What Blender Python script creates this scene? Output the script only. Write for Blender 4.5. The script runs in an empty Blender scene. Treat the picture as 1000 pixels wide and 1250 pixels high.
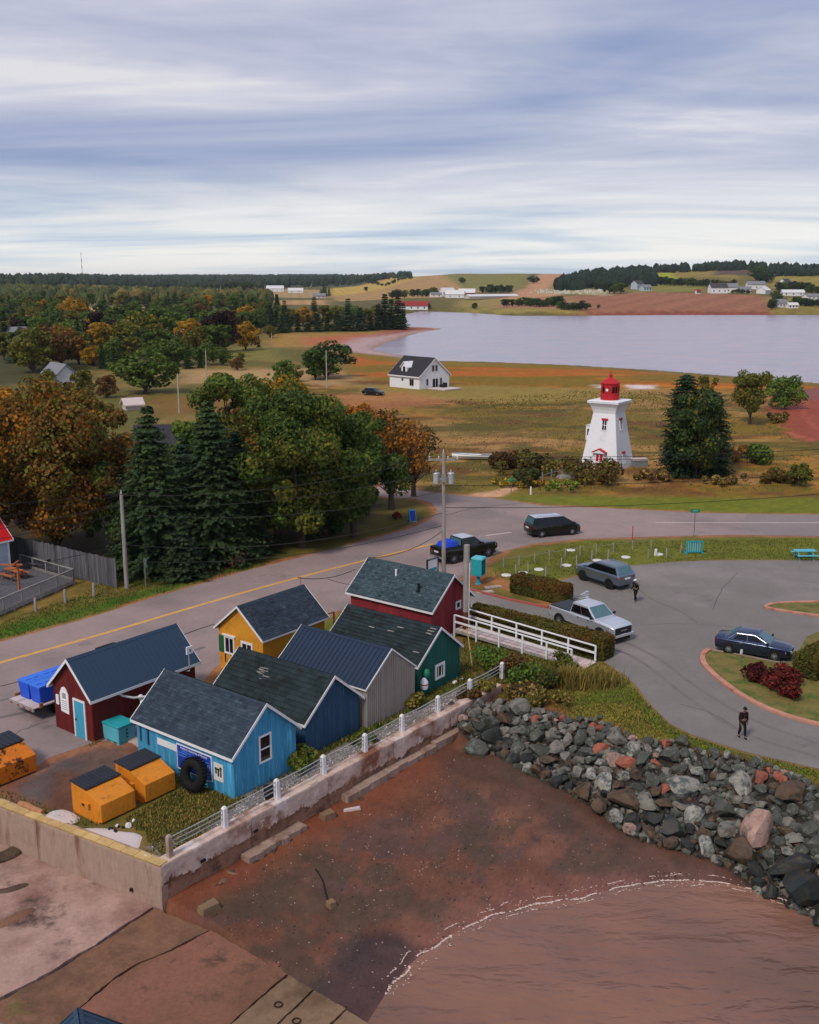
import bpy, math, random, numpy as np
from mathutils import Vector, Matrix
from mathutils import noise as mnoise
random.seed(7); rng = np.random.default_rng(7)
sc = bpy.context.scene
COL = sc.collection
# ------------------------------------------------------------------ camera
CAM_H = 23.0; FPX = 1280.0; PITCH = math.atan(285 / FPX)
cd = bpy.data.cameras.new('camera'); cam = bpy.data.objects.new('camera', cd); COL.objects.link(cam)
cam.location = (0, 0, CAM_H); cam.rotation_euler = (math.pi / 2 - PITCH, 0, 0)
cd.sensor_fit = 'VERTICAL'; cd.sensor_height = 24.0; cd.lens = FPX / 1250 * 24.0
cd.clip_start = 0.5; cd.clip_end = 30000
sc.camera = cam
# ------------------------------------------------------------------ world: Nishita sky under a high streaky cloud deck
SUN_EL, SUN_AZ = math.radians(48), math.radians(215)      # sun veiled by cloud, behind the camera's left shoulder
wd = bpy.data.worlds.new('World'); sc.world = wd; wd.use_nodes = True
wn, wl = wd.node_tree.nodes, wd.node_tree.links
for n in list(wn): wn.remove(n)
def wnode(t, **k):
    n = wn.new(t)
    for a, b in k.items(): setattr(n, a, b)
    return n
def wmath(op, a, b=None, clamp=False):
    n = wnode('ShaderNodeMath', operation=op, use_clamp=clamp)
    for i, s in enumerate((a, b)):
        if s is None: continue
        if isinstance(s, (int, float)): n.inputs[i].default_value = s
        else: wl.new(s, n.inputs[i])
    return n.outputs[0]
def wramp(f, stops):
    n = wnode('ShaderNodeValToRGB'); e = n.color_ramp.elements
    while len(e) < len(stops): e.new(0.5)
    for q, (p, c) in zip(e, stops): q.position = p; q.color = (*c, 1)
    wl.new(f, n.inputs[0]); return n.outputs[0]
def wmix(f, a, b, blend='MIX'):
    n = wnode('ShaderNodeMix', data_type='RGBA', blend_type=blend)
    for i, s in ((0, f), (6, a), (7, b)):
        if isinstance(s, (int, float)): n.inputs[i].default_value = s
        elif isinstance(s, tuple): n.inputs[i].default_value = (*s, 1)
        else: wl.new(s, n.inputs[i])
    return n.outputs[2]
sky = wnode('ShaderNodeTexSky', sky_type='NISHITA', sun_disc=False, sun_elevation=SUN_EL, sun_rotation=SUN_AZ)
tc = wnode('ShaderNodeTexCoord'); sx = wnode('ShaderNodeSeparateXYZ'); wl.new(tc.outputs['Generated'], sx.inputs[0])
el = wmath('MAXIMUM', sx.outputs[2], 0.0)
den = wmath('ADD', el, 0.075)
px_ = wmath('DIVIDE', sx.outputs[0], den); py_ = wmath('DIVIDE', sx.outputs[1], den)
def cloudnoise(sxx, syy, rot, scale, detail, rough, off, dist=0.0):
    c = wnode('ShaderNodeCombineXYZ'); wl.new(px_, c.inputs[0]); wl.new(py_, c.inputs[1]); c.inputs[2].default_value = off
    m = wnode('ShaderNodeMapping'); m.inputs['Rotation'].default_value = (0, 0, rot); m.inputs['Scale'].default_value = (sxx, syy, 1)
    wl.new(c.outputs[0], m.inputs[0])
    n = wnode('ShaderNodeTexNoise'); n.inputs['Scale'].default_value = scale; n.inputs['Detail'].default_value = detail
    n.inputs['Roughness'].default_value = rough; n.inputs['Distortion'].default_value = dist
    wl.new(m.outputs[0], n.inputs[0]); return n.outputs[0]
n1 = cloudnoise(.50, .95, .22, .50, 6, .54, 33.3, .7)
n2 = cloudnoise(.34, 1.0, -.10, 1.25, 6, .60, 33.3, .6)
n3 = cloudnoise(.5, .8, .1, .30, 3, .5, 1.9)
mixn = wmath('ADD', wmath('MULTIPLY', n1, .58), wmath('ADD', wmath('MULTIPLY', n2, .20), wmath('MULTIPLY', n3, .22)))
body = wramp(mixn, [(.41, (.190, .245, .420)), (.47, (.270, .312, .462)), (.52, (.350, .375, .495)), (.565, (.425, .440, .545)), (.62, (.60, .59, .62))])
hor = wramp(mixn, [(.40, (.42, .52, .66)), (.47, (.64, .70, .74)), (.53, (.82, .81, .78))])
fh = wramp(el, [(0.0, (.9,) * 3), (.035, (.75,) * 3), (.10, (.0,) * 3)])
cloud = wmix(fh, body, hor)
cov = wramp(el, [(0.0, (.86,) * 3), (.2, (.94,) * 3)])
STRENGTH = 0.1
cl10 = wmix(1.0, cloud, (.79 / STRENGTH, .78 / STRENGTH, .77 / STRENGTH), 'MULTIPLY')
bgc = wmix(cov, sky.outputs[0], cl10)
bg = wnode('ShaderNodeBackground'); bg.inputs[1].default_value = STRENGTH; wl.new(bgc, bg.inputs[0])
wo = wnode('ShaderNodeOutputWorld'); wl.new(bg.outputs[0], wo.inputs[0])
# ------------------------------------------------------------------ sun (veiled)
sd_ = bpy.data.lights.new('sun', 'SUN'); sd_.energy = 1.5; sd_.angle = math.radians(12); sd_.color = (1.0, .90, .76)
sun = bpy.data.objects.new('sun', sd_); COL.objects.link(sun)
# sky rotation is clockwise from +Y; light travels from (sin az, cos az) side down
sun_dir = Vector((math.sin(SUN_AZ) * math.cos(SUN_EL), math.cos(SUN_AZ) * math.cos(SUN_EL), math.sin(SUN_EL)))
sun.rotation_euler = sun_dir.to_track_quat('Z', 'Y').to_euler()
vs = sc.view_settings; vs.view_transform = 'Standard'; vs.look = 'None'; vs.exposure = 0.70; vs.gamma = 1.0; vs.use_curve_mapping = False
sc.cycles.max_bounces = 6; sc.cycles.diffuse_bounces = 3; sc.cycles.transparent_max_bounces = 8
# ------------------------------------------------------------------ measuring helpers: photograph pixel -> place on the ground
cP, sP = math.cos(PITCH), math.sin(PITCH)
def ray(u, v): return np.array([u - 500, FPX * cP + (625 - v) * sP, -FPX * sP + (625 - v) * cP])
def at(u, v, z=0.0):
    d = ray(u, v); t = (z - CAM_H) / d[2]
    return (float(d[0] * t), float(d[1] * t), z)
def xy(u, v, z=0.0): return at(u, v, z)[:2]
def proj(p):
    x, y, z = p[0], p[1], p[2] - CAM_H
    f = y * cP - z * sP; w = y * sP + z * cP
    return 500 + FPX * x / f, 625 - FPX * w / f
def hgt(u, v, vtop, z0=0.0):
    p = at(u, v, z0); lo, hi = 0, 60
    for _ in range(40):
        m = (lo + hi) / 2
        if proj((p[0], p[1], z0 + m))[1] > vtop: lo = m
        else: hi = m
    return lo
def at_y(u, v, Y):
    d = ray(u, v); t = Y / d[1]; return (float(d[0] * t), float(Y), float(CAM_H + d[2] * t))
# the village grid: sheds, wall and ramp are all square to each other
EA = np.array([.79, -.613]); EA /= np.linalg.norm(EA); EB = np.array([-EA[1], EA[0]])
ROT = math.atan2(EA[1], EA[0])
def ab(a, b, z=0.0):
    p = a * EA + b * EB; return (float(p[0]), float(p[1]), z)
def to_ab(p): q = np.array(p[:2]); return float(q @ EA), float(q @ EB)
# ------------------------------------------------------------------ materials
def S(r, g, b):
    f = lambda c: (c / 255 / 12.92) if c <= 10 else ((c / 255 + .055) / 1.055) ** 2.4
    return (f(r), f(g), f(b))
def pmat(name, c, rough=.8, var=.18, scl=2.0, c2=None, s2=1.0, lo2=.5, hi2=.62, c3=None, s3=1.0, lo3=.5, hi3=.62, bump=0.0, bsc=18, metal=0.0, spec=.3,
         tint=.6, stretch=(1, 1, 1), transl=0.0, coat=0.0, attr=None, alpha_wet=False, detail=5, emit=None):
    m = bpy.data.materials.new(name); m.use_nodes = True
    N, L = m.node_tree.nodes, m.node_tree.links
    p = N['Principled BSDF']; p.inputs['Roughness'].default_value = rough; p.inputs['Metallic'].default_value = metal
    p.inputs['Specular IOR Level'].default_value = spec
    if coat: p.inputs['Coat Weight'].default_value = coat; p.inputs['Coat Roughness'].default_value = .06
    t = N.new('ShaderNodeTexCoord'); mp = N.new('ShaderNodeMapping'); mp.inputs['Scale'].default_value = stretch
    L.new(t.outputs['Object'], mp.inputs[0])
    oi = N.new('ShaderNodeObjectInfo'); w = N.new('ShaderNodeMath'); w.operation = 'MULTIPLY'; w.inputs[1].default_value = 43.0
    L.new(oi.outputs['Random'], w.inputs[0])
    def noise(s, d=detail, r=.6):
        n = N.new('ShaderNodeTexNoise'); n.noise_dimensions = '4D'; n.inputs['Scale'].default_value = s
        n.inputs['Detail'].default_value = d; n.inputs['Roughness'].default_value = r
        L.new(mp.outputs[0], n.inputs['Vector']); L.new(w.outputs[0], n.inputs['W']); return n.outputs[0]
    def mix(f, a, b, bl='MIX'):
        n = N.new('ShaderNodeMix'); n.data_type = 'RGBA'; n.blend_type = bl; n.clamp_result = False
        for i, s in ((0, f), (6, a), (7, b)):
            if isinstance(s, (int, float)): n.inputs[i].default_value = s
            elif isinstance(s, tuple): n.inputs[i].default_value = (*s[:3], 1)
            else: L.new(s, n.inputs[i])
        return n.outputs[2]
    def rng_(f, a, b, c_, d_):
        n = N.new('ShaderNodeMapRange'); L.new(f, n.inputs[0])
        for i, v in enumerate((a, b, c_, d_)): n.inputs[i + 1].default_value = v
        return n.outputs[0]
    col = tuple(c)
    if attr:
        at_ = N.new('ShaderNodeAttribute'); at_.attribute_name = attr; col = at_.outputs['Color']
        if alpha_wet:
            L.new(rng_(at_.outputs['Alpha'], 0, 1, rough, .38), p.inputs['Roughness'])
    if c2: col = mix(rng_(noise(s2, 6, .65), lo2, hi2, 0, 1), col, tuple(c2))
    if c3: col = mix(rng_(noise(s3, 7, .7), lo3, hi3, 0, 1), col, tuple(c3))
    if var:
        f = rng_(noise(scl), .25, .75, 1 - var, 1 + var); col = mix(1.0, col, f, 'MULTIPLY')
        f = rng_(noise(scl * 7, 3), .3, .7, 1 - var * .6, 1 + var * .6); col = mix(1.0, col, f, 'MULTIPLY')
    if tint:
        a2 = N.new('ShaderNodeAttribute'); a2.attribute_name = 'tint'
        col = mix(1.0, col, rng_(a2.outputs['Fac'], 0, 1, 1 - tint, 1 + tint), 'MULTIPLY')
    if isinstance(col, tuple): p.inputs['Base Color'].default_value = (*col, 1)
    else: L.new(col, p.inputs['Base Color'])
    if bump:
        b = N.new('ShaderNodeBump'); b.inputs['Strength'].default_value = bump; b.inputs['Distance'].default_value = .1
        L.new(noise(bsc, 6), b.inputs['Height']); L.new(b.outputs[0], p.inputs['Normal'])
    if transl:
        tr = N.new('ShaderNodeBsdfTranslucent'); ms = N.new('ShaderNodeMixShader'); ms.inputs[0].default_value = transl
        if isinstance(col, tuple): tr.inputs[0].default_value = (*col, 1)
        else: L.new(col, tr.inputs[0])
        L.new(p.outputs[0], ms.inputs[1]); L.new(tr.outputs[0], ms.inputs[2]); L.new(ms.outputs[0], N['Material Output'].inputs[0])
    return m
M = {}
def mk(name, *a, **k): M[name] = pmat(name, *a, **k); return M[name]
mk('white', S(222, 222, 224), .55, .06, 1.5, S(176, 168, 158), 1.6, .60, .80)
mk('white_clean', S(228, 228, 232), .5, .04)
mk('weathered', S(146, 142, 140), .8, .2, 1.5, S(105, 98, 92), 2.5, .5, .7, stretch=(3, 3, .5))
mk('black', S(24, 24, 26), .6, .2); mk('rubber', S(16, 16, 17), .85, .25, 6)
mk('glass', S(28, 34, 40), .08, .05, spec=.6); mk('glass_dark', S(14, 15, 18), .08, .1, spec=.6)
mk('glass_teal', S(70, 105, 115), .06, .05, spec=.7)
mk('steel', S(150, 152, 155), .4, .12, metal=.7); mk('galv', S(165, 168, 170), .5, .12, metal=.3)
mk('chrome', S(190, 192, 196), .25, .05, metal=.9)
mk('lb_wall', S(62, 142, 184), .75, .12, 1.2, S(98, 180, 212), 2.2, .52, .66, c3=S(44, 108, 148), s3=1.6, lo3=.58, hi3=.72, stretch=(4, 4, .35))
mk('db_wall', S(40, 72, 100), .8, .18, 1.2, S(76, 112, 142), 2.4, .58, .70, stretch=(4, 4, .3))
mk('gr_wall', S(150, 142, 134), .7, .08, 1.2)
mk('gn_wall', S(26, 84, 76), .8, .18, 1.2, S(62, 128, 118), 2.4, .60, .74, stretch=(4, 4, .3))
mk('rd_wall', S(126, 38, 46), .8, .12, 1.0, S(100, 30, 38), 1.5, .5, .7, stretch=(3, 3, .4))
mk('dr_wall', S(98, 26, 22), .8, .12, 1.0, S(78, 22, 20), 1.5, .5, .7, stretch=(3, 3, .4))
mk('ye_wall', S(206, 142, 40), .8, .10, .8, S(176, 112, 38), 1.2, .52, .72)
mk('shingle', S(44, 56, 68), .9, .22, .9, S(58, 70, 82), 3.0, .5, .62, tint=.45, bump=.25, bsc=30)
mk('shingle_rd', S(54, 70, 78), .9, .18, 1.2, S(96, 110, 114), 7.0, .57, .66, tint=.6, bump=.25, bsc=30)
mk('shingle_old', S(33, 46, 50), .9, .25, 1.0, S(24, 32, 32), 1.4, .5, .62, tint=.5, bump=.3, bsc=25)
mk('metal_roof_b', S(36, 58, 80), .42, .06, .6, spec=.4); mk('metal_roof_n', S(22, 40, 64), .5, .06, .6, spec=.4)
mk('teal', S(36, 150, 158), .6, .1, 2, S(70, 176, 178), 3, .55, .7); mk('teal_lt', S(88, 178, 196), .6, .08, 2)
mk('door_teal', S(62, 152, 184), .6, .08, 2)
mk('dump', S(206, 128, 34), .6, .14, 1.5, S(150, 86, 28), 2.0, .54, .72, c3=S(96, 56, 26), s3=3.2, lo3=.62, hi3=.70, stretch=(2, 2, .7))
mk('dump_rust', S(196, 108, 20), .7, .15, 1.5, S(58, 30, 18), 2.6, .535, .60)
mk('lid', S(38, 42, 50), .5, .15, 3)
mk('blue_tub', S(28, 84, 206), .45, .08, 2); mk('blue_sign', S(28, 62, 160), .5, .05); mk('blue_pale', S(84, 130, 214), .5, .05)
mk('blue_tarp', S(36, 70, 200), .5, .15, 5)
mk('wood', S(150, 104, 76), .8, .2, 2, stretch=(1, 1, 4)); mk('wood_grey', S(92, 92, 98), .85, .28, 1.5, S(66, 64, 68), 1.6, .48, .7, stretch=(6, 6, .5))
mk('wood_orange', S(168, 98, 62), .8, .2, 2); mk('deck_pink', S(196, 178, 176), .75, .12, 2)
mk('log', S(158, 112, 80), .85, .25, 3)
mk('pole', S(150, 144, 140), .85, .2, 1.2, S(112, 102, 96), 1.6, .5, .7, stretch=(5, 5, .4), bump=.2)
mk('pole_brown', S(92, 60, 42), .85, .25, 1.2, stretch=(5, 5, .4))
mk('concrete', S(158, 140, 130), .9, .16, .8, S(128, 98, 84), .7, .48, .66, bump=.35, bsc=6)
mk('seawall', S(196, 172, 160), .9, .16, .6, S(128, 84, 66), .45, .50, .62, c3=S(208, 194, 188), s3=.8, lo3=.56, hi3=.62, bump=.4, bsc=5, tint=.5)
mk('seawall_l', S(160, 136, 122), .9, .16, .6, S(112, 80, 66), .6, .5, .64, c3=S(184, 168, 160), s3=1.1, lo3=.60, hi3=.68, bump=.3, bsc=5, stretch=(1.6, 1.6, .35), tint=.5)
mk('cap_yellow', S(190, 160, 104), .85, .12, 1.5, S(176, 140, 100), 2.5, .52, .66)
mk('slab_pink', S(164, 134, 122), .85, .22, .9, S(126, 92, 82), .30, .46, .64, c3=S(82, 62, 56), s3=.42, lo3=.56, hi3=.66, bump=.25, bsc=7, tint=.4)
mk('slab_brown', S(120, 86, 66), .85, .24, .9, S(92, 66, 52), .5, .46, .62, c3=S(96, 92, 38), s3=.30, lo3=.62, hi3=.72, bump=.3, bsc=7, tint=.4)
mk('slab_red', S(128, 86, 70), .85, .22, .9, S(106, 74, 56), .45, .46, .62, c3=S(84, 62, 50), s3=.8, lo3=.54, hi3=.66, bump=.3, bsc=7, tint=.4)
mk('slab_tan', S(124, 100, 78), .85, .16, .6, S(92, 72, 52), .7, .5, .66, bump=.3, bsc=8, tint=.4)
mk('crack', S(44, 30, 26), .95, .2)
mk('curb', S(184, 132, 112), .85, .12, 1, S(158, 88, 70), 1.5, .5, .68); mk('curb_red', S(160, 84, 74), .85, .15, 1)
mk('road', S(150, 131, 128), .9, .09, .5, S(128, 116, 115), .08, .46, .62, c3=S(98, 90, 90), s3=.22, lo3=.60, hi3=.74, bump=.12, bsc=30)
mk('lot', S(119, 113, 110), .9, .09, .5, S(134, 126, 123), .09, .48, .64, c3=S(86, 80, 80), s3=.2, lo3=.60, hi3=.72, bump=.12, bsc=30)
mk('patch', S(132, 121, 120), .9, .08, .3)
mk('paint_yellow', S(206, 158, 84), .85, .15, 2, S(168, 136, 110), 3, .55, .68); mk('paint_white', S(206, 190, 188), .85, .15, 2, S(168, 150, 150), 2, .52, .7)
mk('red', S(176, 30, 36), .5, .08); mk('red_roof', S(190, 28, 34), .45, .06); mk('green', S(24, 118, 84), .5, .08); mk('green_dk', S(28, 88, 44), .6, .1)
mk('stone_white', S(206, 204, 200), .8, .1, 2); mk('plaster', S(196, 182, 180), .85, .08, 1)
mk('slabrock', S(168, 152, 146), .9, .15, 1.2, S(130, 110, 98), 1.5, .5, .66, bump=.3)
mk('terracotta', S(150, 62, 46), .85, .15, 3)
mk('skin', S(196, 148, 124), .6, .05); mk('maroon', S(52, 16, 24), .85, .2, 6); mk('trouser', S(30, 30, 36), .85, .2, 6); mk('shoe', S(18, 17, 18), .6, .1)
mk('cloth_black', S(20, 20, 23), .9, .2, 6); mk('cloth_white', S(214, 214, 214), .85, .06); mk('hair', S(26, 20, 18), .8, .2)
mk('bark', S(74, 60, 52), .95, .25, 3, bump=.5); mk('bark_pale', S(168, 160, 152), .9, .2, 3)
mk('lh_white', S(226, 228, 234), .6, .04, .5, S(198, 200, 206), .8, .58, .75)
mk('grey_box', S(120, 128, 134), .6, .08)
# ------------------------------------------------------------------ mesh builder
def rot2(x, y, a): c, s = math.cos(a), math.sin(a); return x * c - y * s, x * s + y * c
class MB:
    def __init__(s): s.v = []; s.f = []; s.m = []; s.t = []
    def add(s, vs, fs, mi=0, t=.5):
        k = len(s.v); s.v += [tuple(map(float, p)) for p in vs]
        for f in fs: s.f.append(tuple(i + k for i in f)); s.m.append(mi); s.t.append(t)
        return s
    def box(s, lo, hi, mi=0, t=.5):
        (a, b, c), (d, e, f) = lo, hi
        return s.add([(a, b, c), (d, b, c), (d, e, c), (a, e, c), (a, b, f), (d, b, f), (d, e, f), (a, e, f)],
                     [(0, 3, 2, 1), (4, 5, 6, 7), (0, 1, 5, 4), (1, 2, 6, 5), (2, 3, 7, 6), (3, 0, 4, 7)], mi, t)
    def cbox(s, c, sz, rz=0.0, mi=0, t=.5):
        hx, hy, hz = sz[0] / 2, sz[1] / 2, sz[2] / 2; vs = []
        for z in (-hz, hz):
            for x, y in ((-hx, -hy), (hx, -hy), (hx, hy), (-hx, hy)):
                a, b = rot2(x, y, rz); vs.append((c[0] + a, c[1] + b, c[2] + z))
        return s.add(vs, [(0, 3, 2, 1), (4, 5, 6, 7), (0, 1, 5, 4), (1, 2, 6, 5), (2, 3, 7, 6), (3, 0, 4, 7)], mi, t)
    def hexa(s, bot, top, mi=0, t=.5):     # two quads of four points each
        return s.add(list(bot) + list(top), [(0, 3, 2, 1), (4, 5, 6, 7), (0, 1, 5, 4), (1, 2, 6, 5), (2, 3, 7, 6), (3, 0, 4, 7)], mi, t)
    def beam(s, p, q, w, h, mi=0, t=.5):   # rectangular bar from p to q
        p, q = Vector(p), Vector(q); d = (q - p).normalized()
        side = d.cross(Vector((0, 0, 1)))
        side = Vector((1, 0, 0)) if side.length < 1e-3 else side.normalized()
        up = side.cross(d); vs = []
        for o in (p, q):
            for a, b in ((-1, -1), (1, -1), (1, 1), (-1, 1)): vs.append(o + side * (a * w / 2) + up * (b * h / 2))
        return s.add(vs, [(0, 1, 2, 3), (7, 6, 5, 4), (0, 4, 5, 1), (1, 5, 6, 2), (2, 6, 7, 3), (3, 7, 4, 0)], mi, t)
    def tube(s, pts, r, n=8, mi=0, t=.5, caps=True):
        pts = [Vector(p) for p in pts]; R = r if isinstance(r, (list, tuple)) else [r] * len(pts); k = len(s.v); vs = []; fs = []
        for i, p in enumerate(pts):
            d = (pts[min(i + 1, len(pts) - 1)] - pts[max(i - 1, 0)]).normalized()
            a = d.cross(Vector((0, 0, 1))) if abs(d.z) < .95 else d.cross(Vector((1, 0, 0)))
            a.normalize(); b = d.cross(a)
            for j in range(n):
                w = 2 * math.pi * j / n; vs.append(p + (a * math.cos(w) + b * math.sin(w)) * R[i])
        for i in range(len(pts) - 1):
            for j in range(n):
                fs.append((i * n + j, (i + 1) * n + j, (i + 1) * n + (j + 1) % n, i * n + (j + 1) % n))
        if caps: fs.append(tuple(range(n))); fs.append(tuple(range(len(vs) - 1, len(vs) - n - 1, -1)))
        return s.add(vs, fs, mi, t)
    def lathe(s, prof, n=16, c=(0, 0, 0), mi=0, t=.5, ph=0.0):
        vs = []; fs = []
        for r, z in prof:
            for j in range(n):
                w = 2 * math.pi * j / n + ph; vs.append((c[0] + r * math.cos(w), c[1] + r * math.sin(w), c[2] + z))
        for i in range(len(prof) - 1):
            for j in range(n): fs.append((i * n + j, i * n + (j + 1) % n, (i + 1) * n + (j + 1) % n, (i + 1) * n + j))
        fs.append(tuple(range(n - 1, -1, -1))); fs.append(tuple(range(len(vs) - n, len(vs))))
        return s.add(vs, fs, mi, t)
    def disc(s, c, axis, r0, r1, depth, n=14, mi=0, t=.5):   # ring / wheel along axis 'x' or 'y'
        return s
    def ext(s, poly, y0, y1, mi=0, t=.5):  # polygon in XZ pushed along Y
        n = len(poly); vs = [(x, y0, z) for x, z in poly] + [(x, y1, z) for x, z in poly]
        fs = [tuple(range(n)), tuple(range(2 * n - 1, n - 1, -1))] + [(i, i + n, (i + 1) % n + n, (i + 1) % n) for i in range(n)]
        return s.add(vs, fs, mi, t)
    def extx(s, poly, x0, x1, mi=0, t=.5):  # polygon in YZ pushed along X
        n = len(poly); vs = [(x0, y, z) for y, z in poly] + [(x1, y, z) for y, z in poly]
        fs = [tuple(range(n - 1, -1, -1)), tuple(range(n, 2 * n))] + [(i, (i + 1) % n, (i + 1) % n + n, i + n) for i in range(n)]
        return s.add(vs, fs, mi, t)
    def extz(s, poly, z0, z1, mi=0, t=.5):
        n = len(poly); vs = [(x, y, z0) for x, y in poly] + [(x, y, z1) for x, y in poly]
        fs = [tuple(range(n - 1, -1, -1)), tuple(range(n, 2 * n))] + [(i, (i + 1) % n, (i + 1) % n + n, i + n) for i in range(n)]
        return s.add(vs, fs, mi, t)
    def ring(s, c, r, tube_r, n=20, m=8, ax='y', mi=0, t=.5):  # torus, squashed tube (tube_r = (radial, axial))
        ra, rb = tube_r; vs = []; fs = []
        for i in range(n):
            w = 2 * math.pi * i / n
            for j in range(m):
                q = 2 * math.pi * j / m; R = r + ra * math.cos(q); k = rb * math.sin(q)
                x, y, z = R * math.cos(w), k, R * math.sin(w)
                if ax == 'x': x, y = k, x
                if ax == 'z': y, z = z, k
                vs.append((c[0] + x, c[1] + y, c[2] + z))
        for i in range(n):
            for j in range(m): fs.append((i * m + j, ((i + 1) % n) * m + j, ((i + 1) % n) * m + (j + 1) % m, i * m + (j + 1) % m))
        return s.add(vs, fs, mi, t)
    def ball(s, c, r, n=10, m=7, mi=0, t=.5):
        r = r if isinstance(r, tuple) else (r, r, r); vs = [(c[0], c[1], c[2] - r[2])]; fs = []
        for i in range(1, m):
            a = -math.pi / 2 + math.pi * i / m
            for j in range(n):
                w = 2 * math.pi * j / n; vs.append((c[0] + r[0] * math.cos(a) * math.cos(w), c[1] + r[1] * math.cos(a) * math.sin(w), c[2] + r[2] * math.sin(a)))
        vs.append((c[0], c[1], c[2] + r[2])); L = len(vs) - 1
        for j in range(n):
            fs.append((0, 1 + (j + 1) % n, 1 + j)); fs.append((L, L - n + j, L - n + (j + 1) % n))
        for i in range(m - 2):
            for j in range(n): a = 1 + i * n; fs.append((a + j, a + (j + 1) % n, a + n + (j + 1) % n, a + n + j))
        return s.add(vs, fs, mi, t)
    def mesh(s, name, mats, smooth=None):
        me = bpy.data.meshes.new(name); me.from_pydata(s.v, [], s.f)
        for m in mats: me.materials.append(M[m] if isinstance(m, str) else m)
        me.polygons.foreach_set('material_index', s.m)
        a = me.attributes.new('tint', 'FLOAT', 'FACE'); a.data.foreach_set('value', s.t)
        if smooth:
            me.polygons.foreach_set('use_smooth', [True] * len(s.f)); me.set_sharp_from_angle(angle=math.radians(smooth))
        me.update(); return me
    def build(s, name, mats, parent=None, loc=None, rz=None, smooth=None, bevel=0):
        if isinstance(mats, (str, bpy.types.Material)): mats = [mats]
        o = bpy.data.objects.new(name, s.mesh(name, mats, smooth)); COL.objects.link(o)
        if bevel:
            b = o.modifiers.new('bevel', 'BEVEL'); b.width = bevel; b.segments = 2; b.limit_method = 'ANGLE'; b.angle_limit = math.radians(40)
        if parent: o.parent = parent
        if loc: o.location = loc
        if rz is not None: o.rotation_euler = (0, 0, rz)
        return o
def tag(o, label=None, cat=None, group=None, kind=None):
    if label: o['label'] = label
    if cat: o['category'] = cat
    if group: o['group'] = group
    if kind: o['kind'] = kind
    return o
def thing(name, label, cat, loc=(0, 0, 0), rz=0.0, group=None):
    o = bpy.data.objects.new(name, None); COL.objects.link(o); o.location = loc; o.rotation_euler = (0, 0, rz); o.empty_display_size = .3
    return tag(o, label, cat, group)
def copy_tree(o, parent=None):
    c = o.copy(); COL.objects.link(c)
    if parent: c.parent = parent
    for ch in list(o.children): copy_tree(ch, c)
    return c
def stuff(o): o['kind'] = 'stuff'; return o
def structure(o): o['kind'] = 'structure'; return o
def text(body, size, mat, parent, loc, rot, name='lettering', align='CENTER', sx=1.0):
    c = bpy.data.curves.new(name, 'FONT'); c.body = body; c.size = size; c.extrude = .004; c.align_x = align; c.align_y = 'CENTER'
    tmp = bpy.data.objects.new(name, c); me = bpy.data.meshes.new_from_object(tmp); bpy.data.objects.remove(tmp); me.materials.clear(); me.materials.append(M[mat])
    me.attributes.new('tint', 'FLOAT', 'FACE').data.foreach_set('value', [.5] * len(me.polygons)); o = bpy.data.objects.new(name, me); COL.objects.link(o); o.parent = parent; o.location = loc; o.rotation_euler = rot
    o.scale = (sx, 1, 1); return o
# ------------------------------------------------------------------ planar helpers
def sdf(P, poly):
    poly = np.asarray(poly, float); d = np.full(len(P), 1e18); s = np.ones(len(P)); n = len(poly); j = n - 1
    for i in range(n):
        a, b = poly[i], poly[j]; e = b - a; w = P - a
        h = np.clip((w @ e) / max(e @ e, 1e-12), 0, 1); q = w - h[:, None] * e
        d = np.minimum(d, (q * q).sum(1))
        c1 = P[:, 1] >= a[1]; c2 = P[:, 1] < b[1]; c3 = e[0] * w[:, 1] > e[1] * w[:, 0]
        fl = (c1 & c2 & c3) | (~c1 & ~c2 & ~c3); s = np.where(fl, -s, s); j = i
    return s * np.sqrt(d)
def dline(P, line):
    line = np.asarray(line, float); d = np.full(len(P), 1e18)
    for a, b in zip(line[:-1], line[1:]):
        e = b - a; w = P - a; h = np.clip((w @ e) / max(e @ e, 1e-12), 0, 1); q = w - h[:, None] * e
        d = np.minimum(d, (q * q).sum(1))
    return np.sqrt(d)
def vnoise(P, scale, seed=0):
    Q = P / scale + seed * 17.31; i = np.floor(Q).astype(np.int64); f = Q - i; f = f * f * (3 - 2 * f)
    def hsh(x, y):
        h = (x * 374761393 + y * 668265263 + seed * 1442695) & 0xffffffff; h = ((h ^ (h >> 13)) * 1274126177) & 0xffffffff
        return ((h ^ (h >> 16)) & 0xffff) / 65535.0
    a = hsh(i[:, 0], i[:, 1]); b = hsh(i[:, 0] + 1, i[:, 1]); c = hsh(i[:, 0], i[:, 1] + 1); d = hsh(i[:, 0] + 1, i[:, 1] + 1)
    return (a * (1 - f[:, 0]) + b * f[:, 0]) * (1 - f[:, 1]) + (c * (1 - f[:, 0]) + d * f[:, 0]) * f[:, 1]
def fbm(P, scale, seed=0, o=4):
    t = 0; a = .5; s = 0
    for k in range(o): t = t + a * vnoise(P, scale / 2 ** k, seed + k); s += a; a *= .55
    return t / s
def sstep(a, b, x): t = np.clip((x - a) / (b - a), 0, 1); return t * t * (3 - 2 * t)
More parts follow.
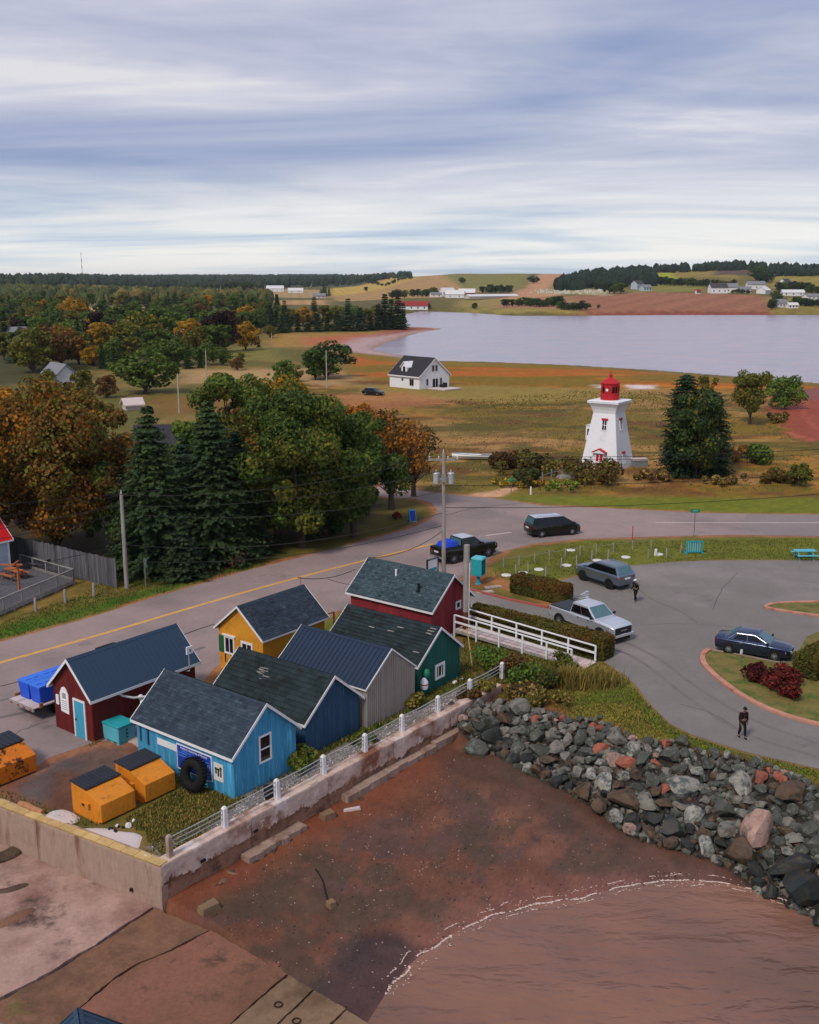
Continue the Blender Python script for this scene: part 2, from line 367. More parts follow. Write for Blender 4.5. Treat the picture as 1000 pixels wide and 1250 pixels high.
def fastmesh(name, V, Q, mats, tint=None, smooth=False, mi=None):
    """numpy quads/tris -> mesh"""
    me = bpy.data.meshes.new(name); n, k = Q.shape
    me.vertices.add(len(V)); me.vertices.foreach_set('co', np.ascontiguousarray(V, np.float32).ravel())
    me.loops.add(n * k); me.loops.foreach_set('vertex_index', np.ascontiguousarray(Q, np.int32).ravel())
    me.polygons.add(n); me.polygons.foreach_set('loop_start', np.arange(0, n * k, k, dtype=np.int32))
    me.update(calc_edges=True)
    for m in mats: me.materials.append(M[m] if isinstance(m, str) else m)
    a = me.attributes.new('tint', 'FLOAT', 'FACE'); a.data.foreach_set('value', np.full(n, .5, np.float32) if tint is None else np.ascontiguousarray(tint, np.float32))
    if mi is not None: me.polygons.foreach_set('material_index', np.ascontiguousarray(mi, np.int32))
    me.polygons.foreach_set('use_smooth', np.full(n, bool(smooth))); me.validate(); return me
def put(name, me, parent=None, loc=None):
    o = bpy.data.objects.new(name, me); COL.objects.link(o)
    if parent: o.parent = parent
    if loc: o.location = loc
    return o
# ================================================================== TERRAIN
SEA = -2.6
def PX(pts, z=0.0): return [xy(u, v, z) for u, v in pts]
WALL_C = ab(-31.0, 23.75)[:2]; WALL_E = ab(-30.75, 48.3)[:2]; WALL_L = ab(-60, 20.1)[:2]
CREST = PX([(588, 861), (613, 857), (663, 866), (694, 877), (727, 879), (784, 905), (820, 905), (856, 917), (910, 926), (955, 941), (1000, 963), (1100, 1005), (1300, 1080)])
TOE = PX([(551, 908), (574, 925), (597, 932), (648, 958), (700, 976), (748, 1004), (769, 1018), (820, 1030), (868, 1042), (895, 1054), (940, 1084), (970, 1098), (1000, 1110), (1100, 1165), (1300, 1260)], -2.3)
SEAWARD = [WALL_L, WALL_C, WALL_E] + CREST + [(90, 30), (90, 2), (-90, 2)]
WATERLINE = PX([(440, 1262), (470, 1215), (500, 1177), (530, 1155), (575, 1127), (640, 1106), (700, 1098), (760, 1082), (820, 1074), (880, 1076), (930, 1088), (1000, 1118), (1150, 1200)], SEA)
SEA_POLY = WATERLINE + [(90, 30), (90, 2), (-4, 2), (-2, 28)]
RAMP_PX = [(-300, 1000), (0, 1010), (202, 1111), (256, 1133), (352, 1189), (404, 1222), (470, 1268), (400, 1500), (-300, 1500)]
RAMP_POLY = PX(RAMP_PX, -1.85)
LAKE = PX([(1250, 480), (1100, 476), (1000, 468), (900, 460), (800, 452), (700, 446), (600, 442), (530, 440.5), (488, 434), (455, 427), (470, 419), (490, 412), (512, 406), (540, 401.5), (520, 400), (496, 399.5), (493, 395), (493, 384),
           (512, 380), (570, 381.5), (600, 383.5), (630, 385.5), (680, 385.5), (800, 384.5), (1000, 384.5), (1250, 385)], SEA)
# far land: rows of (distance, pixel row of the ground there) for a few bearings, turned into heights
_cols = {
 -300: [(430, 0), (900, 4), (1500, -350), (2500, -339.5), (3600, -337), (6000, -338), (12000, -339)],
 0:    [(430, 0), (900, 4), (1500, -352), (2500, -341), (3600, -338), (6000, -338), (12000, -339)],
 250:  [(430, 0), (900, 3), (1500, -357), (2500, -347), (3600, -341), (6000, -338), (12000, -339)],
 420:  [(430, 0), (880, 2), (1400, -362), (2400, -346), (3600, -340), (6000, -338), (12000, -339)],
 500:  [(800, 0), (920, 2), (1400, -359), (2100, -344), (2600, -338), (6000, -338), (12000, -340)],
 560:  [(860, 0), (1000, -371), (1400, -356), (2200, -334), (2700, -335), (6000, -339), (12000, -341)],
 640:  [(820, 0), (1000, -367), (1400, -352), (2200, -333), (2700, -335), (6000, -339), (12000, -341)],
 720:  [(780, 0), (1000, -363), (1400, -348), (2100, -334), (2700, -335), (6000, -339), (12000, -341)],
 800:  [(780, 0), (1000, -358), (1350, -345), (2000, -330), (2600, -333), (6000, -339), (12000, -341)],
 900:  [(780, 0), (1000, -358), (1350, -344), (1900, -325), (2600, -329), (6000, -339), (12000, -341)],
 1000: [(780, 0), (1000, -362), (1350, -343), (1900, -329), (2600, -331), (6000, -339), (12000, -341)],
 1400: [(780, 0), (1000, -362), (1350, -343), (1900, -327), (2600, -331), (6000, -339), (12000, -341)]}
_knots = np.log(np.array([430., 600, 780, 880, 1000, 1150, 1400, 1700, 2000, 2300, 2700, 3600, 6000, 12000]))
_us = np.array(sorted(_cols)); _tab = []
for u in _us:
    q = _cols[int(u)]; ys = np.log([a for a, b in q]); zs = [b if b >= 0 else at_y(500, -b, a)[2] for a, b in q]
    _tab.append(np.interp(_knots, ys, zs))
_tab = np.array(_tab)
def far_h(X, Y):
    U = 500 + FPX * X / (np.maximum(Y, 1) * cP + 4.0); L = np.log(np.clip(Y, 430, 12000))
    iu = np.clip(np.searchsorted(_us, U) - 1, 0, len(_us) - 2); fu = np.clip((U - _us[iu]) / (_us[iu + 1] - _us[iu]), 0, 1); fu = fu * fu * (3 - 2 * fu)
    ik = np.clip(np.searchsorted(_knots, L) - 1, 0, len(_knots) - 2); fk = np.clip((L - _knots[ik]) / (_knots[ik + 1] - _knots[ik]), 0, 1)
    return (_tab[iu, ik] * (1 - fk) + _tab[iu, ik + 1] * fk) * (1 - fu) + (_tab[iu + 1, ik] * (1 - fk) + _tab[iu + 1, ik + 1] * fk) * fu
def height(P):
    P = np.asarray(P, float); X, Y = P[:, 0], P[:, 1]
    h = np.where(Y > 430, far_h(X, Y), 0.0)
    h = h + sstep(110, 200, Y) * (fbm(P, 40, 5) - .5) * .8 * (1 - sstep(380, 440, Y)) + sstep(900, 1500, Y) * (fbm(P, 260, 6) - .5) * 5
    m = Y > 150
    if m.any():
        d = sdf(P[m], LAKE); hm = np.where(d < 0, SEA - np.clip(-d * .02, .05, 1.2), SEA + .04 + np.maximum(d, 0) * .055)
        north = Y[m] > 700; hm = np.where(north & (d > 0), SEA + .1 + d * .12, hm)
        h[m] = np.minimum(h[m], hm)
    n = Y < 95
    if n.any():
        Q = P[n]; s = sdf(Q, SEAWARD); ds = sdf(Q, SEA_POLY)
        beach = SEA + np.where(ds > 0, np.minimum(1.15, .11 * ds), .14 * ds) + (fbm(Q, 1.6, 9) - .5) * .10 * np.clip(ds, 0, 1)
        dc = dline(Q, CREST); rip = -.12 - .45 * dc + (fbm(Q, 1.2, 12) - .5) * .3
        nearc = dline(Q, CREST) < dline(Q, [WALL_C, WALL_E]) * 4
        sea_h = np.where(nearc, np.maximum(beach, rip), beach)
        sea_h = np.where(sdf(Q, RAMP_POLY) < .1, np.minimum(sea_h, -2.35), sea_h)
        h[n] = np.where(s < .34, sea_h, h[n])
    return h
def hz(x, y): return float(height(np.array([[x, y]]))[0])
def at_t(u, v, y0=150.0, y1=9000.0):
    d = ray(u, v); Y = np.geomspace(y0, y1, 3000); X = d[0] / d[1] * Y; Z = CAM_H + d[2] / d[1] * Y
    H_ = height(np.stack([X, Y], 1)); k = np.argmax(Z <= H_)
    if Z[k] > H_[k]: k = len(Y) - 1
    return float(X[k]), float(Y[k]), float(H_[k])
def PT(pts): return [at_t(u, v)[:2] for u, v in pts]
# roads as polygons (used for the sheets and for the worn verge beside them)
ROAD_PX = [(-260, 878), (-60, 801), (0, 784), (100, 757), (200, 726), (300, 697), (400, 672), (450, 659), (500, 646), (526, 634), (535, 624), (527, 614), (508, 609), (470, 607), (440, 600), (470, 592), (505, 598), (540, 603), (600, 608), (660, 617), (750, 621), (850, 626),
           (1000, 629), (1200, 631), (1200, 658), (1000, 655), (900, 653), (800, 655), (710, 658), (650, 664), (610, 674), (570, 700), (545, 715), (480, 738), (415, 745), (330, 790), (300, 800), (262, 815), (235, 850), (200, 905), (120, 905), (60, 925), (40, 940), (0, 930), (-260, 1000)]
ROAD = PX(ROAD_PX)
LOT_PX = [(560, 716), (580, 722), (620, 732), (669, 742), (682, 740), (700, 735), (693, 722), (680, 710), (704, 704), (740, 696), (774, 690.5), (820, 686.5), (860, 684.5), (910, 684), (1000, 684.5), (1200, 686), (1200, 1010), (1000, 939), (909, 918), (844, 897), (818, 884),
          (792, 858), (779, 840), (766, 827), (753, 819), (737, 808), (728, 800), (560, 745)]
LOT = PX(LOT_PX)
ISL1_PX = [(866, 794), (860, 797), (857, 803), (859, 812), (872, 825.5), (895, 843.5), (917.5, 857), (940, 867.5), (962.5, 876), (1000, 886), (1150, 915), (1150, 752), (1010, 768), (985, 778), (968, 808), (955, 810), (940, 808), (902, 800)]
ISL2_PX = [(933, 742), (946, 737), (1000, 735.5), (1100, 735), (1150, 770), (1100, 764), (1000, 753), (964, 748)]
ISL1, ISL2 = PX(ISL1_PX), PX(ISL2_PX)
# ---- ground sheet
ys = np.concatenate([np.arange(15, 100, .20), np.geomspace(100, 420, 190)[:], np.geomspace(424, 12000, 300)])
ts = np.concatenate([np.linspace(-1.1, -.46, 40)[:-1], np.linspace(-.46, .46, 380), np.linspace(.46, 1.1, 40)[1:]])
GX = (ys[:, None] * ts[None, :]); GY = np.repeat(ys[:, None], len(ts), 1); P = np.stack([GX.ravel(), GY.ravel()], 1)
Hh = height(P); NX = len(ts); NY = len(ys)
C = np.zeros((len(P), 4), np.float32)
nA, nB, nC = fbm(P, 9, 1), fbm(P, 2.2, 2), fbm(P, 45, 3, 5)
def lin(c): return np.array(S(*c))
def paint(mask, c): C[:, :3] = C[:, :3] * (1 - mask[:, None]) + lin(c) * mask[:, None]
def zone(poly, c, feather=1.0, wob=1.0, sel=None, amt=1.0, wet=None):
    poly = np.asarray(poly); lo, hi = poly.min(0) - 4 * feather - 3 * wob, poly.max(0) + 4 * feather + 3 * wob
    k = np.where((P[:, 0] > lo[0]) & (P[:, 0] < hi[0]) & (P[:, 1] > lo[1]) & (P[:, 1] < hi[1]))[0]
    if not len(k): return
    s = sdf(P[k], poly) + (nB[k] - .5) * 2 * wob + (nA[k] - .5) * wob
    a = (1 - sstep(-feather, feather, s)) * amt
    if callable(sel): a = a * sel(k)
    C[k, :3] = C[k, :3] * (1 - a[:, None]) + lin(c) * a[:, None]
    if wet is not None: C[k, 3] = np.maximum(C[k, 3], a * wet)
far = sstep(300, 900, P[:, 1])
paint(np.ones(len(P)), (92, 84, 42))
paint(sstep(.45, .62, nA), (120, 100, 56)); paint(sstep(.52, .66, nB) * .5, (74, 80, 34))
# broad meadow between road and harbour
MEADOW = PX([(480, 602), (1200, 612), (1300, 476), (1000, 474), (700, 452), (430, 452), (300, 470), (250, 560)])
zone(MEADOW, (116, 92, 42), 4, 6)
for q, c, s_, in (((.42, .56), (156, 112, 58), nA), ((.50, .62), (88, 78, 30), nB), ((.55, .68), (152, 118, 80), nC)):
    zone(MEADOW, c, 4, 6, sel=lambda k, q=q, s_=s_: sstep(q[0], q[1], s_[k]) * .8)
zone(PT([(545, 500), (830, 500), (800, 545), (640, 535), (540, 535)]), (86, 78, 34), 3, 6, amt=.75)
for sd_n, cc, th in ((61, (112, 92, 40), .5), (62, (76, 70, 30), .54), (63, (150, 116, 74), .6), (64, (94, 62, 36), .6)): zone(MEADOW, cc, 4, 4, sel=lambda k, s_=sd_n, t_=th: sstep(t_, t_ + .07, fbm(P[k] * [.45, 1], 5.5, s_)) * .8)
zone(PT([(545, 535), (700, 540), (690, 560), (640, 568), (560, 578), (540, 560)]), (148, 112, 72), 2, 4, amt=.8)
zone(PT([(430, 470), (720, 472), (800, 482), (640, 492), (560, 489), (440, 488)]), (132, 114, 62), 4, 4, amt=.85)
zone(PT([(400, 482), (500, 478), (560, 492), (470, 500), (405, 496)]), (158, 104, 74), 3, 3, amt=.6)
ORANGE = PT([(425, 432), (470, 436), (530, 442), (700, 448), (800, 455), (1000, 472), (1000, 480), (900, 476), (760, 474), (640, 470), (430, 464)])
zone(ORANGE, (152, 90, 38), 4, 6); zone(PT([(430, 428), (480, 436), (540, 442), (700, 447), (700, 451), (540, 447), (470, 441), (430, 434)]), (120, 96, 34), 3, 3)
zone(ORANGE, (176, 108, 52), 4, 6, sel=lambda k: sstep(.45, .6, nC[k]) * .9); zone(ORANGE, (112, 90, 32), 4, 6, sel=lambda k: sstep(.52, .60, fbm(P[k] * [.25, 1], 12, 8)))
zone(PT([(760, 470), (800, 470), (800, 475), (770, 475)]), (200, 190, 186), 1.5, 1.5); zone(PT([(728, 470), (745, 470), (745, 474), (730, 474)]), (200, 190, 186), 1.5, 1.5)
# left fields
zone(PT([(220, 452), (400, 450), (440, 462), (420, 470), (230, 468)]), (156, 128, 92), 5, 5); zone(PT([(330, 408), (490, 404), (500, 408), (430, 424), (320, 424)]), (150, 116, 66), 6, 6, amt=.8)
zone(PT([(370, 412), (440, 408), (490, 406), (440, 418), (400, 424), (370, 420)]), (160, 92, 70), 5, 5, amt=.8); zone(PT([(270, 425), (330, 423), (340, 440), (270, 440)]), (112, 106, 54), 5, 5)
zone(PT([(-200, 372), (330, 372), (326, 408), (250, 412), (225, 440), (130, 445), (60, 470), (-200, 480)]), (58, 58, 30), 8, 10, amt=.9)
zone(PT([(180, 485), (300, 482), (300, 500), (200, 510)]), (110, 84, 44), 3, 3)
MUD = PT([(400, 424), (440, 412), (490, 404), (545, 400.5), (540, 402.5), (500, 408), (470, 418), (456, 426), (488, 434), (520, 440), (470, 434), (430, 430)])
zone(MUD, (168, 140, 136), 6, 4, wet=.8)
zone(PT([(490, 398), (546, 399), (546, 401.5), (512, 404), (480, 408), (450, 412), (470, 404)]), (140, 84, 66), 4, 3, amt=.9)
# red clay shore at the side of the point
zone(PT([(945, 480), (1000, 474), (1200, 480), (1200, 615), (985, 612), (968, 590), (975, 545), (955, 520), (940, 500)]), (134, 70, 54), 1.5, 2.5, wet=.25)
zone(PT([(945, 478), (1000, 474), (1200, 478), (1200, 490), (985, 488)]), (120, 70, 66), 2, 2, wet=.5)
for ln in ([(972, 482), (982, 490), (979, 505), (990, 518), (1005, 524)], [(962, 528), (985, 535), (1010, 548)], [(958, 540), (985, 545), (1010, 556)]):
    zone(PT(ln + [(u + 3, v + 3) for u, v in ln[::-1]]), (172, 96, 76), .6, 1.2, amt=.7)
# far-shore farmland
far_fields = [
 ([(560, 383), (1000, 383), (1000, 366), (560, 366)], (124, 112, 60)),
 ([(700, 384.5), (850, 384.5), (946, 384.5), (936, 362), (880, 358.5), (760, 358.5), (690, 362), (712, 372)], (136, 94, 72)),
 ([(700, 385), (946, 385), (946, 381), (800, 380.5), (700, 382)], (120, 66, 50)),
 ([(600, 376), (715, 378), (690, 362), (640, 362), (600, 368)], (146, 108, 84)), ([(600, 384), (715, 384), (700, 378), (610, 378)], (138, 122, 66)),
 ([(410, 368), (560, 362), (600, 352), (560, 337), (508, 337), (404, 362)], (152, 122, 82)), ([(404, 352), (470, 343), (500, 337), (508, 340), (470, 352), (404, 362)], (166, 140, 76)),
 ([(560, 350), (630, 358), (668, 334), (560, 333.5), (510, 337)], (112, 108, 58)), ([(610, 366), (690, 360), (670, 352), (720, 333), (684, 332), (640, 352)], (168, 128, 98)),
 ([(560, 375), (625, 372), (640, 364), (560, 368)], (134, 116, 70)),
 ([(785, 342), (830, 340), (824, 333), (800, 333)], (140, 146, 50)), ([(770, 358), (860, 356), (860, 346), (780, 346)], (116, 112, 56)), ([(820, 338), (900, 340), (890, 325), (830, 328)], (128, 112, 58)),
 ([(940, 352), (1010, 352), (1010, 336), (945, 336)], (132, 118, 62)), ([(870, 336), (930, 336), (925, 328), (875, 330)], (84, 68, 56)),
 ([(240, 362), (400, 364), (400, 354), (330, 353), (250, 357)], (150, 126, 90)), ([(300, 372), (400, 372), (400, 366), (300, 367)], (160, 128, 92)), ([(60, 380), (190, 382), (190, 375), (62, 375)], (176, 136, 92)), ([(58, 360), (108, 358), (100, 351), (58, 351)], (166, 138, 104)),
 ([(944, 384), (1010, 384), (1010, 376), (944, 377)], (120, 104, 52)), ([(650, 358), (745, 361), (745, 353), (660, 353)], (150, 140, 108))]
zone([(-9000, 1900), (9000, 1900), (9000, 12000), (-9000, 12000)], (60, 64, 46), 80, 60)
zone([(-9000, 600), (60, 600), (-60, 2000), (-9000, 2000)], (86, 82, 46), 60, 40)
for q, c in far_fields: zone(PT(q), c, 7, 8)
# near village
zone(PX([(-260, 860), (-60, 800), (0, 783), (130, 747), (240, 713), (330, 690), (320, 672), (160, 725), (0, 765), (-260, 820)]), (60, 92, 26), 1.2, 1.0)
zone(PX([(150, 725), (330, 690), (520, 640), (528, 622), (500, 616), (440, 640), (300, 665), (150, 700)]), (84, 76, 32), 1.2, 1.2)
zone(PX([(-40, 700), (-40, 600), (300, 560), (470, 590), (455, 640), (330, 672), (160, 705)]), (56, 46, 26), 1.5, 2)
zone(PX([(480, 603), (1200, 611), (1200, 632), (1000, 630), (750, 622), (600, 609), (540, 603)]), (98, 102, 36), 1.0, 1.2)
zone(PX([(545, 585), (620, 590), (700, 598), (600, 608), (540, 603)]), (112, 98, 48), 1.0, 1.5, amt=.7)
zone(PX([(560, 606), (600, 600), (622, 594), (650, 585), (656, 588), (630, 598), (612, 607)]), (182, 146, 118), .5, .5)
zone(PX([(600, 690), (700, 660), (1000, 656), (1200, 660), (1200, 685), (870, 684), (700, 704), (640, 715)]), (96, 98, 40), .8, 1.0)
zone(PX([(590, 712), (640, 728), (670, 741), (700, 736), (690, 728), (640, 715), (600, 702)]), (150, 104, 70), .5, .5)
zone(PX([(565, 700), (590, 700), (600, 714), (575, 722)]), (136, 70, 54), .4, .4)
YARD = PX([(240, 880), (560, 700), (640, 735), (740, 800), (760, 830), (620, 860), (612, 835), (205, 1058), (-100, 950), (60, 900)])
zone(YARD, (82, 78, 40), .6, 1.0); zone(YARD, (118, 92, 58), .6, 1, sel=lambda k: sstep(.5, .66, nB[k]) * .7)
zone(PX([(430, 750), (420, 735), (400, 745), (350, 780), (330, 860), (420, 800)]), (78, 92, 34), .5, .8, amt=.7)
DIRT = PX([(45, 935), (100, 902), (170, 905), (196, 925), (180, 960), (110, 985), (40, 985), (-40, 965), (-60, 930)])
zone(DIRT, (98, 78, 70), .6, .8); zone(DIRT, (112, 74, 56), .6, .8, sel=lambda k: sstep(.42, .6, nB[k])); zone(PX([(40, 940), (90, 925), (110, 950), (60, 975), (0, 965)]), (82, 76, 76), .7, .8, amt=.8)
zone(PX([(70, 945), (95, 945), (92, 990), (60, 992)]), (96, 62, 48), .5, .6, amt=.8)
zone(PX([(150, 1000), (230, 960), (290, 980), (230, 1030), (205, 1050)]), (104, 92, 44), .7, .8); zone(PX([(170, 1010), (215, 965), (260, 975), (200, 1035)]), (72, 86, 32), .7, .9, amt=.7)
zone([ab(-32.9, 24.4)[:2], ab(-32.75, 43.5)[:2], ab(-32.6, 47.4)[:2], ab(-31.1, 48)[:2], ab(-31.2, 24.2)[:2]], (120, 112, 108), .25, .3)
for q in ([(-32.9, 33.6), (-32.9, 34.5), (-32.3, 34.6), (-32.2, 33.4)], [(-33, 38.7), (-33, 42.5), (-32.5, 42), (-32.5, 38.5)], [(-33, 43), (-33, 47.8), (-32.4, 47), (-32.6, 43)], [(-33.2, 26.0), (-33.0, 29.3), (-32.5, 29.0), (-32.4, 26.4)]):
    zone([ab(*p)[:2] for p in q], (84, 86, 38), .3, .4)
BANK = CREST[:9] + PX([(1000, 963), (1000, 940), (909, 920), (844, 899), (792, 860), (766, 829), (740, 810), (700, 812), (640, 800), (580, 830)])
zone(BANK, (112, 104, 48), .5, .8); zone(PX([(700, 860), (760, 828), (792, 860), (844, 899), (909, 920), (1000, 940), (1000, 950), (900, 930), (830, 905), (770, 860)]), (72, 98, 28), .5, .6, amt=.85)
zone(PX([(560, 830), (600, 800), (650, 800), (690, 830), (650, 860), (600, 856)]), (92, 78, 40), .5, .8); zone(PX([(570, 880), (590, 845), (625, 856), (600, 870)]), (132, 66, 44), .4, .5)
zone(PX([(640, 868), (700, 870), (680, 850), (650, 856)]), (120, 72, 48), .4, .5, amt=.8)
for I in (ISL1, ISL2): zone(I, (118, 104, 58), .3, .2); zone(I, (84, 96, 38), .3, .3, sel=lambda k: sstep(.5, .6, nB[k]))
zone(PX([(930, 840), (1000, 835), (1100, 850), (1100, 895), (1000, 880), (950, 860)]), (150, 118, 84), .7, .8, amt=.8)
# worn red-dirt verge beside the roads
k = np.where((P[:, 1] < 130) & (P[:, 1] > 30))[0]; s = sdf(P[k], ROAD); a = (1 - sstep(.1, .9, s + (nB[k] - .5) * 1.6)) * .75 * (sdf(P[k], LOT) > .4)
C[k, :3] = C[k, :3] * (1 - a[:, None]) + lin((158, 108, 84)) * a[:, None]
s = sdf(P[k], LOT); a = (1 - sstep(.0, .35, s + (nB[k] - .5) * .5)) * .6; C[k, :3] = C[k, :3] * (1 - a[:, None]) + lin((138, 102, 78)) * a[:, None]
# beach
k = np.where(P[:, 1] < 70)[0]; sw = sdf(P[k], SEAWARD); ds = sdf(P[k], SEA_POLY); dw = dline(P[k], [WALL_C, WALL_E]); kk = sw < .4
bc = np.tile(lin((96, 64, 50)), (len(k), 1)); n1_, n2_ = nA[k], nB[k]
def bm(a, c): global bc; bc = bc * (1 - a[:, None]) + lin(c) * a[:, None]
bm(sstep(.48, .60, fbm(P[k], 3.2, 21)), (108, 74, 60)); bm(sstep(.50, .62, fbm(P[k], 2.2, 25)), (84, 62, 56)); bm(sstep(.55, .65, n2_) * .8, (70, 56, 44))
bm((1 - sstep(.6, 2.6, dw + (n2_ - .5) * 1.5)) * .7, (116, 66, 48))
bm((1 - sstep(.2, 2.2, ds + (n2_ - .5) * 2)) * .8, (116, 78, 68)); bm((1 - sstep(2.0, 4.5, dline(P[k], TOE) + (n2_ - .5) * 3)) * .6, (66, 52, 44))
bm((1 - sstep(.8, 1.8, dline(P[k], PX([(470, 1150), (440, 1190), (420, 1210)], -2))) ) * .7, (46, 40, 42))
dcr = dline(P[k], CREST); onrip = (dcr < 6.5) & (sdf(P[k], CREST + TOE[::-1]) < .3); bm(onrip * .9, (44, 42, 40))
C[k[kk], :3] = bc[kk]; C[k[kk], 3] = np.clip(.95 - ds[kk] * .06 + (n2_[kk] - .5) * .7, .0, .95)
# grain
lum = C[:, :3].mean(1, keepdims=True); C[:, :3] = np.clip(lum + (C[:, :3] - lum) * 1.14, .004, 1) * 1.06
fy = P[:, 1] > 760; C[fy, :3] *= (1 + .10 * np.sin(P[fy, 0] * .55 + P[fy, 1] * .06) + .08 * np.sin(P[fy, 0] * .21 - P[fy, 1] * .11))[:, None]
g = 1 + (rng.random(len(P)) - .5) * .22 + (nB - .5) * .35 + (fbm(P, .7, 31, 2) - .5) * .35 * (P[:, 1] < 160); C[:, :3] *= g[:, None]
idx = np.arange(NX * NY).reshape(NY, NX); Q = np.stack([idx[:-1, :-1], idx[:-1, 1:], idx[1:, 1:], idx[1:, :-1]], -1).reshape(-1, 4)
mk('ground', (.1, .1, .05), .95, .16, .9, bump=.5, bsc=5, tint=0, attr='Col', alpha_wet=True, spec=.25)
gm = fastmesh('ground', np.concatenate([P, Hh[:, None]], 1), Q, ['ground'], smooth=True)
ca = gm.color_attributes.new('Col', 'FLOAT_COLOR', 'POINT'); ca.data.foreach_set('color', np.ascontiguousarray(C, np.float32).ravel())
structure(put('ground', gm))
# ---- water
def water_mat(name, c, scales, strength, rough, ior=1.33, stretch=(1, 1, 1), c2=None):
    m = bpy.data.materials.new(name); m.use_nodes = True; N, L = m.node_tree.nodes, m.node_tree.links; p = N['Principled BSDF']
    p.inputs['Base Color'].default_value = (*c, 1); p.inputs['Roughness'].default_value = rough; p.inputs['IOR'].default_value = ior; p.inputs['Specular IOR Level'].default_value = .5
    t = N.new('ShaderNodeTexCoord'); mp = N.new('ShaderNodeMapping'); mp.inputs['Scale'].default_value = stretch; mp.inputs['Rotation'].default_value = (0, 0, -.35); L.new(t.outputs['Object'], mp.inputs[0]); prev = None
    for sc_, st in zip(scales, strength):
        n = N.new('ShaderNodeTexNoise'); n.inputs['Scale'].default_value = sc_; n.inputs['Detail'].default_value = 4; n.inputs['Distortion'].default_value = .4; L.new(mp.outputs[0], n.inputs[0])
        b = N.new('ShaderNodeBump'); b.inputs['Strength'].default_value = st; b.inputs['Distance'].default_value = .30 / sc_; L.new(n.outputs[0], b.inputs['Height'])
        if prev: L.new(prev, b.inputs['Normal'])
        prev = b.outputs[0]
    L.new(prev, p.inputs['Normal'])
    if c2:
        n = N.new('ShaderNodeTexNoise'); n.inputs['Scale'].default_value = .12; n.inputs['Detail'].default_value = 4; L.new(t.outputs['Object'], n.inputs[0])
        mx = N.new('ShaderNodeMix'); mx.data_type = 'RGBA'; r = N.new('ShaderNodeMapRange'); r.inputs[1].default_value = .4; r.inputs[2].default_value = .6; L.new(n.outputs[0], r.inputs[0]); L.new(r.outputs[0], mx.inputs[0])
        mx.inputs[6].default_value = (*c, 1); mx.inputs[7].default_value = (*c2, 1); L.new(mx.outputs[2], p.inputs['Base Color'])
    M[name] = m
water_mat('water_sea', S(134, 96, 80), (.30, 1.1, 3.4), (.6, .65, .5), .08, stretch=(.55, 1.3, 1), c2=S(112, 84, 74))
water_mat('water_lake', S(150, 146, 160), (.06, .4), (.16, .12), .22, stretch=(.30, 1.2, 1), c2=S(164, 148, 158))
structure(MB().add([(-40, 4, SEA), (110, 4, SEA), (110, 62, SEA), (-40, 62, SEA)], [(0, 1, 2, 3)]).build('sea', 'water_sea'))
structure(MB().add([(-260, 200, SEA), (900, 200, SEA), (900, 960, SEA), (-260, 960, SEA)], [(0, 1, 2, 3)]).build('harbour_water', 'water_lake'))
# ---- road, car park, markings, kerbs
def sheet(name, pts, z, mat, t=.5):
    n = len(pts); return MB().add([(x, y, z) for x, y in pts], [tuple(range(n))], 0, t).build(name, mat)
def strip(pts, w):
    pts = [Vector((p[0], p[1], 0)) for p in pts]; L = []; R = []
    for i, p in enumerate(pts):
        d = (pts[min(i + 1, len(pts) - 1)] - pts[max(i - 1, 0)]).normalized(); n = Vector((-d.y, d.x, 0)); L.append(p + n * w / 2); R.append(p - n * w / 2)
    return L, R
def ribbon(mb, pts, w, z, mi=0):
    L, R = strip(pts, w); n = len(L); vs = [(p.x, p.y, z) for p in L] + [(p.x, p.y, z) for p in R]
    mb.add(vs, [(i + n, i + 1 + n, i + 1, i) for i in range(n - 1)], mi); return mb
def ccw(p): a = sum(p[i - 1][0] * p[i][1] - p[i][0] * p[i - 1][1] for i in range(len(p))); return p if a > 0 else p[::-1]
structure(sheet('road', ccw(ROAD), .012, 'road')); structure(sheet('car_park', ccw(LOT), .018, 'lot'))
for I, nm in ((ISL1, 'traffic_island'), (ISL2, 'traffic_island')):
    pass
cl = PX([(-200, 874), (-60, 827), (0, 809), (120, 776), (250, 737), (340, 711.5), (400, 696), (437, 686.5), (500, 671), (529, 664)])
def smooth_line(p, k=3):
    for _ in range(k):
        q = [p[0]]
        for a, b in zip(p[:-1], p[1:]): q += [(a[0] * .75 + b[0] * .25, a[1] * .75 + b[1] * .25), (a[0] * .25 + b[0] * .75, a[1] * .25 + b[1] * .75)]
        p = q + [p[-1]]
    return p
cls = smooth_line(cl)
mb = MB(); ribbon(mb, [(x + .0, y + .0) for x, y in cls], .34, .018); structure(mb.build('centre_line', 'paint_yellow'))
mb = MB(); ribbon(mb, PX([(593, 654), (608, 652), (624, 650)]), .2, .018); ribbon(mb, PX([(800, 638), (900, 638.3), (1000, 638.3), (1200, 639)]), .17, .018); structure(mb.build('lane_marking', 'paint_white'))
mb = MB(); ribbon(mb, smooth_line(PX([(540, 628), (552, 628), (562, 623.5), (590, 619), (620, 616), (640, 614)])), .10, .016)
ribbon(mb, smooth_line(PX([(222, 776), (232, 772), (246, 767), (262, 762)])), .12, .016); ribbon(mb, smooth_line(PX([(400, 707), (420, 713), (445, 716), (470, 714)])), .1, .016); ribbon(mb, smooth_line(PX([(0, 838), (25, 832), (45, 823), (70, 815)])), .10, .016)
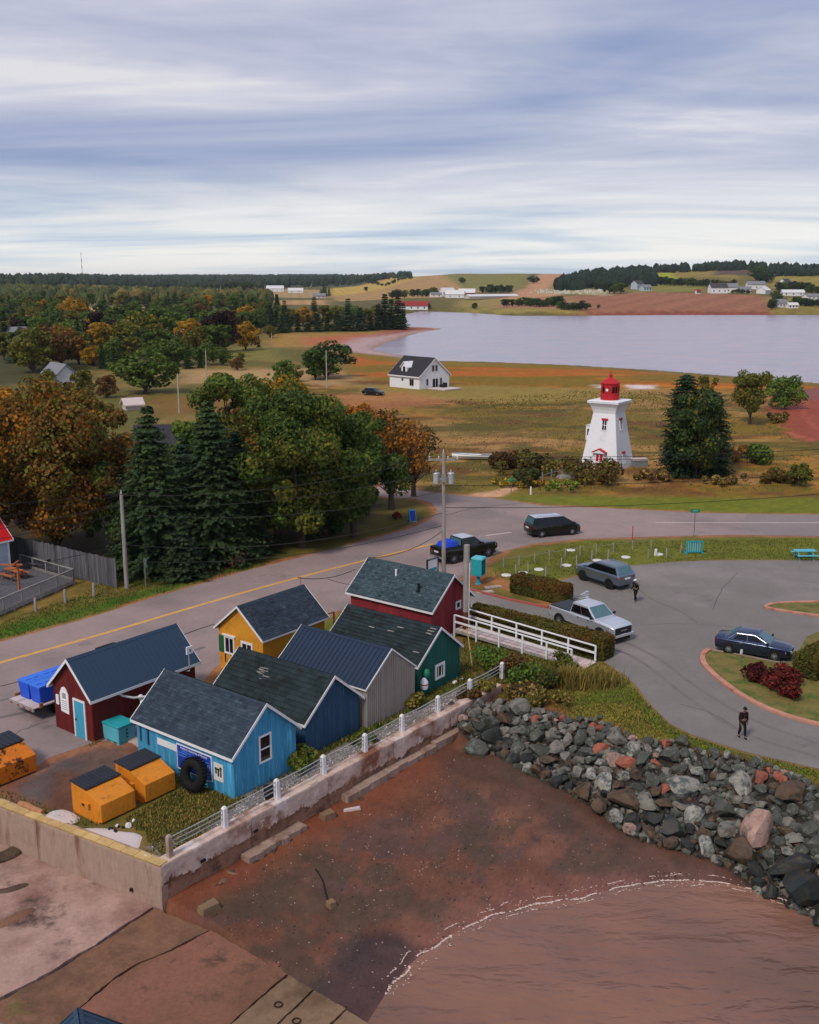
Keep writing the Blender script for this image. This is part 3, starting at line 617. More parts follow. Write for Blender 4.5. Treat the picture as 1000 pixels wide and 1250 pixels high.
for ln in ([(780, 720), (800, 735), (830, 745), (850, 760)], [(700, 770), (740, 790), (770, 800)], [(900, 700), (880, 720), (870, 745)], [(640, 640), (700, 636), (760, 642)], [(830, 860), (870, 870), (900, 890)], [(190, 800), (215, 790), (235, 800)], [(60, 880), (30, 890), (0, 905)]): ribbon(mb, [(p[0] + .12 * mnoise.noise((i * .9, ln[0][0], 0)), p[1] + .12 * mnoise.noise((i * .9, 3, ln[0][0]))) for i, p in enumerate(smooth_line(PX(ln), 2))], .028, .0225)
structure(mb.build('tar_crack', 'crack'))
mk('tyre_track', S(112, 105, 104), .9, .12, .6)
mb = MB()
for ln, w in (([(735, 790), (775, 800), (830, 845), (900, 895), (1000, 925)], .26), ([(748, 778), (800, 800), (850, 840), (920, 882), (1000, 908)], .26), ([(700, 745), (760, 765), (840, 760), (940, 770)], .24), ([(-20, 860), (60, 842), (150, 822), (250, 790)], .3), ([(-20, 880), (40, 868), (70, 858)], .3)): ribbon(mb, smooth_line(PX(ln), 3), w, .0205)
structure(mb.build('tyre_track', 'tyre_track'))
structure(sheet('asphalt_patch', ccw(PX([(912, 627.5), (1200, 630.5), (1200, 657), (935, 653), (905, 640)])), .0155, 'patch'))
# wheelchair marking in the first bay
mk('blue_mark', S(166, 178, 196), .85, .15, 3)
hc = at(709, 727); mbm = MB(); R0 = math.radians(-38)
def hp(x, y): a, b = rot2(x, y, R0); return (hc[0] + a, hc[1] + b)
ribbon(mbm, [hp(.55 * math.cos(w), .55 * math.sin(w) - .15) for w in np.linspace(-2.6, .6, 12)], .14, .024); ribbon(mbm, [hp(-.1, .9), hp(-.05, .1), hp(.55, .1), hp(.8, -.5), hp(1.05, -.45)], .14, .025)
ribbon(mbm, [hp(-.1, .5), hp(.4, .5)], .12, .0265); mbm.add([(*hp(.16 * math.cos(w) - .1, .16 * math.sin(w) + 1.15), .0245) for w in np.linspace(0, 2 * math.pi, 10)[:-1]], [tuple(range(9))])
structure(mbm.build('wheelchair_marking', 'blue_mark'))
def kerb(pts, w, h, mat, name, ground=None, zb=-.15):
    L, R = strip(pts, w); mb = MB(); n = len(L)
    for a in range(n - 1):
        mb.hexa([(L[a].x, L[a].y, zb), (R[a].x, R[a].y, zb), (R[a + 1].x, R[a + 1].y, zb), (L[a + 1].x, L[a + 1].y, zb)], [(L[a].x, L[a].y, h), (R[a].x, R[a].y, h), (R[a + 1].x, R[a + 1].y, h), (L[a + 1].x, L[a + 1].y, h)], 0, .45 + random.random() * .1)
    return structure(mb.build(name, mat))
i1 = smooth_line(PX(ISL1_PX[:11]), 2); kerb(i1, .32, .14, 'curb', 'kerb'); kerb(PX([(866, 794), (902, 800), (940, 808), (957, 810.5)]), .16, .10, 'concrete', 'kerb_edge')
i2 = PX([(1150, 775), (1100, 764), (1000, 753), (964, 748), (940, 744), (933, 741.5), (946, 737), (1000, 735.5), (1100, 735)]); kerb(smooth_line(i2, 2), .26, .14, 'curb', 'kerb')
kerb(PX([(560, 717), (580, 722), (620, 732.5), (669, 742.5)]), .22, .14, 'curb_red', 'kerb'); kerb(PX([(680, 733), (690, 738), (700, 743)]), .2, .12, 'curb', 'kerb')
for I in (ISL1, ISL2): structure(sheet('traffic_island', ccw(I), .07, 'island_grass' if 'island_grass' in M else mk('island_grass', S(116, 104, 56), .95, .25, 1.2, S(84, 96, 40), .9, .50, .60, bump=.6, bsc=9)))
# ================================================================== BUILDINGS
def face_box(mb, face, hx, hy, u0, u1, z0, z1, d0, d1, mi=0, t=.5):
    """box lying on a wall of a house: u runs along the wall, d0..d1 out of it"""
    if face == '+x': mb.box((hx + d0, u0, z0), (hx + d1, u1, z1), mi, t)
    elif face == '-x': mb.box((-hx - d1, u0, z0), (-hx - d0, u1, z1), mi, t)
    elif face == '+y': mb.box((u0, hy + d0, z0), (u1, hy + d1, z1), mi, t)
    else: mb.box((u0, -hy - d1, z0), (u1, -hy - d0, z1), mi, t)
def window(par, face, hx, hy, uc, z0, w, h, mull=(1, 1), frame='white', glass='glass_dark', fw=.09, dep=.05, name='window', blind=False):
    mb = MB(); u0, u1, z1 = uc - w / 2, uc + w / 2, z0 + h
    face_box(mb, face, hx, hy, u0, u1, z0, z0 + fw, .004, dep); face_box(mb, face, hx, hy, u0, u1, z1 - fw, z1, .004, dep)
    face_box(mb, face, hx, hy, u0, u0 + fw, z0 + fw, z1 - fw, .004, dep - .003); face_box(mb, face, hx, hy, u1 - fw, u1, z0 + fw, z1 - fw, .004, dep - .003)
    o = mb.build(name, frame, par)
    g = MB(); face_box(g, face, hx, hy, u0 + fw, u1 - fw, z0 + fw, z1 - fw, .002, .014); g.build('pane', glass, o)
    nx, nz = mull; m = MB()
    for i in range(1, nx): c = u0 + w * i / nx; face_box(m, face, hx, hy, c - .025, c + .025, z0 + fw, z1 - fw, .014, dep - .01)
    for i in range(1, nz): c = z0 + h * i / nz; face_box(m, face, hx, hy, u0 + fw, u1 - fw, c - .03, c + .03, .014, dep - .007)
    if m.f: m.build('muntin', frame, o)
    return o
def roof_pitch(W, hw, hr, oh):
    s = (hr - hw) / (W / 2); return s, hw - s * oh
def shed(name, label, loc, rz, L, W, hw, hr, wall, roof, kind, trim='white', oh=.2, ohx=.2, board=.2, trimw=.13, course=.16, tab=.32, missing=0, boards=True, cat='shed', sag=0.0, batten=False):
    t = thing(name, label, cat, loc, rz); hx, hy = L / 2, W / 2
    core = MB().extx([(-hy, -.1), (hy, -.1), (hy, hw), (0, hr), (-hy, hw)], -hx, hx); core.build('wall', wall, t)
    s = (hr - hw) / hy
    if boards:
        mb = MB()
        for face, lo, hi in (('+x', -hy, hy), ('-x', -hy, hy), ('+y', -hx, hx), ('-y', -hx, hx)):
            u = lo
            while u < hi - .02:
                e = min(hi, u + board * (.85 + .3 * random.random())); g = .006; d = .010 + .012 * random.random(); tt = .5 + random.uniform(-.12, .12); zb = .02 + random.random() * (.06 if not batten else 0)
                if batten: d = .03; e = min(hi, u + board); e2 = u + board * .4; 
                if face[1] == 'x':
                    ue = e2 if batten else e - g
                    za, zb2 = hr - s * abs(u) - .01, hr - s * abs(ue) - .01
                    x0, x1 = (hx, hx + d) if face[0] == '+' else (-hx - d, -hx)
                    mid = [] 
                    if u < 0 < ue: zt = min(za, zb2); za = zb2 = zt
                    mb.hexa([(x0, u, zb), (x1, u, zb), (x1, ue, zb), (x0, ue, zb)], [(x0, u, za), (x1, u, za), (x1, ue, zb2), (x0, ue, zb2)], 0, tt)
                else: face_box(mb, face, hx, hy, u, (e2 if batten else e - g), zb, hw - .01, 0, d, 0, tt)
                u = e
        stuff(mb.build('wall_board', wall, t))
    # roof deck
    th = .07; X = hx + ohx; ye = hy + oh; ze = hw - s * oh; r = MB()
    for sg in (-1, 1): r.add([(-X, 0, hr + .01), (X, 0, hr + .01), (X, sg * ye, ze + .01), (-X, sg * ye, ze + .01), (-X, 0, hr + .01 + th), (X, 0, hr + .01 + th), (X, sg * ye, ze + .01 + th), (-X, sg * ye, ze + .01 + th)],
                              [(0, 3, 2, 1), (4, 5, 6, 7), (2, 3, 7, 6), (1, 2, 6, 5), (3, 0, 4, 7)] if sg < 0 else [(0, 1, 2, 3), (7, 6, 5, 4), (3, 2, 6, 7), (2, 1, 5, 6), (0, 3, 7, 4)])
    ro = r.build('roof', roof, t); sl = math.hypot(ye, hr - ze); cu, su = ye / sl, (hr - ze) / sl
    def P_(x, v, sg, off): return (x, sg * (v * cu + off * su), hr + .01 + th - v * su + off * cu)
    m = MB()
    if kind == 'metal':
        x = -X
        while x < X:
            for sg in (-1, 1): m.hexa([P_(x, 0, sg, 0), P_(x + .06, 0, sg, 0), P_(x + .06, sl, sg, 0), P_(x, sl, sg, 0)], [P_(x + .012, 0, sg, .035), P_(x + .048, 0, sg, .035), P_(x + .048, sl, sg, .035), P_(x + .012, sl, sg, .035)], 0, .58)
            x += .30
        stuff(m.build('roof_rib', roof, ro))
    else:
        nrow = int(sl / course)
        for sg in (-1, 1):
            for k in range(nrow + 1):
                v0 = k * course; v1 = min(v0 + course, sl); x = -X - random.random() * tab
                row_t = random.uniform(-.08, .08); lift = random.uniform(0, .006)
                while x < X:
                    x1 = x + tab * random.uniform(.85, 1.15); a, b = max(x, -X), min(x1 - .006, X); x = x1
                    if b - a < .03 or (missing and random.random() < missing and v1 < sl - .2): continue
                    h = .016 + lift + random.random() * .008 + (.014 if kind == 'old' else 0); tt = .5 + row_t + random.gauss(0, .16)
                    m.add([P_(a, v0, sg, .002), P_(b, v0, sg, .002), P_(b, v1, sg, h), P_(a, v1, sg, h), P_(b, v1, sg, 0), P_(a, v1, sg, 0)], [(0, 1, 2, 3), (3, 2, 4, 5)] if sg < 0 else [(3, 2, 1, 0), (5, 4, 2, 3)], 0, max(0, min(1, tt)))
        stuff(m.build('shingle', roof, ro))
    rc = MB(); zz = hr + .01 + th
    for sg in (-1, 1): rc.add([P_(-X, 0, sg, .03), P_(X, 0, sg, .03), P_(X, .16, sg, .03), P_(-X, .16, sg, .03)], [(0, 1, 2, 3)] if sg < 0 else [(3, 2, 1, 0)])
    rc.build('ridge_cap', roof, ro)
    # trim: two eave fascias, four rakes
    for sg in (-1, 1):
        f = MB(); f.box((-X, sg * ye - .02 if sg > 0 else sg * ye - .025, ze - trimw + th), (X, sg * ye + .025 if sg > 0 else sg * ye + .02, ze + th)); f.build('fascia_board', trim, t)
        for ex in (-1, 1):
            f = MB(); x0, x1 = (X, X + .035) if ex > 0 else (-X - .035, -X)
            f.hexa([(x0, 0, hr - trimw + th), (x1, 0, hr - trimw + th), (x1, sg * (ye + .02), ze - trimw + th), (x0, sg * (ye + .02), ze - trimw + th)], [(x0, 0, hr + th + .03), (x1, 0, hr + th + .03), (x1, sg * (ye + .02), ze + th + .03), (x0, sg * (ye + .02), ze + th + .03)]); f.build('rake_board', trim, t)
    return t, hx, hy
# -- light blue shed
lb, hx, hy = shed('blue_shed', 'bright sky blue board shed with a dark shingle roof and blue notice board', ab(-36.3, 31.5), ROT, 6.8, 4.0, 2.2, 3.93, 'lb_wall', 'shingle', 'shingle', course=.15, oh=.22, ohx=.18)
window(lb, '+x', hx + .022, hy, -.05, 1.12, .80, 1.36, (1, 2))
for u in (-3.1, -2.55): m = MB(); face_box(m, '-y', hx, hy + .02, u - .05, u + .05, 1.05 - (u + 3.1) * .1, 1.85, 0, .05); m.build('batten_strip', 'db_wall', lb)
m = MB(); face_box(m, '-y', hx, hy + .022, -1.85, -.47, 1.22, 1.55, 0, .02); m.build('blank_sign', 'white', lb)
nb = MB(); face_box(nb, '-y', hx, hy + .022, -.44, 2.0, .42, 1.68, 0, .03); nb = nb.build('notice_board', 'white_clean', lb)
m = MB(); face_box(m, '-y', hx, hy + .022, -.39, 1.95, .47, 1.63, .03, .036); m.build('sign_face', 'blue_sign', nb)
text('Harbour Authority of Victoria', .165, 'white_clean', nb, (.78, -hy - .0605, 1.53), (math.pi / 2, 0, 0), sx=.92)
mbar = MB()
for (u0, u1, z0, z1) in ((-.1, .6, 1.36, 1.40), (-.32, .30, 1.25, 1.30), (.45, 1.35, 1.22, 1.27), (-.32, .2, 1.12, 1.17), (.35, .95, 1.0, 1.16), (1.05, 1.4, 1.05, 1.10), (1.1, 1.85, 1.27, 1.31), (1.15, 1.7, 1.16, 1.19), (.9, 1.9, .92, .96), (1.0, 1.55, .80, .84), (.7, 1.45, .68, .72), (1.6, 1.88, .55, .85), (.6, 1.3, .56, .60), (1.5, 1.9, 1.0, 1.2)):
    face_box(mbar, '-y', hx, hy + .022, u0, u1, z0, z1, .036, .040)
mbar.build('faded_print', 'blue_pale', nb)
mp_ = MB(); face_box(mp_, '-y', hx, hy + .022, 2.12, 2.76, .62, 1.48, 0, .03); mp_ = mp_.build('lobster_sign', 'stone_white', lb)
m = MB()
for c_, w_, a, b in ((2.28, .10, .95, 1.26), (2.44, .10, .85, 1.25), (2.60, .09, .85, 1.34)): face_box(m, '-y', hx, hy + .022, c_ - w_ / 2, c_ + w_ / 2, a, b, .03, .036); face_box(m, '-y', hx, hy + .022, c_ - w_ * .8, c_ + w_ * .8, b - .10, b - .03, .036, .040)
m.build('dark_figure', 'black', mp_)
# -- dark blue shed
db, hx, hy = shed('blue_shed', 'navy blue board shed with an old dark green patchy shingle roof', ab(-36.55, 36.6), ROT, 6.5, 4.0, 1.95, 3.6, 'db_wall', 'shingle_old', 'old', course=.27, tab=.5, missing=.012, oh=.24, ohx=.2)
for k in range(11):
    wl_ = MB()
    x, y = random.uniform(-1.3, -.5), random.uniform(-1.05, -.55); z = 3.6 + .11 - .825 * abs(y)
    wl_.cbox((x, y, z), (random.uniform(.15, .45), random.uniform(.06, .10), .02), random.uniform(-.25, .25)); wl_.build('bare_lath', 'weathered', db)

# -- grey corrugated shed
gr, hx, hy = shed('grey_shed', 'pale grey ribbed metal shed with a navy blue metal roof', ab(-36.25, 40.98), ROT, 6.4, 4.05, 2.25, 3.8, 'gr_wall', 'metal_roof_n', 'metal', board=.16, batten=True, oh=.12, ohx=.06, trimw=.07)
# -- green shed
gn, hx, hy = shed('green_shed', 'weathered dark green board shed with patchy shingles and one small window', ab(-36.8, 45.85), ROT, 6.7, 4.1, 2.0, 3.62, 'gn_wall', 'shingle_old', 'old', course=.24, tab=.5, missing=.012, oh=.14, ohx=.16)
window(gn, '+x', hx + .022, hy, .05, .58, .92, .92, (3, 1), fw=.15)
for x, y in ((-.9, -.9), (.5, -.85), (1.0, -.55), (2.9, -1.55), (3.1, -.2), (3.05, -.35), (3.0, -.5)): m = MB(); m.cbox((x, y, 3.62 + .125 - .79 * abs(y)), (.42, .12, .03), random.uniform(-.2, .2)); m.build('bare_lath', 'weathered', gn)
# -- red shed
rd, hx, hy = shed('red_shed', 'brick red board shed with a speckled grey green shingle roof', ab(-41.5, 53.55), ROT, 6.8, 4.3, 2.4, 4.15, 'rd_wall', 'shingle_rd', 'shingle', course=.15, tab=.28, oh=.24, ohx=.25, board=.45)
window(rd, '+x', hx + .022, hy, .75, 1.68, .58, .58, (1, 1), fw=.12)
m = MB(); m.tube([(-.6, -.75, 3.5), (-.6, -.75, 4.05)], .07, 8); m.build('roof_vent', 'white', rd); m = MB(); m.lathe([(.17, 0), (.17, .1), (.08, .12), (.08, .5), (.11, .5), (.11, .58)], 10, (1.75, -1.35, 3.05)); m.build('roof_vent', 'black', rd)
m = MB(); m.tube([(hx + .28, hy + .22, 2.15), (hx + .1, hy + .06, 1.9), (hx + .08, hy + .02, .25), (hx + .55, hy - .25, .1)], .06, 8); m.build('downspout', 'white', rd)
m = MB(); face_box(m, '+x', hx, hy, -1.2, hy, .0, .16, .024, .06); m.build('base_board', 'white', rd)
# -- dark red shed
dr, hx, hy = shed('red_shed', 'dark barn red shed with a blue ribbed metal roof and teal door', ab(-44.5, 32.55), ROT - math.pi / 2, 6.7, 3.25, 2.5, 4.1, 'dr_wall', 'metal_roof_b', 'metal', board=.14, oh=.22, ohx=.22, trimw=.14)
# front gable faces -EB : local +x ; local y = EA
fr = MB()
for (u0, u1, z0, z1) in ((.10, .20, .0, 2.1), (1.0, 1.1, .0, 2.1), (.20, 1.0, 2.0, 2.1)): face_box(fr, '+x', hx + .022, hy, u0, u1, z0, z1, 0, .06)
fr.build('door_frame', 'white', dr); d = MB(); face_box(d, '+x', hx + .022, hy, .203, .997, .03, 1.997, 0, .045); d = d.build('door', 'door_teal', dr)
m = MB(); face_box(m, '+x', hx + .022, hy, .26, .32, .92, 1.02, .045, .10); m.build('handle', 'black', d)
m = MB(); m.extx([(-1.0, 1.1), (-.32, 1.05), (-.30, 2.1), (-.5, 2.42), (-.66, 2.5), (-.84, 2.42), (-1.02, 2.12)], hx + .024, hx + .06); pl = m.build('arched_plaque', 'white_clean', dr)
m = MB()
for z in (1.25, 1.36, 1.47, 1.58, 1.69): face_box(m, '+x', hx, hy, -.90, -.42, z, z + .03, .061, .065)
face_box(m, '+x', hx, hy, -.82, -.5, 1.85, 2.15, .061, .065); m.build('faded_print', 'weathered', pl)
m = MB(); face_box(m, '+x', hx, hy, -1.36, -1.12, 1.4, 1.92, .024, .09); m.build('meter_box', 'white', dr)
for k, sg in ((0, 1),): pass
m = MB(); m.box((-2.9, -.02 + hy, .0), (3.36, hy + .05, .09)); m.build('sill_board', 'wood', dr)
# -- yellow shed
ye, hx, hy = shed('yellow_shed', 'mustard yellow shed with dark shingle roof and green shutter', ab(-43.95, 43.0), ROT - math.pi / 2, 5.3, 3.75, 2.65, 4.2, 'ye_wall', 'shingle', 'shingle', oh=.2, ohx=.2, boards=False, course=.14, trimw=.10)
window(ye, '+x', hx, hy, -.95, 1.06, .88, 1.12, (2, 1), fw=.11); w2 = window(ye, '+x', hx, hy, .55, 1.06, 1.0, 1.08, (2, 1), fw=.13)
m = MB(); face_box(m, '+x', hx, hy, -1.85, -1.42, 1.1, 2.12, .002, .05); m.build('shutter', 'green_dk', ye)
m = MB(); face_box(m, '+x', hx, hy, -1.5, -.4, 2.18, 2.28, .002, .09); m.build('window_head', 'white', ye)
m = MB(); m.beam((-hx - .1, hy - .3, 2.55), (-hx - 1.2, hy - .3, 2.55), .09, .09); m.beam((-hx - 1.2, hy - .3, 0), (-hx - 1.2, hy - .3, 2.55), .09, .09); m.beam((-hx - 1.2, hy - 1.3, 1.0), (-hx - 1.2, hy - .2, 1.0), .07, .07); m.beam((-hx, hy - .3, 1.2), (-hx - 1.2, hy - .3, 1.2), .07, .07); m.build('porch_frame', 'wood', ye)
m = MB(); m.tube([(-hx + .1, 0, 4.2), (-hx + .1, 0, 4.85)], .03, 6); m.build('service_mast', 'steel', ye)
m = MB(); face_box(m, '+x', hx, hy, -1.35, -1.3, .5, 1.05, .01, .06); m.build('conduit', 'black', ye)
# ---- the restaurant house at the edge of the picture, its deck, fence

ca_, cb_ = to_ab(at(13, 697, .5))
rs, hx, hy = shed('white_house', 'white board house with a bright red metal roof beside the deck', ab(ca_ - 2.7, cb_ - 4.2), ROT + math.pi / 2, 8.4, 5.4, 3.25, 5.6, 'white', 'red_roof', 'metal', oh=.3, ohx=.28, boards=False, cat='house')
cl_ = MB()
for k in range(17): face_box(cl_, '-y', hx, hy, -hx, hx, .3 + k * .17, .3 + k * .17 + .155, .002, .018 + .01 * (k % 2), 0, .5 + random.uniform(-.05, .05)); face_box(cl_, '+x', hx, hy, -hy, hy, .3 + k * .17, .3 + k * .17 + .155, .002, .018 + .01 * (k % 2))
stuff(cl_.build('clapboard', mk('pale_blue', S(168, 184, 200), .6, .05), rs))
m = MB(); m.box((hx - .1, -hy - .05, 0), (hx + .05, -hy + .1, 3.2)); m.build('corner_board', 'white_clean', rs); window(rs, '-y', hx, hy, 2.4, 1.3, 1.4, 1.3, (2, 1)); window(rs, '-y', hx, hy, -1.0, 1.3, 1.4, 1.3, (2, 1))
for dx_ in (0, .55):
    m = MB(); m.tube([(2.6 + dx_ * .6, .9 + dx_, 4.6), (2.6 + dx_ * .6, .9 + dx_, 6.2)], .07, 8); m.build('flue_pipe', 'galv', rs)
# ---- deck with railings
A_ = Vector(at(90, 708, .35)); B_ = Vector(at(-70, 776, .35)); eA = Vector((EA[0], EA[1], 0)); D_ = A_ - eA * 7.2; E_ = B_ - eA * 9
dk = thing('timber_deck', 'grey timber deck with see-through railings beside the white house', 'deck', (A_.x, A_.y, 0))
def dl(p, z=None): return (p[0] - A_.x, p[1] - A_.y, p[2] if z is None else z)
n_ = 26; lenF = (B_ - A_).length
for k in range(n_):
    a, b = A_.lerp(B_, k / n_), A_.lerp(B_, (k + .93) / n_); c, d = D_.lerp(E_, (k + .93) / n_), D_.lerp(E_, k / n_)
    mb = MB(); mb.hexa([dl(q, .26) for q in (a, b, c, d)], [dl(q, .33) for q in (a, b, c, d)], 0, random.uniform(.4, .6)); mb.build('deck_board', 'wood_grey', dk)
mb = MB(); mb.beam(dl(A_, .22), dl(B_, .22), .10, .28); mb.beam(dl(A_, .22), dl(D_, .22), .10, .28); mb.build('deck_rim', 'weathered', dk)
for p, q, n in ((A_, B_, 7), (A_, D_, 5)):
    mb = MB(); mb.beam(dl(p, 1.22), dl(q, 1.22), .12, .06); mb.beam(dl(p, .45), dl(q, .45), .06, .06); mb.build('handrail', 'weathered', dk)
    for k in range(n):
        c = p.lerp(q, k / (n - 1) if q is D_ else k / n); mb = MB(); mb.cbox(dl(c, .62), (.11, .11, 1.24), ROT); mb.build('rail_post', 'weathered', dk)
    mb = MB()
    for k in range(int((q - p).length / .13)):
        c = p.lerp(q, (k + .5) / int((q - p).length / .13)); mb.cbox(dl(c, .83), (.022, .022, .74), ROT)
    stuff(mb.build('baluster', 'steel', dk))
for k in range(6): c = A_.lerp(B_, k / 6); mb = MB(); mb.cbox(dl(c, .04), (.14, .14, .5), ROT); mb.build('deck_footing', 'weathered', dk)
def picnic(name, label, loc, rz, mat, grp=None, L=1.8):
    t = thing(name, label, 'picnic table', loc, rz, grp)
    for k in range(4): m = MB(); m.box((-L / 2, -.37 + k * .19, .70), (L / 2, -.37 + k * .19 + .175, .745)); m.build('table_board', mat, t)
    for sg in (-1, 1):
        for k in range(2): m = MB(); m.box((-L / 2, sg * .72 - .15 + k * .155, .42), (L / 2, sg * .72 - .15 + k * .155 + .145, .46)); m.build('bench_board', mat, t)
        m = MB(); x = sg * (L / 2 - .3); m.beam((x, -.78, .385), (x, .78, .385), .05, .09); m.beam((x, -.30, .68), (x, .30, .68), .05, .07); m.beam((x - .05, -.66, 0), (x - .05, -.2, .68), .05, .10); m.beam((x - .05, .66, 0), (x - .05, .2, .68), .05, .10); m.build('trestle', mat, t)
    return t
q = at(18, 706, .33); picnic('picnic_table', 'orange brown picnic table standing on the grey deck', q, ROT, 'wood_orange')
q = at(30, 688, .33); picnic('picnic_table', 'weathered round-edged picnic table farther back on the deck', at(50, 692, .33), ROT + .3, 'wood_grey')
q = at(24, 720, .33); t = thing('pergola_frame', 'rough orange timber post and beams standing on the deck', 'pergola', q, ROT)
m = MB(); m.cbox((0, 0, .95), (.15, .15, 1.9)); m.build('post', 'wood_orange', t); m = MB(); m.cbox((-3.2, -2.4, .95), (.15, .15, 1.9)); m.build('post', 'wood_orange', t)
m = MB(); m.beam((.3, .22, 1.95), (-3.6, -2.7, 1.95), .10, .12); m.build('beam', 'wood_orange', t); m = MB(); m.beam((.1, -.4, 2.06), (-.5, .4, 2.06), .10, .10); m.build('beam', 'wood_orange', t)
t = thing('board_fence', 'tall grey weathered board fence behind the deck', 'fence', at(143, 718)); p0, p1 = Vector(at(143, 718)), Vector(at(8, 684)); n_ = 56
bm_ = []
for v in range(6):
    m = MB(); w = .235; h = 2.28 + random.uniform(-.05, .05); m.cbox((0, 0, h / 2), (w, .03, h), 0, 0, .5 + random.uniform(-.3, .3)); bm_.append(m.mesh('board', [M['wood_grey']]))
fd = math.atan2(p1.y - p0.y, p1.x - p0.x)
for k in range(n_):
    c = p0.lerp(p1, (k + .5) / n_); o = put('board', bm_[random.randrange(6)], t, (c.x - p0.x + random.uniform(-.01, .01), c.y - p0.y + random.uniform(-.01, .01), 0)); o.rotation_euler = (0, random.uniform(-.008, .008), fd)
for z in (.5, 1.8): m = MB(); m.beam((.05, .08, z), (p1.x - p0.x + .05, p1.y - p0.y + .08, z), .05, .1); m.build('fence_rail', 'wood_grey', t)
for k, (u, v) in enumerate(((44, 746), (80, 735.5), (115, 727.5))):
    m = MB(); m.tube([(0, 0, -.1), (0, 0, .92), (0, 0, 1.0)], [.11, .10, .07], 9); o = m.build('wooden_bollard', 'weathered', None, at(u, v), smooth=40)
    tag(o, ['short grey wooden post on the grass, farthest of three from the board fence', 'short grey wooden post on the grass, middle of the three by the deck', 'short grey wooden post on the grass, next to the end of the board fence'][k], 'bollard', 'wooden posts on the grass by the deck')
# ---- roofs that enter at the bottom edge of the picture
q = at(95, 1231, 2.2); s3, hx, hy = shed('small_shed', 'small shed on the slipway with a dark ribbed metal roof', (q[0] + 1.05, q[1] - 2.6, -1.9), math.atan2(2.6, -1.05), 5.4, 3.4, 2.75, 4.02, 'wood_grey', 'metal_roof_b', 'metal', boards=False, oh=.15, ohx=.1, trim='lid', trimw=.1)
q = at(2, 1237, 1.0); t = thing('flat_roofed_hut', 'hut with a teal edged flat roof at the slipway corner', 'hut', (q[0] - .9, q[1] - 1.35, -1.9), -.62)
m = MB(); m.box((-1.3, -1.2, 0), (1.3, 1.2, 2.75)); m.build('wall', 'teal', t); m = MB(); m.box((-1.45, -1.35, 2.752), (1.45, 1.35, 2.9)); m.build('roof', 'teal', t); m = MB(); m.box((-1.3, -1.2, 2.902), (1.3, 1.2, 2.93)); m.build('roof_felt', 'lid', t)
# ================================================================== SEA WALL, SLIPWAY, YARD, RIPRAP
def wall_mesh(p, q, zt, zb, th, mat, name, seg=.09, under=None, seed=0, rough=.03):
    """one rough cast wall from p to q; its face wanders in and out and its foot is eaten away"""
    p, q = Vector((p[0], p[1], 0)), Vector((q[0], q[1], 0)); d = (q - p); L = d.length; d.normalize(); n = Vector((d.y, -d.x, 0))   # n = seaward when walking p->q with the land on the left hand
    nx = int(L / seg) + 1; zs = [zt, zt - .06] + [zt - .06 - .085 * q for q in range(1, 24)] + [zb]; V = []; F = []; T = []
    def pt(i, off, z):
        b = p + d * (L * i / nx) + n * off; return (b.x, b.y, z)
    cols = 2 + len(zs)
    for i in range(nx + 1):
        w = [mnoise.noise((i * .095, j * .2, seed)) for j in range(len(zs))]; zz = mnoise.noise((i * .2, 3, seed)) * .02
        V.append(pt(i, -th, zb)); V.append(pt(i, -th, zt + zz))
        for j, z in enumerate(zs):
            off = w[j] * rough + (0 if j else -.02)
            if under:
                u = under(i / nx); e = .5 + .5 * mnoise.noise((i * .08, 9, seed + 4)) + .25 * mnoise.noise((i * .3, 4, seed))
                if z < zt - .75 - .45 * e: off -= u * (.04 + .12 * e)
            V.append(pt(i, off, z + (zz if j < 2 else 0) - (.02 if j == 0 else 0)))
    for i in range(nx):
        for j in range(cols - 1): F.append((i * cols + j, (i + 1) * cols + j, (i + 1) * cols + j + 1, i * cols + j + 1)); T.append(.5 + random.uniform(-.04, .04))
    F.append(tuple(range(cols))); F.append(tuple(range((nx + 1) * cols - 1, nx * cols - 1, -1))); T += [.5, .5]
    mb = MB(); mb.v = V; mb.f = F; mb.t = T; mb.m = [0] * len(F)
    if under:
        for i in range(nx):
            jb = int(13.4 + 5.2 * mnoise.noise((i * .08, 9, seed + 4)) + 3.0 * mnoise.noise((i * .3, 4, seed)) + 1.6 * mnoise.noise((i * .9, 6, seed)))
            for j in range(cols - 1):
                if j >= jb: mb.m[i * (cols - 1) + j] = 1
    o = mb.build(name, [mat, 'wall_low'] if under else mat, smooth=35); return o
mk('wall_low', S(150, 112, 92), .9, .25, .9, S(100, 74, 58), 1.0, .48, .62, bump=.6, bsc=4, tint=.5)
WC, WE, WL = ab(-31.0, 23.75), ab(-30.75, 48.3), ab(-60, 20.1)
sw = thing('sea_wall', 'weathered pink concrete sea wall stained brown below the white post fence', 'wall', (0, 0, 0))
nseg = 5
for k in range(nseg):
    a = Vector(WC).lerp(Vector(WE), k / nseg + .0006); b = Vector(WC).lerp(Vector(WE), (k + 1) / nseg - .0006)
    o = wall_mesh(a, b, .12, -3.0, .58, 'seawall', 'wall_section', under=lambda f: .8, seed=k * 7); o.parent = sw
ledge = [(28.0, 31.6, -1.35), (34.5, 41.5, -1.15), (41.6, 48.0, -1.0)]
for b0, b1, z in ledge:
    m = MB(); n = 9
    for k in range(n):
        u0, u1 = b0 + (b1 - b0) * k / n, b0 + (b1 - b0) * (k + 1) / n - .01; o0 = .55 + .12 * mnoise.noise((k * .7, b0, 1)); dz = .06 * mnoise.noise((k * .5, b0, 5))
        pts = [(-31.0, u0), (-31.0 + o0, u0), (-31.0 + o0 + .03, u1), (-31.0, u1)]
        m.hexa([ab(a, b, -3.0) for a, b in pts], [ab(a, b, z + dz) for a, b in pts], 0, random.uniform(.3, .5))
    m.build('wall_footing', 'seawall_l', sw)
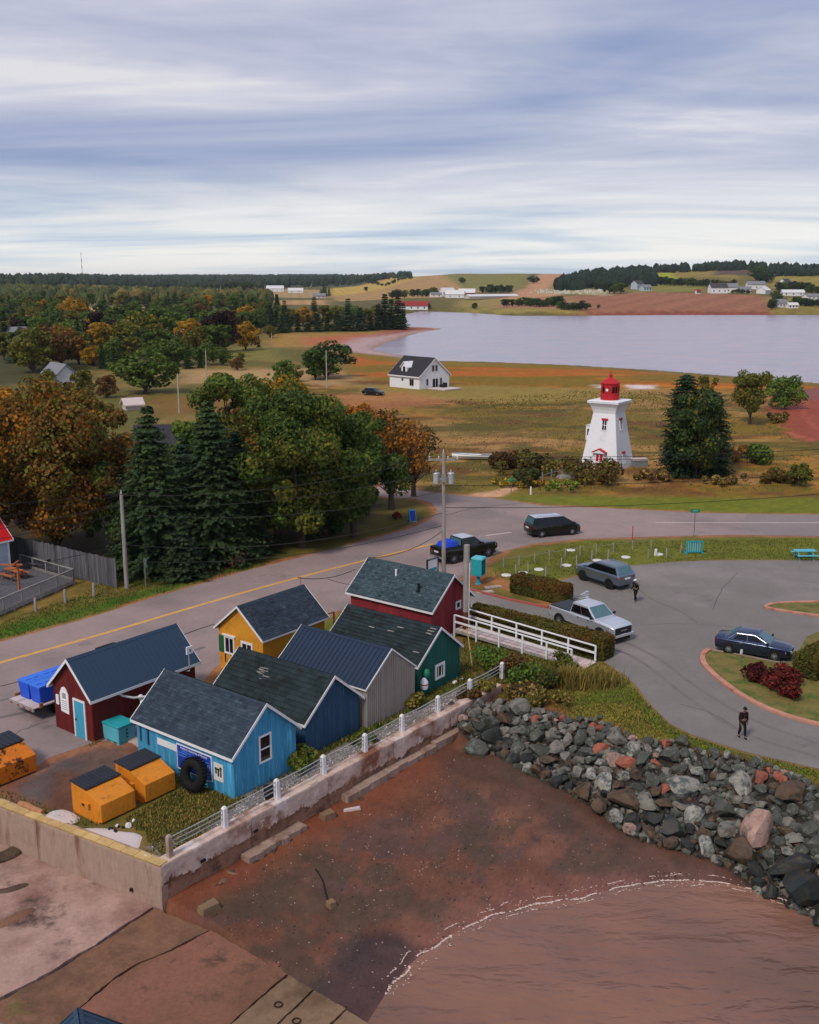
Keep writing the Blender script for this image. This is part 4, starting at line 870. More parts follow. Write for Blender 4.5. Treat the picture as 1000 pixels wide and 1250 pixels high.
for b, z in ((25.9, -.30), (28.9, -.28), (33.6, -.3), (38.2, -.28), (43.0, -.3)):
    m = MB(); m.cbox(ab(-30.985, b, z - .35), (.10, .26, .13), ROT); m.build('drain_hole', 'black', sw)
m = MB(); p = ab(-31.0, 36.0)
m.hexa([ab(-31.06, 32.45, .125), ab(-30.95, 32.45, .125), ab(-30.95, 32.9, .125), ab(-31.06, 32.9, .125)], [ab(-31.06, 32.45, .17), ab(-30.99, 32.45, .17), ab(-30.99, 32.9, .17), ab(-31.06, 32.9, .17)]); m.build('broken_lip', 'seawall', sw)
sl = thing('sea_wall', 'brown stained concrete quay wall with a yellow painted top by the dumpsters', 'wall', (0, 0, 0))
for k in range(4):
    a = Vector(WL).lerp(Vector(WC), k / 4 + .0004); b = Vector(WL).lerp(Vector(WC), (k + 1) / 4 - .0004)
    o = wall_mesh(a, b, .06, -3.0, .58, 'seawall_l', 'wall_section', seed=50 + k, rough=.015); o.parent = sl
d = (Vector(WC) - Vector(WL)).normalized(); nrm = Vector((d.y, -d.x, 0)); NC = 40
for k in range(NC):
    a = Vector(WL).lerp(Vector(WC), k / NC + .0003); b = Vector(WL).lerp(Vector(WC), (k + 1) / NC - .0003); w0 = .02 + .02 * random.random()
    m = MB(); m.hexa([(*(a + nrm * .0).xy, .05), (*(b + nrm * 0).xy, .05), (*(b - nrm * .44).xy, .05), (*(a - nrm * .44).xy, .05)], [(*(a + nrm * w0).xy, .14), (*(b + nrm * w0).xy, .14), (*(b - nrm * (.34 + .1 * random.random())).xy, .15), (*(a - nrm * (.34 + .1 * random.random())).xy, .15)], 0, random.uniform(.4, .6)); m.build('coping', 'cap_yellow', sl)
for u, v in ((94, 1053), (160, 1082)): q = at(u, v, -1.3); m = MB(); m.cbox((*(Vector((q[0], q[1], 0))).xy, -1.45), (.12, .12, .12)); m.build('drain_hole', 'black', sl)
# rubble along the eaten foot of the wall
def rock_mesh(seed, sub=2, cuts=11, name='boulder'):
    import bmesh
    r = random.Random(seed); bm = bmesh.new(); bmesh.ops.create_icosphere(bm, subdivisions=sub, radius=1.0)
    pl = []
    for _ in range(cuts):
        v = Vector((r.gauss(0, 1), r.gauss(0, 1), r.gauss(0, .8))).normalized(); pl.append((v, r.uniform(.42, .80)))
    sx, sy, sz = r.uniform(.95, 1.25), r.uniform(.75, 1.0), r.uniform(.6, .85)
    for v in bm.verts:
        c = v.co.copy()
        for nv, dd in pl:
            k = c.dot(nv)
            if k > dd: c -= nv * (k - dd)
        c += Vector((mnoise.noise(c * 2.3 + Vector((seed, 0, 0))), mnoise.noise(c * 2.3 + Vector((0, seed, 5))), mnoise.noise(c * 2.3 + Vector((3, 0, seed))))) * .07
        v.co = Vector((c.x * sx, c.y * sy, c.z * sz))
    me = bpy.data.meshes.new(name); bm.to_mesh(me); bm.free()
    me.attributes.new('tint', 'FLOAT', 'FACE').data.foreach_set('value', [max(0, min(1, .5 + r.gauss(0, .07))) for _ in me.polygons])
    me.polygons.foreach_set('use_smooth', [True] * len(me.polygons)); me.set_sharp_from_angle(angle=math.radians(19)); return me
mk('rock_dark', S(70, 72, 66), .75, .28, 1.6, S(108, 110, 104), 2.2, .52, .66, bump=.5, bsc=5, tint=.5); mk('rock_grey', S(114, 110, 102), .85, .25, 1.6, S(64, 72, 72), 1.8, .52, .64, bump=.5, bsc=5, tint=.5)
mk('rock_pale', S(140, 138, 130), .85, .2, 1.6, S(84, 90, 88), 2.4, .48, .58, bump=.5, bsc=5, tint=.5); mk('rock_red', S(150, 86, 70), .85, .18, 1.6, S(112, 70, 62), 2, .5, .66, bump=.4, bsc=5, tint=.5)
mk('rock_pink', S(162, 132, 120), .85, .18, 1.6, S(112, 96, 92), 2.2, .48, .6, bump=.5, bsc=5, tint=.5); mk('rock_brown', S(84, 66, 52), .7, .25, 1.6, S(54, 50, 40), 2, .48, .6, bump=.5, bsc=5, tint=.5); mk('rock_wet', S(36, 40, 40), .5, .25, 1.6, S(54, 48, 38), 2, .5, .62, bump=.5, bsc=5, tint=.5)
ROCKS = [rock_mesh(s) for s in range(16)]
for me in ROCKS: me.materials.append(M['rock_dark'])
def set_mat(o, mat): o.material_slots[0].link = 'OBJECT'; o.material_slots[0].material = M[mat] if isinstance(mat, str) else mat
def rock(x, y, z, r, mat, name='boulder', me=None, flat=1.0):
    o = put(name, me or random.choice(ROCKS), None, (x, y, z)); o.scale = (r, r, r * flat); o.rotation_euler = (random.uniform(-.5, .5), random.uniform(-.5, .5), random.uniform(0, 6.28)); set_mat(o, mat); return o
for k in range(30):
    b = random.uniform(24.3, 36.5); q = ab(-30.75 + random.uniform(0, .35), b); o = rock(q[0], q[1], -1.75, random.uniform(.18, .46), random.choice(['rock_brown', 'rock_brown', 'slab_tan']), 'fallen_stone', flat=.7)
    tag(o, 'brown stone lying against the broken foot of the pink sea wall', 'stone', 'stones at the foot of the sea wall')
for (u, v), lab, sz, mat in (((255, 1112), 'squared brown concrete lump beside the wall corner', (.9, .5, .3), 'slab_tan'), ((263, 1137), 'small pale stone lying on the slipway edge', (.3, .22, .16), 'slab_tan'), ((404, 1096), 'square mooring block on the beach with a drag line', (.36, .36, .26), 'slab_tan'), ((430, 992), 'pale plank lying by the wall footing', (.9, .2, .12), 'deck_pink'), ((400, 1002), 'loose concrete lumps below the middle of the wall', (.7, .5, .32), 'slab_tan')):
    x, y = xy(u, v, -1.75); m = MB(); m.hexa([(-sz[0] / 2, -sz[1] / 2, -.1), (sz[0] / 2, -sz[1] / 2, -.1), (sz[0] / 2, sz[1] / 2, -.1), (-sz[0] / 2, sz[1] / 2, -.1)], [(-sz[0] * .45, -sz[1] * .42, sz[2]), (sz[0] * .4, -sz[1] * .45, sz[2] * .9), (sz[0] * .45, sz[1] * .38, sz[2]), (-sz[0] * .42, sz[1] * .45, sz[2] * .85)])
    o = m.build('concrete_lump', mat, None, (x, y, hz(x, y)), random.uniform(.3, .9), bevel=.02); tag(o, lab, 'lump')
x0, y0 = xy(385, 1058, -1.75); x1, y1 = xy(404, 1092, -1.75); m = MB(); m.tube([(x0 + (x1 - x0) * f + .08 * math.sin(f * 5), y0 + (y1 - y0) * f, hz(x0 + (x1 - x0) * f, y0 + (y1 - y0) * f) + .02) for f in np.linspace(0, 1, 9)], .03, 5)
tag(m.build('mooring_line', 'black'), 'dark mooring line lying across the red beach', 'rope')
# ---- slipway slabs
sp = structure(bpy.data.objects.new('slipway', None)); COL.objects.link(sp)
def slab(px, mat, z, seed, cnt=14, wob=.06):
    pts = PX(px, -1.85); out = []
    for i in range(len(pts)):
        a, b = Vector((*pts[i], 0)), Vector((*pts[(i + 1) % len(pts)], 0)); k = max(1, int((b - a).length / .16))
        for j in range(k): c = a.lerp(b, j / k); w = wob * (j > 0); c = c + Vector((mnoise.noise((c.x * 6, c.y * 6, seed)), mnoise.noise((c.x * 6, c.y * 6, seed + 3)), 0)) * .035 * (j > 0); out.append((c.x + mnoise.noise((c.x * 1.7, c.y * 1.7, seed)) * w, c.y + mnoise.noise((c.x * 1.7, c.y * 1.7, seed + 9)) * w))
    o = MB().extz(ccw(out), z - .5, z).build('concrete_slab', mat, sp); return o
slab([(-300, 985), (0, 1000), (60, 1020), (200, 1112), (187, 1107), (150, 1130), (120, 1150), (60, 1187), (0, 1218), (-120, 1290), (-400, 1290)], 'slab_pink', -1.84, 1)
slab([(189, 1108), (202, 1114), (254, 1135), (205, 1160), (170, 1174), (140, 1192), (92, 1232), (60, 1262), (-60, 1400), (-400, 1400), (-118, 1292), (2, 1220), (62, 1189), (122, 1152), (152, 1132)], 'slab_brown', -1.87, 2)
slab([(257, 1136), (300, 1160), (350, 1189), (316, 1218), (278, 1252), (200, 1330), (0, 1500), (-60, 1402), (62, 1264), (94, 1234), (142, 1194), (172, 1176), (207, 1162)], 'slab_red', -1.85, 3)
slab([(353, 1190.5), (382, 1207.5), (338, 1250), (280, 1300), (250, 1284), (280, 1253), (318, 1219)], 'slab_tan', -1.845, 4, wob=.02); slab([(384, 1209), (422, 1231), (394, 1258), (340, 1310), (282, 1302), (340, 1251)], 'slab_tan', -1.85, 5, wob=.02); slab([(424, 1232.5), (470, 1262), (440, 1300), (342, 1312), (396, 1259)], 'slab_tan', -1.86, 6, wob=.02)
for u, v in ((340, 1227), (362, 1247)): x, y = xy(u, v, -1.84); m = MB(); m.ring((0, 0, .02), .14, (.025, .025), 14, 6, 'z'); o = m.build('iron_ring', 'crack', sp, (x, y, -1.83)); o.rotation_euler = (0, 0, random.random())
def blob(px, z0, h, mat, name, seed, parent=None, zg=None):
    pts = smooth_line(PX(px + [px[0]], z0), 2)[:-1]; c = np.mean(pts, 0); mb = MB(); n = len(pts); V = []; F = []
    for ring, (s, z) in enumerate(((1, -.02), (.93, h * .5), (.75, h * .9), (.4, h))):
        for i, p in enumerate(pts): w = 1 + .12 * mnoise.noise((p[0] * 2.1, p[1] * 2.1, seed + ring)); V.append((c[0] + (p[0] - c[0]) * s * w, c[1] + (p[1] - c[1]) * s * w, z0 + z * (1 + .4 * mnoise.noise((p[0] * 3, p[1] * 3, seed)))))
    for r in range(3):
        for i in range(n): F.append((r * n + i, r * n + (i + 1) % n, (r + 1) * n + (i + 1) % n, (r + 1) * n + i))
    F.append(tuple(range(3 * n, 4 * n))); mb.add(V, F); return mb.build(name, mat, parent, smooth=50)
tag(blob([(-20, 1048), (6, 1042), (20, 1030), (34, 1024), (50, 1027), (48, 1034), (30, 1040), (10, 1052), (-20, 1058)], -1.83, .16, 'rock_brown', 'seaweed_heap', 3), 'dark heap of washed up weed on the pink slab by the wall', 'weed')
tag(blob([(-6, 1088), (16, 1083), (34, 1077), (36, 1081), (20, 1087), (0, 1092)], -1.83, .07, 'rock_brown', 'seaweed_heap', 4), 'thin dark streak of weed on the pink slab', 'weed')
tag(blob([(-8, 1128), (20, 1113), (42, 1106), (40, 1114), (20, 1126), (-4, 1136)], -1.83, .03, 'slab_brown', 'mud_patch', 5), 'flat patch of brown mud on the pink slab', 'mud')
# ---- fence of white posts along the wall
fence = thing('rail_fence', 'fence of white concrete posts and grey pipe rails along the sea wall', 'fence', (0, 0, 0)); fp = []
for u, v in ((205, 1047), (271, 1010.5), (335, 976), (391, 945.5), (442, 918.5), (488, 894.5), (532, 871), (572, 850), (612, 829)):
    a, b = to_ab(at(u, v)); fp.append(ab(-31.28, b))
pmesh = None
for k, q in enumerate(fp):
    m = MB(); m.hexa([(-.11, -.11, -.05), (.11, -.11, -.05), (.11, .11, -.05), (-.11, .11, -.05)], [(-.095, -.095, .86), (.095, -.095, .86), (.095, .095, .86), (-.095, .095, .86)]); m.hexa([(-.095, -.095, .86), (.095, -.095, .86), (.095, .095, .86), (-.095, .095, .86)], [(-.05, -.05, .95), (.05, -.05, .95), (.05, .05, .95), (-.05, .05, .95)])
    o = m.build('fence_post', 'white' if k else 'concrete', fence, (q[0], q[1], .12), ROT + random.uniform(-.05, .05)); o.rotation_euler.y = random.uniform(-.03, .03)
fp2 = [ab(-31.28, 22.9)] + fp if False else fp
for z in (.42, .62, .82):
    m = MB(); pts = []
    for a, b in zip(fp[:-1], fp[1:]):
        for f in (0, .5): pts.append((a[0] + (b[0] - a[0]) * f, a[1] + (b[1] - a[1]) * f, .12 + z - (.03 if f else 0) + random.uniform(-.01, .01)))
    pts.append((*fp[-1][:2], .12 + z)); m.tube(pts, .026, 6); m.build('fence_rail', 'galv', fence)
x, y = xy(331, 972); m = MB(); m.lathe([(.2, 0), (.24, .55), (.22, .6)], 10, (0, 0, 0)); tag(m.build('black_bucket', 'black', None, (*ab(-31.75, to_ab((x, y))[1] - .2)[:2], 0), smooth=40), 'black bucket standing on the gravel behind a fence post', 'bucket')
# ---- dumpsters
def dumpster(label, a1, b0, b1, mat, lidop=False, L=2.1, front=.92, back=1.32):
    w = b1 - b0; t = thing('dumpster', label, 'dumpster', ab(a1, (b0 + b1) / 2), ROT, 'orange dumpsters in the yard'); h = w / 2
    m = MB(); m.ext([(-L, .08), (0, .08), (.0, front), (-1.02, back - .02), (-L, back + .06)], -h, h); m.build('bin_body', mat, t, bevel=.02)
    m = MB()
    for sg in (-1, 1):
        m.box((-1.35, sg * (h + .06) - .06, .55), (-.75, sg * (h + .06) + .06, .78)); m.box((-L + .1, sg * h - .03, .0), (-.15, sg * h + .03, .1))
    m.build('fork_pocket', mat, t); m = MB()
    for sg in (-1, 1): m.box((-1.2, sg * (h + .123) - .003, .60), (-1.0, sg * (h + .123) + .003, .73))
    m.build('pocket_hole', 'black', t)
    for k in range(2):
        y0 = -h - .04 + k * (h + .045); y1 = y0 + h + .035; m = MB(); z0, z1 = back + .015, back + .10
        if lidop: z1 += .12 - k * .08
        m.hexa([(-L - .05, y0, z1), (-.98, y0, z0), (-.98, y1, z0), (-L - .05, y1, z1)], [(-L - .05, y0, z1 + .05), (-.98, y0, z0 + .05), (-.98, y1, z0 + .05), (-L - .05, y1, z1 + .05)])
        for j in range(5): yy = y0 + (y1 - y0) * (j + .5) / 5; m.hexa([(-L, yy - .05, z1 + .045), (-1.04, yy - .05, z0 + .045), (-1.04, yy + .05, z0 + .045), (-L, yy + .05, z1 + .045)], [(-L, yy - .03, z1 + .085), (-1.04, yy - .03, z0 + .085), (-1.04, yy + .03, z0 + .085), (-L, yy + .03, z1 + .085)])
        m.build('lid', 'lid', t)
    return t
dumpster('clean orange dumpster with black ribbed lids at the edge of the quay wall', -35.7, 24.4, 26.2, 'dump'); dumpster('orange dumpster with black lids beside the big tyre', -35.7, 26.75, 28.45, 'dump'); dumpster('rusty orange dumpster with peeling paint and a tattered lid', -42.35, 22.9, 25.6, 'dump_rust', True, 2.2)
# ---- tote, tyre, debris
t = thing('storage_tote', 'pale teal insulated tote with a green lid beside the barn red shed', 'tote', ab(-42.25, 30.25), ROT); m = MB(); m.hexa([(-.62, -.48, .1), (.62, -.48, .1), (.62, .48, .1), (-.62, .48, .1)], [(-.68, -.52, .92), (.68, -.52, .92), (.68, .52, .92), (-.68, .52, .92)]); m.build('tub', 'teal_lt', t, bevel=.03)
m = MB(); m.box((-.72, -.56, .922), (.72, .56, 1.02)); m.build('lid', 'teal', t, bevel=.03); m = MB()
for x in (-.5, 0, .5): m.box((x - .1, -.45, 0), (x + .1, .45, .1))
m.build('foot', 'teal_lt', t); m = MB()
for k in range(3): m.box((.665, -.06, .3 + k * .2), (.69, .06, .36 + k * .2))
m.build('catch', 'black', t)
q = ab(-35.0, 28.95); t = thing('tyre', 'huge black tractor tyre leaning on the sky blue shed', 'tyre', (q[0], q[1], .78), ROT); m = MB(); m.ring((0, 0, 0), .56, (.235, .24), 30, 10, 'y'); o = m.build('tyre_carcass', 'rubber', t, smooth=45); o.rotation_euler = (-.25, 0, 0); m = MB()
for i in range(30): w = 2 * math.pi * i / 30; m.cbox((.79 * math.cos(w), 0, .79 * math.sin(w)), (.05, .40, .05))
o = m.build('tread', 'rubber', t); o.rotation_euler = (-.25, 0, 0)
q = xy(38, 990); m = MB(); m.tube([(-.75, 0, .13), (-.3, .03, .15), (.2, -.02, .15), (.75, .03, .14)], [.15, .17, .16, .12], 9); tag(m.build('log', 'log', None, (*q, 0), math.radians(-32), smooth=45), 'weathered driftwood log lying behind the yellow topped wall', 'log')
tag(blob([(50, 1001), (62, 990), (80, 988), (98, 997), (97, 1003), (80, 1008), (70, 1006)], 0, .10, 'plaster', 'sand_heap', 7), 'white heap of sand spilled beside the clean dumpster', 'heap')
tag(blob([(100, 1011), (125, 1010), (150, 1015), (175, 1018), (172, 1030), (168, 1042), (150, 1036), (120, 1022)], 0, .03, 'plaster', 'concrete_apron', 8), 'cracked pale concrete apron in front of the dumpsters', 'apron')
for (u, v), lab in (((158, 1010), 'white broken block on the concrete apron'), ((163, 1004), 'smaller white chip on the concrete apron'), ((178, 1048), 'white lump at the quay wall corner')):
    x, y = xy(u, v); o = rock(x, y, .1, .2 if 'block' in lab else .13, 'stone_white', 'concrete_chip'); tag(o, lab, 'lump')
for k in range(9): x, y = xy(136 + random.uniform(-6, 22), 1012 + random.uniform(-3, 4)); o = rock(x, y, .05, random.uniform(.06, .12), random.choice(['black', 'stone_white', 'rock_grey']), 'rubble_chip'); tag(o, 'small broken chip on the concrete apron', 'chip', 'chips on the concrete apron')
for (px, lab) in (([(148, 895), (160, 888), (178, 884), (184, 890), (178, 900), (160, 908), (148, 905)], 'flat pale rock slab beside the teal tote'), ([(160, 905), (176, 898), (186, 900), (182, 910), (168, 914)], 'lower flat rock slab under the shed corner')): tag(blob(px, 0, .14, 'slabrock', 'flat_rock', 11), lab, 'rock')
# ---- white hauling gear leaning on the dark red shed
q = ab(-41.3, 31.6); t = thing('hauling_frame', 'white tubular hauling frame with a motor leaning on the barn red shed', 'hauler', q, ROT)
m = MB(); m.tube([(.35, -.1, .1), (-1.3, .35, 1.75)], .13, 10); m.build('roller_tube', 'white', t, smooth=40); m = MB(); m.tube([(.6, .55, .15), (-.95, 1.0, 1.75)], .13, 10); m.build('roller_tube', 'white', t, smooth=40)
m = MB()
for f in (.1, .9): m.tube([(.35 - 1.65 * f - .02, -.1 + .45 * f - .01, .1 + 1.65 * f), (.35 - 1.65 * f + .06, -.1 + .45 * f, .1 + 1.65 * f - .07)], .145, 10); m.tube([(.35 - 1.65 * f, -.1 + .45 * f, .1 + 1.65 * f), (.6 - 1.55 * f, .55 + .45 * f, .15 + 1.6 * f)], .05, 6)
m.build('strap', 'black', t); m = MB(); m.cbox((-.35, .55, 1.15), (.5, .4, .4), .3); m.cbox((-.1, .6, .75), (.25, .3, .5), .1); m.build('motor', 'black', t)
m = MB(); m.tube([(-1.62, -.95, 2.35), (-1.45, -.6, 2.0), (-1.25, -.1, 1.78), (-1.0, .5, 1.72), (-.7, 1.0, 1.85)], .06, 8); m.build('hose', 'stone_white', t, smooth=50)
q = ab(-42.72, 35.2); t = thing('antenna', 'white panel antenna on a bent pipe at the eave of the barn red shed', 'antenna', (*q[:2], 2.15), ROT); m = MB(); m.tube([(-.1, 0, -.1), (.25, 0, .0), (.25, 0, .3), (.25, 0, 1.3)], .035, 7); m.build('mast', 'galv', t); m = MB(); m.box((.29, -.22, 1.0), (.36, .22, 1.42)); m.build('panel', 'white_clean', t); m = MB(); m.box((.36, -.05, 1.14), (.39, .05, 1.28)); m.build('feed_box', 'steel', t)
# ---- buoys on the green shed
q = ab(-33.22, 44.15); t = thing('buoy', 'white buoy hanging low at the corner of the green shed', 'buoy', (*q[:2], .85)); m = MB(); m.lathe([(.04, -.36), (.2, -.3), (.24, -.1), (.22, .14), (.1, .3), (.04, .34)], 12); m.build('float', 'white_clean', t, smooth=50); m = MB(); m.lathe([(.235, -.06), (.245, -.02), (.235, .02)], 12); m.build('band', 'terracotta', t); m = MB(); m.tube([(0, 0, .34), (0, 0, .5)], .015, 5); m.build('rope', 'black', t)
t = thing('buoy', 'green buoy hanging above the white one on the green shed', 'buoy', (*ab(-33.2, 44.35)[:2], 1.42)); m = MB(); m.lathe([(.03, -.28), (.16, -.2), (.2, 0), (.14, .18), (.04, .26)], 12); m.build('float', 'green', t, smooth=50); m = MB(); m.tube([(0, 0, .26), (0, 0, .42)], .015, 5); m.build('rope', 'black', t)
for b, sz in ((46.9, .28), (47.6, .2)): q = ab(-33.1, b); o = rock(*q[:2], .08, sz, 'stone_white', 'white_block', flat=.5); tag(o, 'white stone block at the foot of the green shed' if sz > .25 else 'smaller white stone at the green shed corner', 'stone')
# ---- pole beside the red shed, leaning stick
q = ab(-37.35, 54.15); hp_ = hgt(557, 775, 664); t = thing('wooden_pole', 'thick grey pole with a brown foot against the red shed gable', 'pole', q); m = MB(); m.tube([(0, 0, 1.7), (0, 0, 4.2), (.02, 0, hp_)], [.2, .2, .19], 12); m.build('pole_shaft', 'pole', t, smooth=40); m = MB(); m.tube([(0, 0, -.1), (0, 0, .7), (0, 0, 1.69)], [.215, .21, .2], 12); m.build('pole_foot', 'pole_brown', t, smooth=40); m = MB(); m.tube([(.2, -.08, 0), (.2, -.08, hp_ - 1.2)], .03, 6); m.build('cable_guard', 'white', t)
m = MB(); m.tube([(0, 0, -.1), (-.35, .3, 2.35)], .04, 6); tag(m.build('stick', 'cap_yellow', None, at(577, 814)), 'thin yellow stake leaning in the grass beside the green shed', 'stake')
m = MB(); m.tube([(0, 0, 0), (.1, 0, .9), (.05, .1, 1.9)], .07, 6); m.tube([(.25, .1, 0), (.2, 0, 1.2)], .05, 6); tag(m.build('driftwood', 'wood_grey', None, (*ab(-33.9, 48.15)[:2], 0)), 'dark weathered timbers propped at the back corner of the green shed', 'timber')
# ---- boardwalk ramp with railings
Lr = 9.6; t = thing('boardwalk_ramp', 'pale timber ramp with white railings running to the red shed', 'ramp', ab(-28.2, 54.3), ROT)
def rz_(x): return max(.06, .06 + (-x) / Lr * .5)
npl = 64; pm = MB(); 
for k in range(npl):
    x0 = -Lr * k / npl; x1 = x0 - Lr / npl * .93; m = MB(); y0, y1 = -.72 + random.uniform(-.015, .015), .72 + random.uniform(-.015, .015)
    m.hexa([(x1, y0, rz_(x1) - .04), (x0, y0, rz_(x0) - .04), (x0, y1, rz_(x0) - .04), (x1, y1, rz_(x1) - .04)], [(x1, y0, rz_(x1)), (x0, y0, rz_(x0)), (x0, y1, rz_(x0)), (x1, y1, rz_(x1))], 0, random.uniform(.3, .65)); m.build('plank', 'deck_pink', t)
for sg in (-1, 1):
    xa, xb = (-.1, -Lr) if sg > 0 else (-.9, -Lr)
    for h in (.98, .52):
        m = MB(); m.beam((xa, sg * .78, rz_(xa) + h), (xb, sg * .78, rz_(xb) + h), .06 if h < .9 else .13, .12 if h < .9 else .05); m.build('handrail', 'white', t)
    for k in range(6): x = xa + (xb - xa) * k / 5; m = MB(); m.box((x - .05, sg * .78 - .05, 0), (x + .05, sg * .78 + .05, rz_(x) + .96)); m.build('rail_post', 'white', t)
    m = MB(); m.beam((0, sg * .7, .0), (-Lr, sg * .7, .42), .05, .2); m.build('stringer', 'weathered', t)
# ---- RIPRAP
def arc(line, n=400):
    p = np.array(line); s = np.concatenate([[0], np.cumsum(np.hypot(*np.diff(p, axis=0).T))]); q = np.linspace(0, s[-1], n); return np.stack([np.interp(q, s, p[:, 0]), np.interp(q, s, p[:, 1])], 1)
ca1, ta1 = arc(CREST[:12]), arc(TOE[:13] + PX([(1060, 1145)], -2.3)); placed = []; tries = 0; r2 = random.Random(5)
def inview(x, y, z): u, v = proj((x, y, z)); return -20 < u < 1015 and v < 1150
feats = [((764, 934), .62, 'rock_red', 'smooth brick red boulder near the top of the bank beneath the walking man'), ((733, 917), .52, 'rock_red', 'rounded red boulder in the upper row of the bank'), ((692, 921), .48, 'rock_grey', 'rounded mid grey boulder in the middle of the bank'), ((752, 929), .7, 'rock_pink', 'pink and grey boulder next to the smooth red one'), ((811, 919), .5, 'rock_red', 'orange red boulder at the bank top edge by the grass'),
         ((926, 1008), 1.25, 'rock_pink', 'huge cracked pale pink boulder low on the bank'), ((903, 963), .85, 'rock_pale', 'pale grey boulder with a pink face below the path'), ((834, 958), .95, 'rock_pale', 'big pale grey veined boulder in the middle rows'), ((580, 905), .9, 'rock_dark', 'long dark slab boulder at the end of the sea wall'), ((600, 885), .75, 'rock_dark', 'dark green boulder against the sea wall end'),
         ((636, 878), .85, 'rock_grey', 'grey lichen covered upright boulder in the top row'), ((616, 884), .7, 'rock_brown', 'reddish brown boulder beside the dark green ones'), ((850, 984), .75, 'rock_pale', 'white faced boulder in the lower rows'), ((740, 952), .7, 'rock_pale', 'pale angular boulder above the wet dark stones'), ((905, 1030), 1.2, 'rock_brown', 'large brown slab boulder by the water'), ((985, 1082), 1.2, 'rock_wet', 'large black wet boulder at the water edge'), ((965, 1050), 1.1, 'rock_wet', 'wide dark brown wet boulder close to the water'),
         ((968, 975), .9, 'rock_brown', 'tawny flat faced boulder high on the bank'), ((928, 958), .55, 'rock_red', 'small orange boulder beside the pink faced one'), ((812, 975), .6, 'rock_brown', 'brown cube shaped boulder in the middle rows')]
def bz(x, y): return hz(x, y)
for (u, v), r, mat, lab in feats:
    z = -.8
    for _ in range(5): x, y = xy(u, v, z); z = bz(x, y) + r * .35
    o = rock(x, y, z, r, mat, flat=.9); tag(o, lab, 'boulder', 'boulders of the shore bank'); placed.append((x, y, r))
SZ = lambda r: 'small' if r < .36 else ('medium' if r < .52 else 'large')
CW = {'rock_dark': 'dark green grey', 'rock_grey': 'mid grey', 'rock_pale': 'pale grey', 'rock_red': 'brick red', 'rock_pink': 'pinkish', 'rock_brown': 'brown', 'rock_wet': 'wet black'}
cands = []
while len(placed) < 290 and tries < 60000:
    tries += 1; f = r2.random() * .97; tt = r2.random() * 1.04 - .02; i = int(f * 399); x, y = ca1[i] * (1 - tt) + ta1[i] * tt; x += r2.gauss(0, .1); y += r2.gauss(0, .1)
    big = r2.random(); r = (.27 + .40 * big ** 1.5) * (1.0 + .55 * min(1, tt * 1.3)); r = min(r, 1.0)
    if tt < .12: r *= .8
    if any((x - a) ** 2 + (y - b) ** 2 < (.60 * (r + c)) ** 2 for a, b, c in placed): continue
    z = bz(x, y) + r * (.38 + .15 * r2.random())
    if not inview(x, y, z): continue
    w = r2.random()
    if tt > .80 and w < .8: mat = 'rock_wet' if w < .5 else 'rock_brown'
    else: mat = 'rock_dark' if w < .46 else 'rock_grey' if w < .82 else 'rock_pale' if w < .88 else 'rock_pink' if w < .92 else 'rock_red' if w < .955 else 'rock_brown'
    o = rock(x, y, z, r, mat, flat=r2.uniform(.7, 1.0)); placed.append((x, y, r)); zone_ = 'by the sea wall end' if f < .22 else 'below the ornamental grass' if f < .42 else 'below the drive' if f < .68 else 'below the walking man' if f < .86 else 'beyond the walking man'
    row = 'top row' if tt < .25 else 'upper rows' if tt < .5 else 'lower rows' if tt < .78 else 'water edge'
    tag(o, f'{SZ(r)} {CW[mat]} boulder in the {row} {zone_}', 'boulder', 'boulders of the shore bank')
# small stones filling the gaps: nobody could count them
small = [rock_mesh(100 + s, 1, 5, 'rubble') for s in range(6)]
def scatter_rocks(name, pts, mats, n_mats):
    V = []; F = []; T = []; MI = []; k = 0
    base = []
    for me in small:
        co = np.zeros(len(me.vertices) * 3, np.float32); me.vertices.foreach_get('co', co); base.append((co.reshape(-1, 3), np.array([list(p.vertices) for p in me.polygons])))
    for (x, y, z, r) in pts:
        co, fc = base[random.randrange(6)]; a = random.uniform(0, 6.28); c, s = math.cos(a), math.sin(a)
        R = np.array([[c, -s, 0], [s, c, 0], [0, 0, 1]]); V.append((co * r) @ R.T + [x, y, z]); F.append(fc + k); k += len(co); T.append(np.full(len(fc), .5 + random.uniform(-.3, .3))); MI.append(np.full(len(fc), random.randrange(n_mats)))
    return stuff(put(name, fastmesh(name, np.concatenate(V), np.concatenate(F), mats, np.concatenate(T), False, np.concatenate(MI))))
pts = []
for _ in range(2200):
    i = r2.randrange(400); tt = r2.random() ** .8 * 1.06; x, y = ca1[i] * (1 - tt) + ta1[i] * tt; r = r2.uniform(.10, .28); pts.append((x, y, bz(x, y) + r * .3, r))
tag(scatter_rocks('rubble', pts, ['rock_dark', 'rock_wet', 'rock_grey', 'rock_brown', 'rock_dark'], 5), 'small broken stones packed between the boulders', 'rubble')
